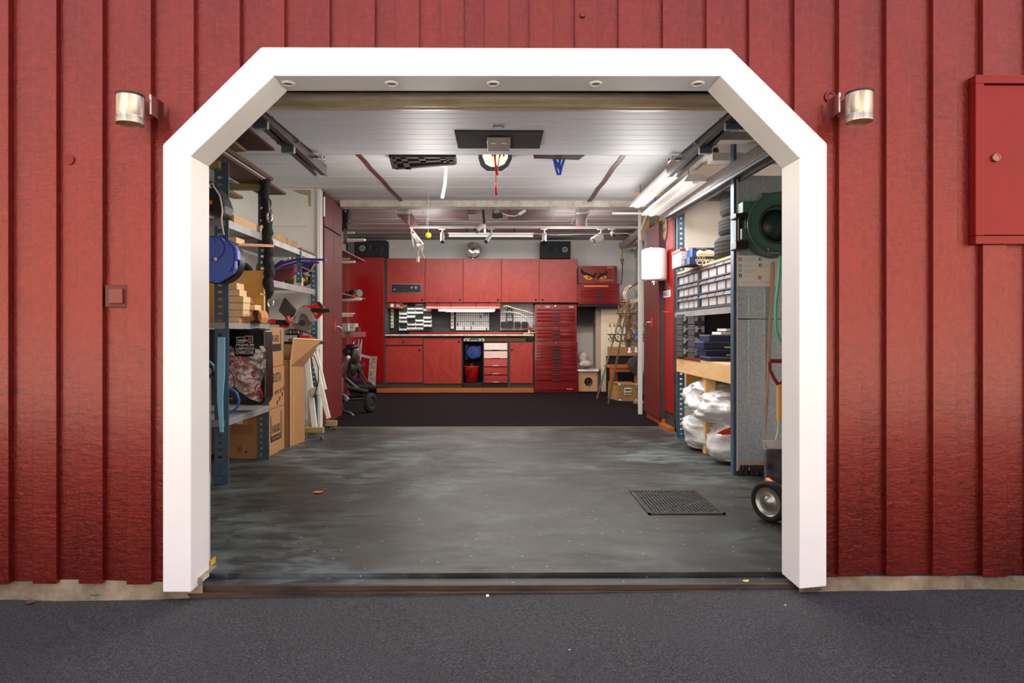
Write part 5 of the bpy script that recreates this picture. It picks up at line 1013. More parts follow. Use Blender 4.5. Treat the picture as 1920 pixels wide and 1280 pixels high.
# timber crossbars on top and boards lying on them
m = MB(); a = P(388, 313, YA-.06); b_ = P(409, 300, YA-.06); m.box(LB, b_.x, YA-.05, YA-.005, a.z, b_.z); tag(m.build('crossbar', GRNW, bev=.003), 'greenish timber crossbar on the nearest post of the left rack', 'timber', 'crossbars of the left rack')
a = P(400, 354.5, YM-.06); b_ = P(492, 343.5, YM-.06); m = MB(); m.box(LB, b_.x, YM-.05, YM-.005, a.z, b_.z); tag(m.build('crossbar', GRNW, bev=.003), 'greenish timber crossbar behind the black fabric sleeve, on the left rack', 'timber', 'crossbars of the left rack')
zt_ = b_.z+.001
def plank(label, x0, x1, y0, y1, z0, z1, mt_, group='boards lying on top of the left rack'):
    m = MB(); m.prism([(x0, y0, z0[0]), (x1, y0, z0[0]), (x1, y0, z0[0]+z1), (x0, y0, z0[0]+z1)][::1], (0, 0, 0)) if 0 else None
    vs = [(x0, y0, z0[0]), (x1, y0, z0[0]), (x1, y1, z0[1]), (x0, y1, z0[1])]
    m.add(vs+[(a, b, c+z1) for a, b, c in vs], [(0, 3, 2, 1), (4, 5, 6, 7), (0, 1, 5, 4), (1, 2, 6, 5), (2, 3, 7, 6), (3, 0, 4, 7)])
    return tag(m.build('plank', mt_, bev=.002), label, 'plank', group)
zz = (zt_, zt_)
plank('wide dark brown plank, lowest on top of the left rack', -2.14, -1.905, 1.35, 3.12, zz, .022, BRNW)
plank('white lacquered strip between the brown planks on the left rack', -2.10, -1.925, 1.45, 2.72, (zt_+.023, zt_+.023), .02, WHP)
plank('reddish brown board with worn edge above the white strip', -2.12, -1.90, 1.55, 2.78, (zt_+.044, zt_+.044), .03, mat('red_brown_board', (112, 64, 48), .6, rgb2=(80, 44, 36), vs=12))
plank('short orange sawn board on top of the plank pile', -2.16, -1.96, 1.30, 1.95, (zt_+.076, zt_+.076), .045, ORW)
plank('grey weathered board crossing the top of the plank pile', -2.06, -1.86, 1.45, 2.10, (zt_+.123, zt_+.10), .02, OLDW)
plank('long dark edged shelf board hanging nearest the ceiling, left', -2.05, -1.72, 1.2, 2.30, (zt_+.165, zt_+.165), .018, BRNW)
plank('pale aluminium strip under the planks against the left wall', -2.35, -2.20, 1.35, 2.9, zz, .03, GREYST)
plank('light pine board beside the aluminium strip at the left wall', -2.45, -2.36, 1.5, 3.3, zz, .025, OLDW)
# timber on the 1.85 m shelf
g2 = 'timber lying on the upper left shelf'
plank('weathered grey beam lying along the upper left shelf at the wall side', -2.14, -2.06, 1.9, 3.9, (1.857, 1.852), .075, OLDW, g2)
plank('light pine batten lying behind the nearest rack post on the upper shelf', -2.20, -2.15, 1.75, 3.3, (1.857, 1.852), .05, BEAM, g2)
a = P(451, 426, 2.1)
plank('square pale beam with a fresh cut end on the upper left shelf', -2.04, -1.95, 2.1, 2.66, (1.857, 1.857), .07, BEAM, g2)
plank('worn yellow brown beam on the far half of the upper left shelf', -2.02, -1.93, 2.84, 3.55, (1.852, 1.852), .065, mat('worn_beam', (180, 146, 100), .7, rgb2=(120, 92, 66), vs=16), g2)
plank('grey flat board under the worn beam on the far upper shelf', -2.02, -1.90, 3.56, 4.1, (1.852, 1.852), .02, OLDW, g2)
# black bag with orange mark, white cord
t = thing('sports_bag', 'black nylon bag with an orange mark and a white cord on the upper left shelf', 'bag', (-2.12, 1.72, 1.87))
m = MB(); m.prism([P(*q, 1.60) for q in ((376, 330), (393, 342), (406, 353), (416, 370), (421, 385), (419, 404), (408, 407), (396, 401), (376, 398))][::-1], (0, .16, 0)); bo = m.build('body', mat('nylon_black', (42, 38, 38), .45, bump=.7, bs=18), t, bev=.02)
m = MB(); m.prism([P(*q, 1.592) for q in ((388, 373), (393, 374), (399, 377), (397, 382), (391, 384), (388, 380))][::-1], (0, .006, 0)); m.build('orange_mark', mat('orange_print', (236, 120, 30), .5), t)
m = MB(); m.tube([P(*q, 1.585) for q in ((396, 352), (392, 349), (394, 345), (399, 344), (401, 350), (406, 357), (412, 367), (415, 380), (417, 396), (415, 410), (417, 425), (420, 440))], .005, 6); m.build('cord', WHP, t)
# blue hose reel on the post
t = thing('air_hose_reel', 'large blue plastic hose reel with a black rim on the nearest left post', 'hose reel', P(404, 530, 1.6)); Yr = 1.60
m = MB(); pts = [(376, 447), (388, 443), (404, 441), (414, 445), (421, 452), (427, 451), (441, 460), (445, 470), (446, 487), (441, 488), (441, 503), (436, 511), (420, 522), (406, 530), (392, 528), (376, 520)]
m.prism([P(*q, Yr) for q in pts][::-1], (0, .05, 0)); m.build('cover', BLU, t, bev=.006)
m = MB(); m.box(LX-.075, LX-.004, 1.74, 1.846, 1.46, 1.54); m.build('bracket', BLK, t)
c = P(403, 487, Yr); m = MB(); m.cyl(c+Vector((-.01, .05, 0)), c+Vector((-.01, .14, 0)), .155, n=32); m.build('drum', BLK, t)
m = MB(); m.torus(P(399, 465, Yr), (0, 1, 0), .078, .0035, 36, 6); m.torus(P(396, 482, Yr), (0, 1, 0), .155, .0035, 40, 6, -70, 40); m.build('groove_ring', mat('blue_shadow', (40, 58, 140), .5), t)
m = MB()
for k in range(8): a_ = k*math.pi/4; q = P(404, 485.5, Yr-.002); m.bar(q+Vector((.014*math.cos(a_), 0, .014*math.sin(a_))), q+Vector((.024*math.cos(a_), 0, .024*math.sin(a_))), .003, .004, (0, 1, 0))
for q in ((402, 446), (403, 453), (438.5, 467), (436.5, 506.5), (402, 525.5), (421, 465)): p = P(*q, Yr); m.cyl(p, p+Vector((0, -.003, 0)), .005, n=8)
m.build('screw', BLUD, t); q = P(404.5, 485.5, Yr); m = MB(); m.cyl(q, q+Vector((0, -.006, 0)), .012, n=12); m.build('centre_bolt', WHP, t)
m = MB(); m.bar(P(437, 458, 2.0), P(512, 461, 2.3), .022, .02); tag(m.build('wooden_stick', wood_mat('handle_orange', (200, 108, 44), (222, 150, 84), .4, 'x')), 'orange wooden tool handle sticking out across the black sleeve', 'handle')
m = MB(); a = P(427, 455, 1.95); b_ = P(443, 444, 1.95); m.box(a.x, b_.x, 1.95, 2.1, a.z, b_.z); tag(m.build('wood_block', PINE, bev=.003), 'pale wood block just right of the blue hose reel', 'wood', 'wood blocks on the left rack')
# plywood panel, wood blocks
m = MB(); a = P(388, 605, 2.66); b_ = P(495, 507, 2.66); m.box(a.x-.08, b_.x, 2.66, 2.69, 1.128, b_.z); tag(m.build('plywood_sheet', PLY, bev=.002), 'yellow plywood panel standing across the left rack', 'plywood')
pb = [(424, 447, 594, 606.5, 2.30, 'bottom pale block at the front'), (416, 453.5, 581, 593.5, 2.30, 'second block from the bottom of the front pile'), (416, 454, 567.5, 580.5, 2.30, 'orange grained third block of the front pile'), (416, 454, 555, 567, 2.30, 'fourth block of the front pile, widest'), (416, 447, 542.5, 554.5, 2.30, 'fifth block of the front pile'), (416, 442, 530, 542, 2.30, 'topmost block of the front pile'),
      (455, 461, 594, 605, 2.42, 'narrow upright block between pile and bark log'), (458, 478, 571, 581, 2.44, 'short block right of the orange grained one'), (455, 465, 556, 568, 2.45, 'dark end block behind the widest block'), (460, 468, 583, 594, 2.44, 'brown ended block above the narrow upright one'), (462, 470, 594.5, 606, 2.42, 'small pale block left of the bark log')]
zb_ = 1.128
for i, (xa, xb, yt_, yb_, Yb, lb) in enumerate(pb):
    a = P(xa, 606.3 if yb_ > 604 else yb_, Yb); b_ = P(xb+ (2 if i < 6 else 0), yt_, Yb); z0 = max(a.z, zb_) if yb_ < 604 else zb_
    m = MB(); m.box(a.x, b_.x, Yb, Yb+.14, z0, b_.z-.001); tag(m.build('wood_block', mat('block_end_brown', (176, 130, 84), .7, var=.2, vs=30) if i in (8, 9) else PINE, bev=.002), 'sawn pine offcut, '+lb, 'wood', 'wood blocks on the left rack')
t = thing('bark_log', 'short split log with dark bark right of the pine offcuts', 'wood', P(480, 606, 2.4)); m = MB(); m.prism([P(*q, 2.36) for q in ((471, 590), (476, 582), (484, 581), (489, 587), (491, 596), (487, 606), (474, 606), (469, 600))][::-1], (0, .16, 0)); m.build('heartwood', mat('log_orange', (196, 128, 74), .7, var=.2, vs=20), t, bev=.004)
m = MB(); m.prism([P(*q, 2.35) for q in ((473, 587), (477, 581), (484, 582), (483, 596), (486, 606), (474, 606), (477, 596))][::-1], (0, .05, 0)); m.build('bark', mat('bark', (92, 64, 48), .9, rgb2=(50, 36, 30), vs=30, bump=.8, bs=40), t)
m = MB(); a = P(470, 606, 2.42); m.box(P(471, 600, 2.33).x, P(487, 600, 2.33).x, 2.33, 2.36, zb_, zb_+.018); tag(m.build('black_pad', BLK), 'small black pad in front of the bark log', 'pad')
# black fabric sleeve with chain link
t = thing('chain_sleeve', 'black fabric covered chain hanging down in front of the second left post', 'chain', P(500, 570, 2.6)); rr = random.Random(3)
Ysl = 2.60; pts = []; rad = []
for i in range(40):
    f = i/39; py = 338+f*222; px_ = 495.5+8.5*min(1, f*1.6)+(1.5*math.sin(i*.9)); pts.append(P(px_, py, Ysl)); rad.append((.040+.007*math.sin(i*1.9)+rr.uniform(-.004, .004))*(1 if f < .92 else 1-.6*(f-.92)/.08))
m = MB(); m.tube(pts, rad, 12); m.build('sleeve', mat('sleeve_fabric', (24, 22, 24), .8, bump=1, bs=45), t)
m = MB(); c = P(507.5, 569, Ysl); m.tube([c+Vector((.022*math.sin(a_), 0, .034*math.cos(a_))) for a_ in [i*2*math.pi/20 for i in range(20)]], .006, 8, True); m.build('chain_link', CHROME, t)
m = MB(); c = P(505.5, 407, Ysl-.06); m.tube([c+Vector((.018*math.sin(a_), 0, .042*math.cos(a_))) for a_ in [i*2*math.pi/20 for i in range(20)]], .007, 8, True); m.build('snap_hook', CHROME, t)
m = MB(); m.tube([P(503, 375, Ysl-.05), P(505, 390, Ysl-.06), P(505.5, 398, Ysl-.06)], .004); m.build('wire', STEEL, t)
m = MB()
for q in ((491, 551), (495, 552)): m.cyl(P(*q, Ysl-.04), P(*q, Ysl-.04)+Vector((0, -.012, 0)), .009)
m.build('bolt', CHROME, t)
# objects on the far shelf: purple poles, colourful cloth, gold trophy, rocking horse hook
t = thing('purple_pole', 'bundle of purple metal poles leaning out from the far left shelf', 'pole', P(560, 500, 3.3)); YP = 3.45
for k, q in enumerate((((500, 512), (530, 494), (560, 485), (611, 487)), ((500, 516), (533, 499), (562, 491), (598, 492)), ((500, 509), (528, 490), (548, 484)))):
    m = MB(); m.tube([P(*w, YP+.12*k-(.25 if w[0] > 600 else 0)) for w in q], .011, 8); m.build('tube', mat('purple_metal', (92, 50, 160), .35, .3), t)
for q in ((531, 487), (534.5, 486), (541, 484.5)): m = MB(); p = P(*q, YP-.05); m.cyl(p, p+Vector((.02, 0, .004)), .011, n=10); m.build('cap', WHP, t)
z_ = 1.502
def drape(name, label, pts, Y, d, mt_, cat='cloth', group=None):
    m = MB(); m.prism([P(*q, Y) for q in pts][::-1], (0, d, 0)); return tag(m.build(name, mt_, bev=.008), label, cat, group)
drape('folded_kite', 'folded maroon and red cloth kite behind the purple poles', ((505, 524), (512, 511), (530, 500), (552, 496), (551, 510), (540, 520), (528, 525), (512, 530)), 3.3, .1, mat('kite_cloth', (136, 40, 36), .7, rgb2=(60, 30, 60), vs=10), group='cloth kites on the far left shelf')
drape('folded_kite', 'navy cloth kite with green and yellow edges beside the blue hanger', ((558, 497), (572, 492), (590, 492), (590, 498), (584, 505), (566, 511), (558, 508)), 3.62, .06, mat('kite_navy', (34, 40, 72), .7, rgb2=(40, 52, 92), vs=10), group='cloth kites on the far left shelf')
m = MB(); m.bar(P(512, 507, 3.28), P(548, 500, 3.28), .006, .02, (0, 1, 0)); tag(m.build('green_band', mat('kite_green', (40, 110, 90), .7)), 'green ribbon band across the maroon kite', 'ribbon', 'ribbons on the cloth kites')
m = MB(); m.bar(P(561, 498, 3.6), P(583, 508, 3.6), .006, .012, (0, 1, 0)); m.bar(P(583, 508, 3.6), P(590, 494, 3.6), .006, .012, (0, 1, 0)); tag(m.build('yellow_band', mat('kite_yellow', (220, 160, 50), .7)), 'yellow ribbon edge on the navy kite', 'ribbon', 'ribbons on the cloth kites')
t = thing('brass_bowl', 'ribbed brass bowl lying behind the blue hanger on the far shelf', 'bowl', P(547, 528, 3.7)); m = MB(); c = P(547, 519, 3.68); 
for k in range(6): m.torus(c+Vector((-.014*k, 0, 0)), (1, .5, .1), .075-.004*k, .010, 20, 6)
m.build('rib', mat('polished_brass', (206, 172, 96), .25, .9), t)
t = thing('cast_iron_hook', 'black and brass scrolled hook piece on the far left shelf', 'ornament', P(575, 530, 3.75)); m = MB(); m.tube([P(*q, 3.72) for q in ((566, 531), (572, 532), (579, 529), (583, 522), (585, 514), (583, 510), (580, 513))], [.02, .022, .02, .014, .010, .010, .012], 8); m.tube([P(*q, 3.74) for q in ((560, 519), (567, 515), (574, 520), (582, 522))], .016, 8); m.build('scroll', BLK, t)
m = MB(); m.torus(P(569, 524, 3.7), (0, 1, .2), .035, .012, 18, 6); m.build('brass_ring', BRASS, t)
m = MB(); p = P(565, 530, 3.6); m.cyl((p.x, 3.6, z_), (p.x, 3.6, P(565, 521, 3.6).z), .018, n=12); tag(m.build('candle_stub', mat('pale_wax', (222, 176, 140), .6)), 'short pink candle stub on the edge of the far shelf', 'candle')
# cloths and drill on the rack behind the plywood
drape('work_gloves', 'dark blue cloth heap lying behind the yellow plywood on the rack', ((442, 507), (446, 495), (452, 489), (458, 494), (464, 500), (466, 507)), 2.75, .12, NAVY)
drape('knee_pad', 'black and yellow pad behind the plywood beside the black sleeve', ((478, 507), (479, 498), (483, 490), (486, 492), (487, 507)), 2.75, .08, mat('pad_yellow', (64, 58, 44), .6, rgb2=(220, 170, 60), vs=22), 'pad')
# charcoal bag
t = thing('charcoal_bag', 'black charcoal sack with glowing coal print standing on the lower left shelf', 'bag', (-2.15, 2.35, .45)); Yk = 2.26
pts = [(424, 616), (450, 618), (480, 615), (497, 619), (499, 680), (499, 745), (494, 757), (470, 760), (440, 757), (420, 757), (420, 620)]
m = MB(); m.prism([P(*q, Yk) for q in pts][::-1], (0, .16, 0)); m.build('sack', COALB, t, bev=.02)
m = MB(); m.prism([P(*q, Yk-.003) for q in ((425, 652), (432, 648), (440, 655), (440, 668), (476, 668), (476, 652), (488, 655), (494, 665), (495, 700), (488, 722), (494, 745), (488, 754), (470, 748), (452, 736), (440, 727), (425, 726))][::-1], (0, .004, 0)); m.build('coal_print', COAL, t)
m = MB(); m.prism([P(*q, Yk-.006) for q in ((439, 640), (478, 640), (478, 664), (466, 668), (452, 664), (440, 667))][::-1], (0, .003, 0)); m.build('name_panel', COALB, t)
m = MB(); m.px(443.5, 631.5, 466, 642, Yk-.008, .002); m.px(459, 629.5, 474, 642, Yk-.008, .002); fr = m.build('name_frame', PRW, t); m = MB(); m.px(444.5, 632.5, 465, 641, Yk-.010, .002); m.px(460, 630.5, 473, 641, Yk-.010, .002); m.build('name_field', COALB, t)
text('weber', P(446, 640.5, Yk-.011), P(472, 0, Yk).x-P(446, 0, Yk).x, .028, PRW, t); m = MB(); m.sph(P(467.5, 634, Yk-.014), .011, (1, .2, 1), 10, 6); m.px(465, 636, 469.5, 641, Yk-.014, .002); m.build('red_mark', RED, t)
for s_, x0, x1, yb_, h in (('PREMIUM', 443, 476, 649, .020), ('LUMPWOOD', 442, 477, 655.5, .020), ('CHARCOAL', 442, 477, 663.5, .028), ('ALL NATURAL BLEND', 446, 471, 728.5, .008), ('6 Kg', 431, 436, 748, .008)): text(s_, P(x0, yb_, Yk-.011), P(x1, 0, Yk).x-P(x0, 0, Yk).x, h, PRW, t)
m = MB(); m.torus(P(458, 726, Yk-.006), (0, 1, 0), .034, .0025, 24, 5); m.build('seal_ring', mat('pink_print', (206, 120, 110), .5), t)
m = MB(); m.prism([P(*q, Yk-.012) for q in ((486, 649), (492, 648), (498, 657), (493, 661))][::-1], (0, .006, 0)); m.build('side_label', PRW, t); text('weber', P(494, 690, Yk-.02), .02, .10, PRW, t)
# left-edge appliance, grey panel, cables, blue strap
t = thing('black_case_tool', 'black power tool case on the left rack at the edge of the opening', 'case', (-2.2, 2.0, 1.0)); m = MB(); a = P(386, 705, 1.95); b_ = P(404, 617, 1.95); m.box(a.x-.1, b_.x, 1.95, 2.2, a.z, b_.z); m.build('shell', BLK, t, bev=.01)
m = MB(); m.tube([P(*q, 1.93) for q in ((388, 676), (395, 679), (401, 686), (403, 696))], .008, 8); m.build('blue_lead', mat('pale_blue', (116, 172, 200), .4), t); m = MB(); m.cyl(P(389, 696, 1.95), P(389, 696, 1.92), .03, n=16); m.build('dial', GRYP, t)
m = MB(); a = P(386, 908, 1.84); b_ = P(404, 706, 1.84); m.box(a.x-.1, LX-.09, 1.79, 1.83, 0, b_.z-.01); tag(m.build('metal_sheet', mat('pale_grey_metal', (190, 192, 190), .5, .1, var=.06, vs=4), bev=.004), 'pale grey metal panel under the black case at the left edge', 'panel')
m = MB(); a_ = [P(*q, 1.80) for q in ((408, 632), (421, 632), (421, 700), (417.5, 745), (418.5, 810), (412, 810), (407, 750), (407, 690))]; m.prism(a_[::-1], (0, .008, 0)); tag(m.build('blue_strap', mat('sky_blue_strap', (142, 204, 236), .4, var=.05, vs=6)), 'light blue strap hanging down the nearest left post', 'strap')
m = MB(); m.tube([P(*q, 1.95) for q in ((423, 728), (434, 729), (444, 737), (448.5, 750), (445, 763), (434, 772), (423, 775))], .008, 8); tag(m.build('blue_cable', mat('cable_blue', (34, 104, 200), .35)), 'bright blue cable loop in front of the charcoal sack', 'cable', 'cables by the charcoal sack')
m = MB(); m.tube([P(*q, 2.1) for q in ((424, 690), (434, 696), (440, 708), (440, 722), (434, 730))], .007, 8); tag(m.build('grey_cable', DKST), 'dark grey cable loop in front of the charcoal sack', 'cable', 'cables by the charcoal sack')
# cardboard boxes
def cbox(label, y0, y1, z0, z1, x1=-1.945, x0=-2.38, group='printed cardboard boxes stacked beside the left rack'):
    t = thing('cardboard_box', label, 'box', ((x0+x1)/2, (y0+y1)/2, z0), group); m = MB(); m.box(x0, x1, y0, y1, z0, z1); m.build('carton', CARD, t, bev=.006); return t
g_ = lambda px_, py: PX(px_, py, -1.942)
yA, yE = YM+.08, g_(534, 800).y
z1 = .40-.005; z2 = .755; z3 = 1.10
def mark(t, ya, yb, za, zb, th=.002, mt_=INK, name='print'):
    m = MB(); m.box(-1.945, -1.945+th, ya, yb, za, zb); return m.build(name, mt_, t)
b1 = cbox('lowest cardboard box with a black framed storage print, on the floor', yA, yE, 0, z1)
xf = b1 and None
ya = g_(508, 820).y; yb = g_(528, 820).y; mark(b1, ya, yb, .115, .165); mark(b1, ya, ya+.012, .165, .34); mark(b1, yb-.012, yb, .165, .36)
text('SHURGARD', (-1.945, ya+.03, .185), yb-ya-.06, .07, INK, b1, 'right'); text('SELF-STORAGE', (-1.942, ya+.03, .127), yb-ya-.06, .028, CARD, b1, 'right')
b2 = cbox('middle cardboard box with bold capitals and arrow signs', yA, yE, z1+.003, z2); text('ROBUSTA', (-1.945, yA+.0, .62), .30, .085, INK, b2, 'right')
for i, (q, zc) in enumerate(((.16, .53), (.22, .535), (.29, .54), (.36, .55), (.20, .44), (.26, .47), (.33, .50))):
    m = MB(); y = yA+q; m.bar((-1.944, y, zc-.02), (-1.944, y+.006, zc+.02), .002, .010, (1, 0, 0)); m.bar((-1.944, y-.018, zc+.004), (-1.944, y+.024, zc+.01), .002, .010, (1, 0, 0)); m.build('arrow_mark', INK, b2)
b3 = cbox('top cardboard box with a black framed storage print', yA, yE-.01, z2+.003, z3, -1.950)
mark(b3, ya-.05, yb, .895, .955, -.003+.0); 
m = MB(); m.box(-1.951, -1.948, ya-.06, yb, .895, .955); m.box(-1.951, -1.948, yb-.012, yb, .955, 1.08); m.build('print', INK, b3)
text('SHURGARD', (-1.950, ya-.05, .975), yb-ya, .06, INK, b3, 'right'); text('SELF-STORAGE', (-1.9475, ya-.05, .908), yb-ya+.02, .03, CARD, b3, 'right')
t = thing('cardboard_box', 'cardboard box facing the opening under the lower left shelf, with small print', 'box', (-2.15, 2.75, 0), 'cardboard boxes under the left shelf'); Yb = 2.735
a = P(420, 860, Yb); b_ = P(486, 770, Yb); m = MB(); m.box(a.x-.02, b_.x+.0, Yb, Yb+.06, 0, .395); m.build('carton', CARD, t, bev=.005)
m = MB(); m.px(443, 789.5, 463, 795, Yb-.003, .004); m.build('hand_hole', PRW, t, bev=.001); m = MB(); m.px(455, 790, 463, 794.5, Yb-.005, .003); m.build('yellow_label', mat('label_yellow', (232, 176, 40), .5), t); m = MB(); m.px(457, 790.8, 460, 794, Yb-.006, .002); m.build('red_label', RED, t)
m = MB()
for q in ((435, 799, 473, 799.6), (435, 812, 473, 812.6), (435, 799, 435.6, 812), (472.4, 799, 473, 812), (437, 803, 471, 803.4), (444, 835, 452.5, 835.5), (444, 849.5, 452.5, 850), (444, 835, 444.5, 850), (452, 835, 452.5, 850)): m.px(*q, Yb-.002, .003)
for k in range(3):
    for j in range(3): m.px(438+12*k, 804.6+2*j, 446+12*k, 805.1+2*j, Yb-.002, .003)
m.build('print_line', INKB, t)['kind'] = 'stuff'
m = MB(); m.torus(P(461.8, 847, Yb-.001), (0, 1, 0), .013, .0045, 3, 5); m.build('recycle_sign', INK, t); m = MB(); m.prism([P(*q, Yb-.003) for q in ((446, 843), (451, 843), (448.5, 838))], (0, .002, 0)); m.bar(P(448.5, 843, Yb-.002), P(448.5, 847, Yb-.002), .002, .003); m.build('tree_sign', INKB, t)
# open box leaning behind the stack
t = thing('open_cardboard_box', 'tall open cardboard box with raised flaps right of the printed stack', 'box', (-2.0, 3.5, 0)); y0_, y1_ = g_(541, 830).y+.0, PX(568, 825, -1.90).y
zA = PX(548, 690, -1.93).z; X1 = -1.93
m = MB(); zt2 = P(540, 700, y0_).z; m.prism([(-2.16, y0_, 0), (X1, y0_, 0), (X1, y0_, .80), (-2.16, y0_, .80)], (0, .006, 0)); m.prism([(X1, y0_, 0), (X1+.035, y1_, 0), (X1+.035, y1_, .72), (X1, y0_, .78)], (-.006, 0, 0)); m.prism([(-2.16, y1_, 0), (X1+.035, y1_, 0), (X1+.035, y1_, .94), (-2.16, y1_, .94)], (0, .006, 0)); m.build('carton', CARD, t)
m = MB(); fl = [(X1, y0_+.01, .74), (X1+.035, y1_, .72), (X1+.20, y1_+.05, .98), (X1+.03, y0_+.02, 1.0)]; m.prism(fl, (-.008, 0, .003)); m.build('flap', CARD, t)
m = MB(); m.bar(fl[0], fl[3], .010, .012); m.bar(fl[3], fl[2], .010, .012); m.build('flap_edge', CARDL, t)
m = MB(); m.prism([(X1+.008, y0_+.06, 0), (X1+.048, y1_, 0), (X1+.048, y1_, .49), (X1+.008, y0_+.06, .46)], (-.006, 0, 0)); m.build('outer_flap', CARD, t); m = MB(); m.bar((X1+.005, y0_-.002, 0), (X1+.005, y0_-.002, .8), .01, .01); m.bar((X1+.011, y0_+.06, .0), (X1+.011, y0_+.06, .46), .008, .008); m.build('board_edge', CARDL, t)
# green dolly with the folded white stand
t = thing('dolly', 'low trolley of greenish timber on four castors in front of the left cupboards', 'trolley', (-1.9, 4.0, 0)); 
pA = PZ(600, 818, .03); YD0 = PZ(605, 822, 0).y; YD1 = PZ(632, 805, 0).y
a = P(565, 811, YD0-.03); b_ = P(607, 801, YD0-.03); m = MB(); m.box(a.x-.05, b_.x, YD0-.05, YD0, a.z, b_.z); m.build('beam', GRNW, t, bev=.003); zbm = a.z
a = P(567, 798, YD1); b_ = P(632, 788, YD1); m = MB(); m.box(a.x-.05, b_.x, YD1-.03, YD1+.02, a.z, b_.z); m.build('beam', GRNW, t, bev=.003)
m = MB(); m.box(-2.1, -2.05, YD0, YD1, zbm+.002, zbm+.04); m.build('beam', GRNW, t)
for q, Y in (((603, 817), YD0-.03), ((628, 800), YD1), ((572, 817), YD0-.03)):
    c = P(*q, Y); c.z = .027; m = MB(); m.cyl(c+Vector((-.012, 0, 0)), c+Vector((.012, 0, 0)), .025, n=16); ca = m.build('castor', mat('castor_grey', (120, 120, 120), .4, .3), t); m = MB(); m.box(c.x-.02, c.x+.02, Y-.02, Y+.02, .048, zbm+.002 if Y < YD1 else P(0, 798, YD1).z); m.build('fork', CHROME, ca)
t = thing('saw_stand', 'folded white metal stand carrying the mitre saw on the trolley', 'stand', (-1.98, 3.95, .05)); Yt = 3.72; WM = mat('stand_white', (232, 230, 224), .4, var=.05, vs=9)
m = MB(); m.px(531, 646, 574, 655, Yt, .06); m.px(560, 655, 574, 660, Yt, .05); m.build('top_rail', WM, t, bev=.002); m = MB(); m.px(574, 646, 593, 655, Yt-.02, .14); m.build('top_block', mat('stand_grey', (196, 192, 184), .5), t, bev=.002)
for pts, Y in ((((568, 657), (578, 655), (594, 801), (584, 800)), Yt+.02), (((581, 656), (588, 655), (604, 720), (619, 783), (612, 786), (600, 740)), Yt+.10), (((590, 655), (594, 655), (612, 730), (606, 730)), Yt+.2)):
    m = MB(); m.prism([P(*q, Y) for q in pts][::-1], (0, .03, 0)); m.build('leg', WM, t, bev=.003)
m = MB(); m.px(540, 657, 575, 786, Yt+.14, .02); m.build('side_sheet', mat('stand_sheet', (216, 214, 210), .5), t)
m = MB(); m.px(583, 727, 598, 739, Yt-.0, .05); m.build('cross_brace', mat('stand_grey', (196, 192, 184), .5), t)
m = MB(); m.tube([P(*q, Yt-.02) for q in ((575, 660), (590, 668), (597, 690), (597, 715), (592, 735), (588, 745))], .006, 6); m.build('cable', BLK, t)
# mitre saw
t = thing('mitre_saw', 'red and grey mitre saw with black dust bag on the white stand', 'saw', P(560, 645, 3.75)); Ys = 3.78
SR = mat('saw_red', (196, 26, 34), .4); SG = mat('saw_grey', (150, 156, 156), .4, .3)
m = MB(); m.px(532, 640, 596, 645.5, Ys-.08, .3); m.px(534, 619, 561, 628, Ys-.05, .12); m.px(557, 626, 561, 645, Ys-.06, .1); m.build('base', BLK, t, bev=.004)
m = MB(); m.px(535, 620, 546, 625, Ys-.07, .03); m.px(549, 620, 560, 625, Ys-.07, .03); m.px(540, 635, 549, 642, Ys-.08, .05); m.build('fence', STEEL, t, bev=.003)
m = MB(); m.px(562, 629, 581, 637, Ys-.08, .08); m.px(573, 637, 580, 643, Ys-.09, .05); m.px(587, 634, 590, 642, Ys-.09, .05); m.build('red_base', SR, t, bev=.004)
c = P(567, 605, Ys+.015); m = MB(); m.cyl(c, c+Vector((0, .012, 0)), .10, n=40); m.build('blade', mat('blade_steel', (150, 148, 144), .35, .6, var=.1, vs=20), t); m = MB(); m.cyl(c+Vector((0, -.02, 0)), c, .03, n=16); m.build('arbor', DKST, t)
m = MB(); m.prism([P(*q, Ys-.02) for q in ((553, 597), (556, 585), (562, 577), (571, 574), (580, 578), (587, 588), (590, 600), (586, 605), (579, 602), (576, 593), (570, 588), (564, 589), (558, 596), (556, 606), (549, 606), (545, 612), (541, 612), (548, 600))][::-1], (0, .08, 0)); m.build('guard', SG, t, bev=.004)
m = MB(); m.prism([P(*q, Ys) for q in ((565, 575), (568, 572.5), (585, 572.5), (594, 566), (606, 578), (600, 588), (591, 598), (585, 590), (580, 578))][::-1], (0, .10, 0)); m.build('motor_housing', SR, t, bev=.006)
m = MB(); m.prism([P(*q, Ys-.03) for q in ((584, 577), (618, 578.5), (618.5, 585), (597, 586), (584, 584))][::-1], (0, .04, 0)); m.prism([P(*q, Ys-.005) for q in ((593, 566), (597, 565), (607, 576), (602, 577))][::-1], (0, .06, 0)); m.build('handle', BLK, t, bev=.006)
m = MB(); m.prism([P(*q, Ys-.012) for q in ((588, 586), (595, 586), (592, 590.5))], (0, .006, 0)); m.build('warning_sticker', mat('sticker_yellow', (236, 210, 40), .5), t)
m = MB(); m.prism([P(*q, Ys+.02) for q in ((532.5, 557.5), (554, 580), (549, 592), (537, 598), (521.5, 582))][::-1], (0, .05, 0)); m.build('dust_bag', mat('dust_bag_cloth', (62, 58, 54), .7, bump=.4, bs=25), t, bev=.01)
m = MB(); m.tube([P(*q, Ys) for q in ((509, 605), (520, 604), (540, 605), (546, 604))], [.012, .026, .026, .02], 10); m.build('slide_tube', BLK, t); m = MB(); m.tube([P(*q, Ys+.0) for q in ((507, 604), (512, 603), (518, 604))], .028, 10); m.px(524, 608, 540, 614, Ys, .05); m.tube([P(*q, Ys-.03) for q in ((539, 592), (540, 600), (546, 606))], .022, 10); m.build('red_knob', SR, t)
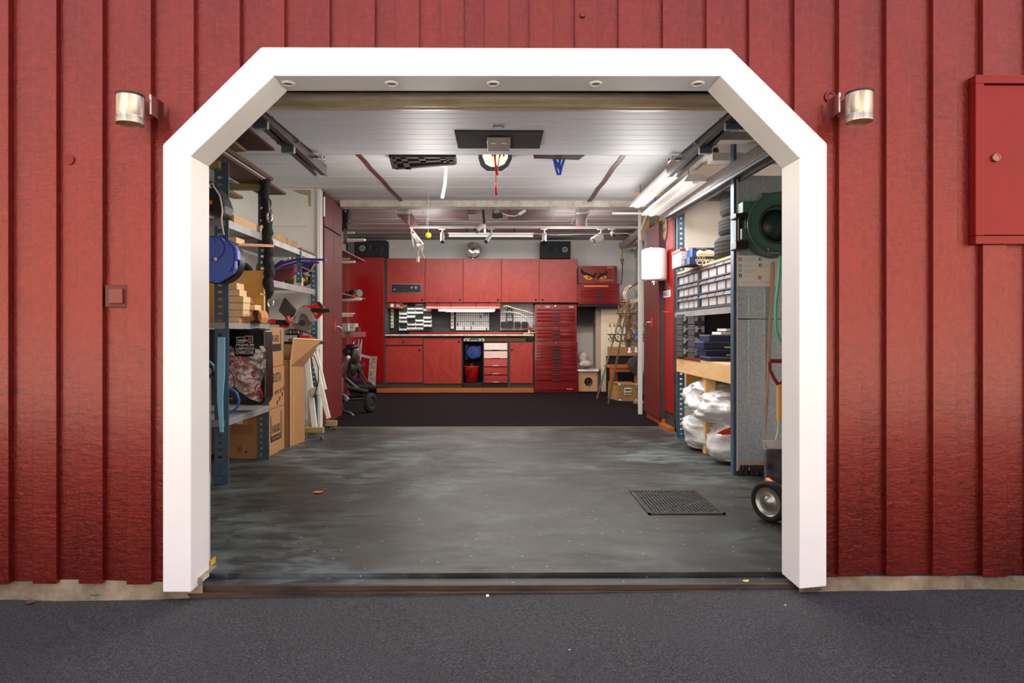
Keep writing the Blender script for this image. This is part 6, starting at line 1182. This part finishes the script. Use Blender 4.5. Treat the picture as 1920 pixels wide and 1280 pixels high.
m = MB(); m.tube([P(*q, Ys-.06) for q in ((541, 617), (555, 618), (570, 622), (585, 626), (594, 629))], .006, 6); m.build('cable', BLK, t)
# ------------------------------------------------------------------ dark red cupboards, left
yF, yG, yH = PX(608.5, 700, -1.86).y, PX(626, 700, -1.86).y, PX(641.5, 700, -1.86).y
t = thing('left_cupboard', 'dark red tall cupboards with a bent chrome handle along the left wall', 'cupboard', (-2.2, (yF+yH)/2, 0))
m = MB(); m.box(-2.45, -1.88, max(yF-.02, 4.226), yH, .06, 2.56); m.build('body', CHAR, t)
zs = PX(608.5, 424, -1.86).z; zs2 = zs
for a, b_ in ((yF, yG-.004), (yG+.004, yH)):
    for z0, z1 in ((.07, zs-.008), (zs+.008, 2.555)):
        m = MB(); m.box(-1.88, -1.86, a, b_, z0, z1); m.build('door', REDD, t, bev=.002)
m = MB(); m.box(-2.4, -1.90, yF, yH, .0, .06); m.build('plinth', BLK2, t)
h = PX(628, 612, -1.86); m = MB(); m.tube([h, h+Vector((.05, .0, .0)), h+Vector((.07, .04, -.03)), h+Vector((.07, .05, -.10))], .009, 8); m.build('handle', CHROME, t); m = MB(); m.box(-1.86, -1.852, h.y-.03, h.y+.01, h.z-.03, h.z+.06); m.build('handle_plate', RED, t)
m = MB(); m.box(-1.868, -1.858, yF-.015, yF+.02, PX(608, 405, -1.86).z, 2.50); m.build('edge_strip', WHP, t)
# wall shelves beyond the cupboards with tableware-like white trays
WX_ = -2.62; SH = wood_mat('red_brown_shelf', (110, 48, 42), (136, 64, 56), .5, 'y')
def wshelf(lb, z, y0, y1, xe=-1.90, th=.018): m = MB(); m.box(WX_, xe, y0, y1, z, z+th); return tag(m.build('wall_shelf', SH, bev=.002), lb, 'shelf', 'red-brown shelves beyond the left cupboards')
wshelf('top red-brown shelf beyond the left cupboards', 2.05, 5.15, 6.5); wshelf('middle red-brown shelf beyond the left cupboards', 1.515, 5.15, 6.5)
wshelf('thick red bench shelf beyond the left cupboards holding a silver case', .985, 5.2, 6.55, th=.07); wshelf('thin third shelf with loose parts beyond the left cupboards', 1.31, 5.2, 6.4, xe=-2.14)
def tray(lb, a, b_, Y, r=.03):
    m = MB(); p0 = P(*a, Y); p1 = P(*b_, Y-.0); d = (p1-p0); m.cyl(p0-Vector((.45, 0, 0)), p1, r*1.3, r*.75, n=12); m.sph(p1, r*.76, n=10, m=6); tag(m.build('white_rod', mat('rod_white', (226, 220, 210), .35)), lb, 'rod', 'white tubes poking out of the left shelves')
for lb, a, b_, Y, r in (('small white tube end under the ceiling by the grinder', (652, 438), (663, 436), 6.2, .018), ('white tapered tube end below the grinder disc', (650, 452), (683, 450), 6.2, .028), ('short white tube end under the top shelf', (641, 474), (649, 474), 6.0, .014), ('banded white tube end under the top shelf', (641, 485), (655, 485), 6.0, .016), ('longer white tube end lowest under the top shelf', (641, 491), (664, 491), 5.9, .024), ('short white tube end on the middle shelf', (641, 553), (648, 553), 6.0, .016), ('long white tapered tube under the middle shelf', (641, 563), (676, 561), 5.9, .026), ('thin pale tube on the third shelf', (641, 590), (664, 588), 5.8, .014), ('thin pale tube under the third shelf', (641, 594), (660, 592), 5.8, .014)): tray(lb, a, b_, Y, r)
t = thing('grinder', 'black bench grinder with a dusty disc mounted under the ceiling', 'grinder', P(645, 455, 5.3)); Yq = 5.15
m = MB(); m.px(630, 404, 640, 431, Yq, .12); m.px(638, 388, 648, 398, Yq, .1); m.px(637, 392, 654, 417, Yq+.06, .15); m.build('motor', BLK, t, bev=.018); m = MB(); m.px(639, 415, 651, 428, Yq+.04, .08); m.build('neck', BLK2, t, bev=.01)
m = MB(); m.px(626.5, 424, 629.5, 431, Yq-.01, .05); m.build('switch', RED, t, bev=.004); m = MB(); m.box(P(643, 390, Yq+.05).x-.02, P(643, 390, Yq+.05).x+.02, Yq+.04, Yq+.08, P(643, 392, Yq).z, ZR); m.build('mount', BLK, t); c = P(647, 442, Yq+.1); m = MB(); m.cyl(c-Vector((.02, 0, 0)), c+Vector((.02, .01, 0)), .10, n=24); m.build('disc', mat('dusty_disc', (116, 104, 90), .8, rgb2=(80, 70, 60), vs=30), t)
t = thing('silver_case', 'silver aluminium cylinder case lying on the thick red shelf', 'case', P(650, 624, 5.4)); m = MB(); a = P(641, 623, 5.35); b_ = P(655, 606, 5.35); m.box(a.x-.2, b_.x, 5.35, 5.6, 1.057, b_.z); m.build('shell', mat('alu', (206, 208, 208), .3, .6), t, bev=.012)
m = MB(); a = P(656, 622, 5.4); b_ = P(666, 606, 5.4); m.box(a.x, b_.x, 5.38, 5.58, 1.057, b_.z); m.build('clamp_block', mat('clamp_dark', (96, 76, 74), .4, rgb2=(210, 206, 200), vs=26), t, bev=.008); m = MB(); a = P(667, 622, 5.4); b_ = P(673, 613, 5.4); m.box(a.x, b_.x, 5.4, 5.5, 1.057, b_.z); tag(m.build('small_red_box', REDD), 'small dark red box right of the silver case', 'box')
t = thing('cutting_machine', 'black and red hand tool with a grey wheel on the middle shelf', 'tool', P(665, 557, 6.2)); m = MB(); m.sph(P(662, 548, 6.2), .05, (1.4, 1, .8), 12, 8); m.sph(P(650, 549, 6.2), .03, n=10, m=6); m.build('body', BLK, t); c = P(671, 549.5, 6.22); m = MB(); m.cyl(c, c+Vector((.03, -.03, 0)), .05, n=20); m.build('wheel', mat('wheel_greygreen', (108, 112, 104), .6), t); m = MB(); m.box(P(661, 550, 6.1).x, P(666, 550, 6.1).x, 6.13, 6.16, P(661, 554, 6.1).z, P(661, 549, 6.1).z); m.build('red_part', RED, t)
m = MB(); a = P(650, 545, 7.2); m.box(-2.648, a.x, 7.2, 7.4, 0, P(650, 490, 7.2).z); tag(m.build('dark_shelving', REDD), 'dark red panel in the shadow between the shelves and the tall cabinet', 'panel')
# golf-trolley like machine
t = thing('folding_trolley', 'black folding trolley with chrome tubes and two rubber wheels beyond the left cupboards', 'trolley', (-2.1, 6.0, 0)); Yv = 5.9
c = P(694, 733, 5.75); rw = c.z-.008; rw = .125; c.z = rw+.007; ax = Vector((.93, -.36, 0)).normalized()
m = MB(); m.lathe([(rw*.45, -.03), (rw*.8, -.04), (rw, -.02), (rw, .02), (rw*.8, .04), (rw*.45, .03), (rw*.45, -.03)], c, ax, 28); w1 = m.build('wheel', RUB, t); m = MB(); m.lathe([(0, .02), (rw*.3, .03), (rw*.45, .02)], c, ax, 20); m.lathe([(0, -.02), (rw*.3, -.03), (rw*.45, -.02)], c, ax, 20); m.build('hub', DKST, w1)
c2 = P(666, 700, 6.1); m = MB(); m.lathe([(rw*.5, -.025), (rw*.95, -.03), (rw*1.15, 0), (rw*.95, .03), (rw*.5, .025)], c2, Vector((.75, -.6, .2)).normalized(), 26); m.build('wheel', RUB, t)
m = MB(); m.cyl(P(645, 748, 5.9), P(690, 747, 5.78), .02, n=12); m.build('axle', STEEL, t)
for a, b_, Y, r in (((652, 727), (690, 735), 5.7, .030), ((648, 710), (680, 738), 5.8, .028), ((650, 745), (684, 741), 5.85, .024)): m = MB(); m.cyl(P(*a, Y), P(*b_, Y), r, n=10); m.build('frame_bar', BLK, t)
for a, b_ in (((641, 693), (650, 664)), ((644, 700), (652, 675)), ((671, 667), (678, 636)), ((669, 680), (673, 636)), ((675, 675), (678, 640)), ((661, 648), (665, 637)), ((673, 701), (686, 723)), ((676, 697), (688, 716)), ((667, 668), (668, 682))): m = MB(); m.cyl(P(*a, Yv+.2), P(*b_, Yv+.3), .010, n=8); m.build('chrome_tube', CHROME, t)
m = MB(); m.sph(P(653, 670, 5.9), .028, n=12, m=8); m.build('white_ball', WHP, t)
for q, r, s_ in (((660, 650), .06, (1.5, 1, .6)), ((664, 668), .09, (.7, 1, 1.5)), ((652, 660), .06, (1.2, 1, 1)), ((660, 690), .07, (1, 1, 1.6))): m = MB(); m.sph(P(*q, 6.05), r, s_, 12, 8); m.build('padded_part', mat('nylon_black', (42, 38, 38), .45), t)
t = thing('gas_cylinder', 'small grey cylinder standing beside the dark red cupboards', 'cylinder', P(642, 770, 5.2)); m = MB(); p = P(641, 745, 5.3); m.cyl((p.x-.04, 5.3, P(0, 770, 5.3).z), (p.x-.04, 5.3, P(0, 708, 5.3).z), .065, n=18); m.build('shell', STEEL, t); m = MB(); m.tube([P(641, 744, 5.25), P(647, 748, 5.2), P(650, 752, 5.2)], .05, 10); m.tube([P(640, 768, 5.2), P(648, 772, 5.15), P(655, 774, 5.1), P(663, 780, 5.1)], .022, 8); m.build('foot', DKST, t)
t = thing('folding_board', 'speckled worn white board with a grey arm left of the bench', 'board', P(700, 725, 6.2)); m = MB(); m.prism([P(*q, 6.3) for q in ((693, 668), (706, 668), (703, 724), (690, 714))][::-1], (0, .03, 0)); m.build('panel', mat('worn_white', (206, 196, 184), .6, rgb2=(84, 64, 60), vs=36, det=6), t, bev=.002); m = MB(); m.bar(P(668, 664, 6.2), P(694, 670, 6.28), .03, .035); m.build('arm', GRYP, t)
m = MB(); c = P(677, 681, 6.2); m.torus(c, (0, 1, 0), .04, .018, 16, 8, 0, 270); m.build('clip', mat('violet_grey', (92, 88, 104), .5), t)
# ------------------------------------------------------------------ under the ceiling
def hang(p, z=ZC): m = MB(); return m
t = thing('rafter_rack', 'dark brown slatted crate strapped under the ceiling, left of the white lamp', 'crate', P(795, 300, 3.2)); Yn = 3.10; DB = mat('rack_brown', (48, 36, 36), .5)
def cpx(px_, py, z): return PZ(px_, py, z)
z_ = 2.50
for a, b_ in (((735, 290), (741, 312)), ((756, 290), (766, 313)), ((738, 300), (850, 296)), ((741, 312), (852, 303)), ((735, 291), (855, 291)), ((790, 290), (794, 300)), ((830, 290), (832, 298)), ((845, 291), (851, 303))): m = MB(); m.bar(PZ(*a, z_), PZ(*b_, z_), .05, .045); m.build('slat', DB, t)
m = MB(); m.px(770, 291, 848, 299, 3.2, .05); m.build('panel', BLK2, t)
m = MB(); m.tube([PZ(833, 292, 2.5), P(836, 312, 3.0), P(834, 345, 3.05), P(829, 371, 3.1)], .016, 6); tag(m.build('white_strap', PRW), 'white strap hanging from the slatted crate', 'strap', 'white straps on the crate')
m = MB(); m.prism([P(*q, 2.96) for q in ((804, 297), (809, 297), (811, 307.5), (805, 307.5))][::-1], (0, .01, 0)); m.tube([P(820, 309, 3.0), P(835, 311, 3.0), P(848, 306, 3.0), P(853, 298, 3.0), P(855, 291, 3.0)], .012, 6); tag(m.build('white_strap', PRW), 'short white strap loop around the slatted crate', 'strap', 'white straps on the crate')
t = thing('dark_tray', 'flat dark tray under the ceiling tied with a blue strap', 'tray', P(1050, 294, 3.2)); m = MB(); a = PZ(1000, 291, 2.5); b_ = PZ(1097, 291, 2.5); c_ = PZ(1085, 300, 2.5); d_ = PZ(1001, 297, 2.5)
m.prism([a, b_, c_, d_], (0, 0, .05)); m.build('tray', DB, t)
m = MB()
for pts in (((1036, 291), (1040, 304), (1043, 318), (1046, 327), (1050, 327), (1053, 312), (1058, 298)), ((1040, 298), (1047, 312), (1052, 322)), ((1044, 292), (1050, 300), (1048, 312))): m.tube([P(*q, 3.0) for q in pts], .012, 6)
tag(m.build('blue_strap', mat('strap_blue', (34, 72, 178), .6)), 'blue webbing strap dangling from the dark tray', 'strap')
t = thing('ceiling_lamp', 'cream ceiling lamp in a dark blue square frame behind the open door', 'lamp', PZ(928, 300, 2.5)); zl_ = 2.46
def lpoly(pts, z, th): m = MB(); m.prism([PZ(*q, z) for q in pts], (0, 0, th)); return m
lpoly(((898, 281), (957, 281), (960, 300), (954, 312), (942, 321), (912, 321), (901, 312), (897, 300)), zl_, .10).build('frame', NAVY, t, bev=.01)
lpoly(((905, 278), (952, 278), (952, 298), (946, 308), (935, 313), (920, 313), (910, 308), (905, 296)), zl_-.02, .03).build('glass', BULB, t, bev=.008)
t = thing('pull_cord', 'red emergency pull handle on a cord below the cream ceiling lamp', 'handle', P(930, 366, 2.3)); m = MB(); m.tube([P(929, 290, 2.1), P(929.5, 315, 2.15), P(930, 345, 2.2)], .0035); m.build('cord', RED, t); m = MB(); m.lathe([(0, .0), (.011, .0), (.007, .09), (0, .095)], P(930, 366, 2.2), n=12); m.build('handle', RED, t)
m = MB(); m.tube([P(927, 290, 2.12), P(929, 305, 2.12), P(932, 328, 2.12)], [.006, .008, .012]); m.build('ribbon', RED, t); m = MB(); m.bar(P(937, 291, 2.14), P(933, 316, 2.14), .010, .008); m.build('lever', BLK, t)
m = MB()
for q in ((922, 289), (927, 289), (936, 289), (943, 289)): m.px(q[0], 287, q[0]+3, 292, 2.06, .02)
m.build('bracket', BLK, t)
# tennis ball
p = P(803, 441, 4.3); t = thing('tennis_ball', 'yellow tennis ball hanging on a white cord', 'ball', (p.x, 4.3, p.z-.034)); m = MB(); m.sph(p, .034, n=20, m=14); m.build('ball', YEL, t); m = MB(); m.tube([p+Vector((0, 0, .03)), (p.x, 4.3, ZC)], .002, 5); m.build('cord', WHP, t)
m = MB(); m.torus(p, (.5, 1, .3), .0335, .0015, 24, 4); m.build('seam', WHP, t)
# rear ceiling: red sided lamps, panels, tube fixture, projector, rail with spots
for s_, xa, xb, xc, xd, lb in ((0, 740, 768, 774, 752, 'left'), (1, 1081, 1106, 1088, 1072, 'right')):
    t = thing('flood_lamp', 'long red sided lamp under the rear ceiling, %s of the two' % lb, 'lamp', P((xa+xb)/2, 400, 5.2), 'red sided lamps under the rear ceiling')
    z0 = P(xa, 398, 5.1).z; p0 = P(xa, 398, 5.1); p1 = P(xb-2, 398, 5.1); q0 = PZ(xc-9 if s_ == 0 else xc-9, 423, z0); q1 = PZ(xc+8 if s_ == 0 else xc+4, 423, z0)
    m = MB(); m.prism([p0, p1, (q1.x, q1.y, z0), (q0.x, q0.y, z0)], (0, 0, .05)); m.build('reflector', REDD, t); m = MB(); m.px(xa, 389, xb, 398.5, 5.05, .12); m.build('end_box', mat('lamp_end', (214, 212, 208), .4), t, bev=.006); m = MB(); m.px(xa+4, 391, xb-4, 397, 5.03, .03); m.build('lens', GLAS, t)
    m = MB(); pts = [P(xa+(25 if s_ == 0 else 0)+(i % 2)*3-(0 if s_ == 0 else i), 396+i*2.2, 5.3) for i in range(12)]; m.tube(pts, .007, 6); m.build('coiled_cord', WHP, t)
for xa, xb, ya_, yb_, xc, xd, lb in ((792, 876, 387, 393, 801, 879, 'left'), (960, 1043, 387, 393, 952, 1034, 'right')):
    z0 = 2.62; a = PZ(xa, 392, z0); b_ = PZ(xb, 392, z0); c_ = PZ(xd, 413, z0); d_ = PZ(xc, 413, z0); t = thing('ceiling_panel', 'flat grey-violet panel with white front edge under the rear ceiling, '+lb, 'panel', (a.x, a.y, z0), 'flat panels under the rear ceiling')
    m = MB(); m.prism([a, b_, (c_.x, c_.y, z0), (d_.x, d_.y, z0)], (0, 0, .03)); m.build('sheet', mat('panel_mauve', (120, 104, 106), .6, rgb2=(98, 82, 84), vs=5), t); m = MB(); m.box(a.x, b_.x, a.y-.02, a.y, z0-.005, z0+.05); m.build('front_edge', WHP, t, bev=.002)
t = thing('tube_fixture', 'twin white tube lamp fixture across the back of the ceiling', 'lamp', P(920, 442, 7.4)); Yf = 7.4; m = MB(); m.px(839.5, 436, 1001.5, 440, Yf, .1); m.build('housing', WHP, t, bev=.003); m = MB(); m.px(840.5, 441.3, 1000.5, 443.6, Yf-.01, .02); m.build('tube', mat('tube_faint_glow', (244, 242, 236), .3, emit=.35), t); m = MB()  # the tube material has a weak glow of its own
for q in (840, 1001): m.px(q-1, 438, q+1.5, 445, Yf-.02, .06)
for q in (875, 965): a = P(q, 440, Yf); m.box(a.x-.01, a.x+.01, Yf+.04, Yf+.06, a.z, ZR)
m.build('end_cap', BLK, t)
t = thing('projector', 'small black projector with white plug hanging from the rear ceiling', 'projector', P(932, 407, 5.2)); m = MB(); m.px(924, 391, 937, 407, 5.15, .12); m.px(922.5, 399, 943, 407.5, 5.12, .06); m.build('body', BLK, t, bev=.006); c = P(931, 397, 5.13); m = MB(); m.lathe([(.035, .02), (.04, 0), (.028, -.01), (0, -.004)], c, (0, 1, 0), 20); m.build('lens', GRYP, t)
m = MB(); a = P(930, 391, 5.2); m.box(a.x-.01, a.x+.01, 5.19, 5.22, a.z, ZR+.005); m.build('mount', BLK, t)
m = MB(); m.tube([P(*q, 5.05) for q in ((941, 400), (952, 404), (966, 405), (974, 401))], .006); m.tube([P(*q, 5.05) for q in ((984, 394), (990, 388), (1000, 386.5), (1050, 388), (1100, 389), (1140, 389), (1180, 386), (1198, 385), (1205, 390), (1207, 400))], .007); m.build('cable', WHP, t); m = MB(); m.bar(P(973, 402, 5.05), P(985, 394, 5.05), .035, .035); m.build('plug', WHP, t, bev=.006)
# track with spots
Yt_ = 6.15; t = thing('light_track', 'long white lighting track across the rear ceiling', 'light track', P(980, 428, Yt_)); a = P(768, 427, Yt_); b_ = P(1203, 423.5, Yt_); m = MB(); m.box(a.x, b_.x, Yt_, Yt_+.04, a.z-.0, a.z+.03); m.build('rail', WHP, t, bev=.002); zr_ = a.z
m = MB()
for q in (800, 905, 1100): p = P(q, 424, Yt_); m.box(p.x-.008, p.x+.008, Yt_+.01, Yt_+.03, zr_+.03, ZR)
m.build('hanger', WHP, t)
def spot(lb, x, y, x2, y2, r, mouth):
    t = thing('track_spot', lb, 'spotlight', P(x, y, Yt_), 'white spotlights on the track'); p = P(x, 427, Yt_+.02); q = P(x, y, Yt_+.02); m = MB(); m.box(p.x-.05, p.x+.04, Yt_, Yt_+.04, zr_-.018, zr_-.002); m.cyl((q.x, Yt_+.02, q.z), (q.x, Yt_+.02, zr_-.015), .008, n=8); m.build('adapter', WHP, t)
    q1 = P(x2, y2, Yt_-.05); m = MB(); m.cyl(q, q1, r, n=16); m.build('shade', WHP, t); m = MB(); d = (q1-q).normalized(); m.cyl(q1, q1+d*.018, r*.8, r*mouth, n=12); m.build('bulb', DKST, t)
spot('track spotlight pointing down beside the tennis ball', 829.5, 437, 829.5, 452, .026, 1.1)
spot('track spotlight tilted left over the round headlamp', 922, 439, 912, 452, .026, 1.1)
spot('track spotlight pointing down over the right loudspeaker', 1020.5, 438, 1020.5, 453, .030, 1.3)
spot('largest white spotlight, tilted left, over the toolbox', 1127, 443, 1112, 452, .055, .8)
spot('track spotlight facing the camera near the grey pipes', 1148, 437, 1151, 441, .030, .7)
t = thing('hanging_spot_arm', 'spotlight on a dark arm hanging in the middle in front of the track', 'spotlight', P(905, 420, 5.3)); m = MB(); m.bar(P(905, 382, 5.0), P(908, 420, 5.6), .03, .03); m.build('arm', BROWNST, t); m = MB(); m.cyl(P(907, 420, 5.6), P(893, 431, 5.5), .036, n=14); m.build('shade', WHP, t); m = MB(); m.cyl(P(893, 431, 5.5), P(890.5, 434.5, 5.5), .034, .04, n=14); m.build('bulb', DKST, t); m = MB(); m.tube([P(908, 408, 5.55), P(909, 418, 5.58), P(909.5, 436, 5.6)], .012, 8); m.build('joint', CHROME, t)
t = thing('ducted_lamp', 'beige work lamp with coiled cord hanging at the left end of the track', 'lamp', P(780, 460, 6.2)); m = MB(); m.tube([P(771, 428, 6.2), P(773, 445, 6.2), P(774, 462, 6.2), P(776, 470, 6.2), P(779, 465, 6.2)], .011, 8); m.build('hose', mat('lamp_taupe', (168, 156, 142), .5), t); m = MB(); m.cyl(P(776, 440, 6.2), P(783, 452, 6.1), .026, n=14); m.cyl(P(784, 460, 6.2), P(790, 465, 6.1), .03, .042, n=16); m.build('shade', mat('lamp_taupe', (168, 156, 142), .5), t); m = MB(); m.tube([P(790, 465, 6.05), P(792, 475, 6.1), P(796, 484, 6.3)], .006); m.tube([P(784, 470, 6.1), P(783.5, 482, 6.1)], .005); m.cyl(P(783.5, 481, 6.1), P(783.5, 491, 6.1), .022, n=12); m.build('pull', IVO, t); m = MB(); m.bar(P(771, 428, 6.2), P(793, 458, 6.3), .02, .02); m.build('arm', mat('taupe_metal', (140, 124, 116), .5, .3), t)
m = MB(); m.tube([P(*q, 6.0) for q in ((1000, 438), (1040, 440), (1080, 439), (1120, 439), (1150, 438), (1175, 437), (1186, 441))], .007); tag(m.build('ceiling_cable', WHP), 'thin white cable running right from the twin tube fixture', 'cable', 'cables under the rear ceiling')
m = MB(); m.tube([P(*q, 5.6) for q in ((785, 414), (850, 415), (900, 416), (955, 415), (1060, 414), (1075, 413))], .006); tag(m.build('ceiling_cable', WHP), 'thin white cable strung between the two red sided lamps', 'cable', 'cables under the rear ceiling')
m = MB(); m.box(P(1137, 400, 5.0).x, P(1243, 400, 4.6).x, 4.60, 4.63, P(1190, 401.5, 4.6).z, P(1190, 398, 4.6).z); tag(m.build('white_pole', PRW), 'slim white pole lying across above the red cupboards', 'pole')
# right ceiling: battens, steel beam, pipes, planks
def batten(lb, x_, y0, y1, z, w):
    t = thing('batten_lamp', lb, 'lamp', (x_, (y0+y1)/2, z), 'long white batten lamps by the right rack'); m = MB(); m.prism([(x_-w/2, y0, z), (x_+w/2, y0, z), (x_+w*.3, y0, z+.06), (x_-w*.3, y0, z+.06)], (0, y1-y0, 0)); m.build('housing', mat('batten_white', (224, 222, 218), .35), t, bev=.004)
    m = MB(); m.box(x_-.02, x_+.02, y0+.02, y1-.02, z-.012, z-.001); m.build('ridge', WHP, t)
    m = MB(); 
    for y in (y0+.2, y1-.2): m.box(x_-.006, x_+.006, y, y+.012, z+.06, ZC)
    m.build('hanger', STEEL, t); return t
xb1 = (PZ(1279, 315, 2.38).x); b1_ = PZ(1279, 315, 2.38); b2_ = PZ(1210, 370, 2.38); batten('long white batten lamp nearer the door track', (b1_.x+b2_.x)/2, b1_.y, b2_.y+.5, 2.38, .16)
b1_ = PZ(1305, 340, 2.28); b2_ = PZ(1240, 383, 2.28); batten('long white batten lamp nearer the right rack', (b1_.x+b2_.x)/2+.02, b1_.y, b2_.y+.6, 2.28, .2)
m = MB(); a = PX(1450, 290, 1.78); b_ = PX(1262, 392, 1.78); m.bar((1.74, 1.2, a.z+.02), (1.74, b_.y+.2, b_.z-.02), .10, .09); t = thing('steel_profile', 'long brown steel profile running along the top of the right rack', 'profile', (1.74, 2.5, 2.35)); m.build('channel', BROWNST, t, bev=.004); m = MB(); m.bar((1.70, 1.2, a.z-.04), (1.70, b_.y+.2, b_.z-.08), .02, .02); m.bar((1.79, 1.2, a.z-.04), (1.79, b_.y+.2, b_.z-.08), .02, .02); m.build('lip', DKST, t)
for q, z, d, lb in (((1300, 330, 1385, 342), 0, 0, 'upper'), ((1299, 322, 1378, 333), 0, 0, 'lower')):
    pass
m = MB(); m.box(1.62, 2.45, 2.20, 2.32, 2.36, 2.42); tag(m.build('white_board', mat('white_board_m', (222, 218, 210), .5), bev=.002), 'white painted board lying across above the right batten lamps', 'board', 'boards above the right rack')
m = MB(); m.box(1.45, 2.45, 1.95, 2.05, 2.44, 2.50); tag(m.build('white_board', mat('white_board_m', (222, 218, 210), .5), bev=.002), 'second white board lying behind the end of the right door track', 'board', 'boards above the right rack')
m = MB(); m.box(1.50, 2.45, 1.75, 1.93, 2.51, 2.53); tag(m.build('brown_board', BRNW), 'dark brown boards on top of the white boards, upper right', 'board', 'boards above the right rack')
m = MB(); c = P(1342, 284, 2.25); c.z = 2.450; m.cyl(c, c+Vector((0, .5, 0)), .028, .028, n=18, caps=False); m.cyl(c, c+Vector((0, .5, 0)), .022, .022, n=18, caps=False); m.torus(c, (0, 1, 0), .025, .004, 18, 6); tag(m.build('cardboard_tube', mat('tube_beige', (196, 184, 168), .7)), 'open beige tube end beside the right door track', 'tube')
m = MB(); m.bar(P(1190, 363, 4.3), P(1246, 362, 4.2), .022, .022); tag(m.build('wooden_lath', PLY), 'short yellow wooden lath under the right front ceiling', 'lath')
m = MB(); m.box(1.80, 1.88, 5.35, 5.45, 2.2, ZC); tag(m.build('chipboard_stud', BEAM), 'pale wooden stud above the handled red cupboard', 'timber'); m = MB(); m.box(1.88, 2.4, 5.0, 5.03, 2.3, ZC+.08); tag(m.build('chipboard_sheet', OSB), 'rough chipboard sheet above the handled red cupboard', 'chipboard')
m = MB(); m.tube([(1.78, 5.40, 2.2), (1.78, 5.40, ZC)], .018, 8); m.tube([(1.76, 5.3, 2.30), (1.80, 5.2, 2.45), (1.84, 5.1, ZC)], .012, 8); tag(m.build('white_conduit', WHP), 'white conduits running up beside the wooden stud', 'conduit')
m = MB(); m.box(1.70, 1.92, 3.85, 4.0, 2.445, 2.465); tag(m.build('red_flange', REDD), 'flat dark red plate on top of the sign cupboard', 'plate')
# grey duct board behind the tyres, dark beam under the ceiling
m = MB(); m.box(1.86, 2.45, 3.90, 3.98, 2.42, 2.50); struct(m.build('trim_6', DKST, loc=(0, 0, 0)))
# ------------------------------------------------------------------ small things on the ground
def leaf(lb, p, s, mt_, rot, grp=None, bend=.3):
    m = MB(); n = 6; c, sn = math.cos(rot), math.sin(rot); vs = []
    for i in range(n+1):
        f = i/n; w = .32*math.sin(math.pi*min(1, f*1.02))**.8; u = (f-.5)
        for k in (-1, 0, 1): x = u*s; y = k*w*s; z = .002+s*bend*(4*u*u*.3+abs(k)*.22); vs.append((p[0]+x*c-y*sn, p[1]+x*sn+y*c, p[2]+z))
    fs = []
    for i in range(n):
        for k in range(2): fs.append((i*3+k, i*3+k+1, i*3+k+4, i*3+k+3))
    m.add(vs, fs, True); return tag(m.build('dry_leaf', mt_), lb, 'leaf', grp)
LO = mat('leaf_orange', (206, 112, 50), .6, var=.2, vs=60); LBn = mat('leaf_tan', (196, 150, 100), .7, var=.2, vs=60); LY = mat('leaf_yellow', (226, 224, 70), .5); LD = mat('leaf_brown', (104, 74, 60), .8, var=.2, vs=60)
p = PZ(598, 924, 0); leaf('orange dry leaf lying on the concrete floor', p, .075, LO, .3)
p = PZ(845, 1107, gz(-.2)); leaf('bright yellow leaf scrap on the asphalt by the threshold', (p.x, p.y, gz(p.x)), .03, LY, .1, None, .2)
p = PZ(1398, 1090, -.01); leaf('yellow leaf scrap on the right end of the threshold', (p.x, p.y, -.010), .035, LY, .4, None, .2)
p = PZ(57, 1131, gz(-2)); leaf('dark brown leaf at the foot of the left facade', (p.x, p.y, gz(p.x)), .05, LD, 2.2)
p = PZ(316, 1122, gz(-1.3)); leaf('tan leaf below the left white post', (p.x, p.y, gz(p.x)), .04, LBn, .3)
p = PZ(376, 1112, gz(-1.2)); leaf('small tan leaf at the inner corner of the left post', (p.x, p.y, gz(p.x)), .04, LBn, 2.5)
p = PZ(487, 1103, gz(-1)); leaf('small tan leaf against the rusty threshold', (p.x, p.y, gz(p.x)), .028, LBn, .9)
p = PZ(1531, 1108, gz(1.4)); leaf('crumpled ochre leaf under the right white post', (p.x, p.y, gz(p.x)), .05, mat('leaf_ochre', (176, 130, 60), .8, var=.3, vs=80), .2, None, .8)
p = PZ(914, 1117, gz(0)); m = MB(); m.box(p.x-.006, p.x+.006, p.y-.008, p.y+.008, gz(p.x), gz(p.x)+.004); tag(m.build('paper_scrap', PRW), 'tiny white paper scrap on the asphalt before the threshold', 'paper')
t = thing('weed', 'tiny green weed at the foot of the left facade', 'weed', (P(178, 1116, .03).x, .03, gz(-2.2))); m = MB(); c = P(178, 1117, .035); rr = random.Random(2)
for k in range(9): a_ = k*.7; d = Vector((math.cos(a_), -abs(math.sin(a_))*.6, .4)).normalized()*rr.uniform(.012, .026); m.add([c, c+d*.5+Vector((.007, 0, 0)), c+d, c+d*.5-Vector((.007, 0, 0))], [(0, 1, 2, 3)])
m.build('leaves', mat('weed_green', (70, 168, 50), .6), t)['kind'] = 'stuff'
m = MB(); m.box(P(390, 0, .3).x-.05, P(389, 1040, .30).x+.004, .30, .32, 0.0, .42); t = thing('plastic_sheet', 'clear plastic sheet with a yellow foot behind the left white post', 'sheet', (P(390, 0, .3).x, .31, 0)); m.build('sheet', mat('clear_sheet', (206, 208, 208), .3), t); m = MB(); a = P(389, 1052, .30); b_ = P(397, 1042, .30); m.prism([(a.x, .29, 0), (b_.x, .29, 0), (b_.x, .29, .03), (a.x, .29, .014)], (0, .05, 0)); m.build('foot', mat('foot_yellow', (226, 180, 40), .5), t)
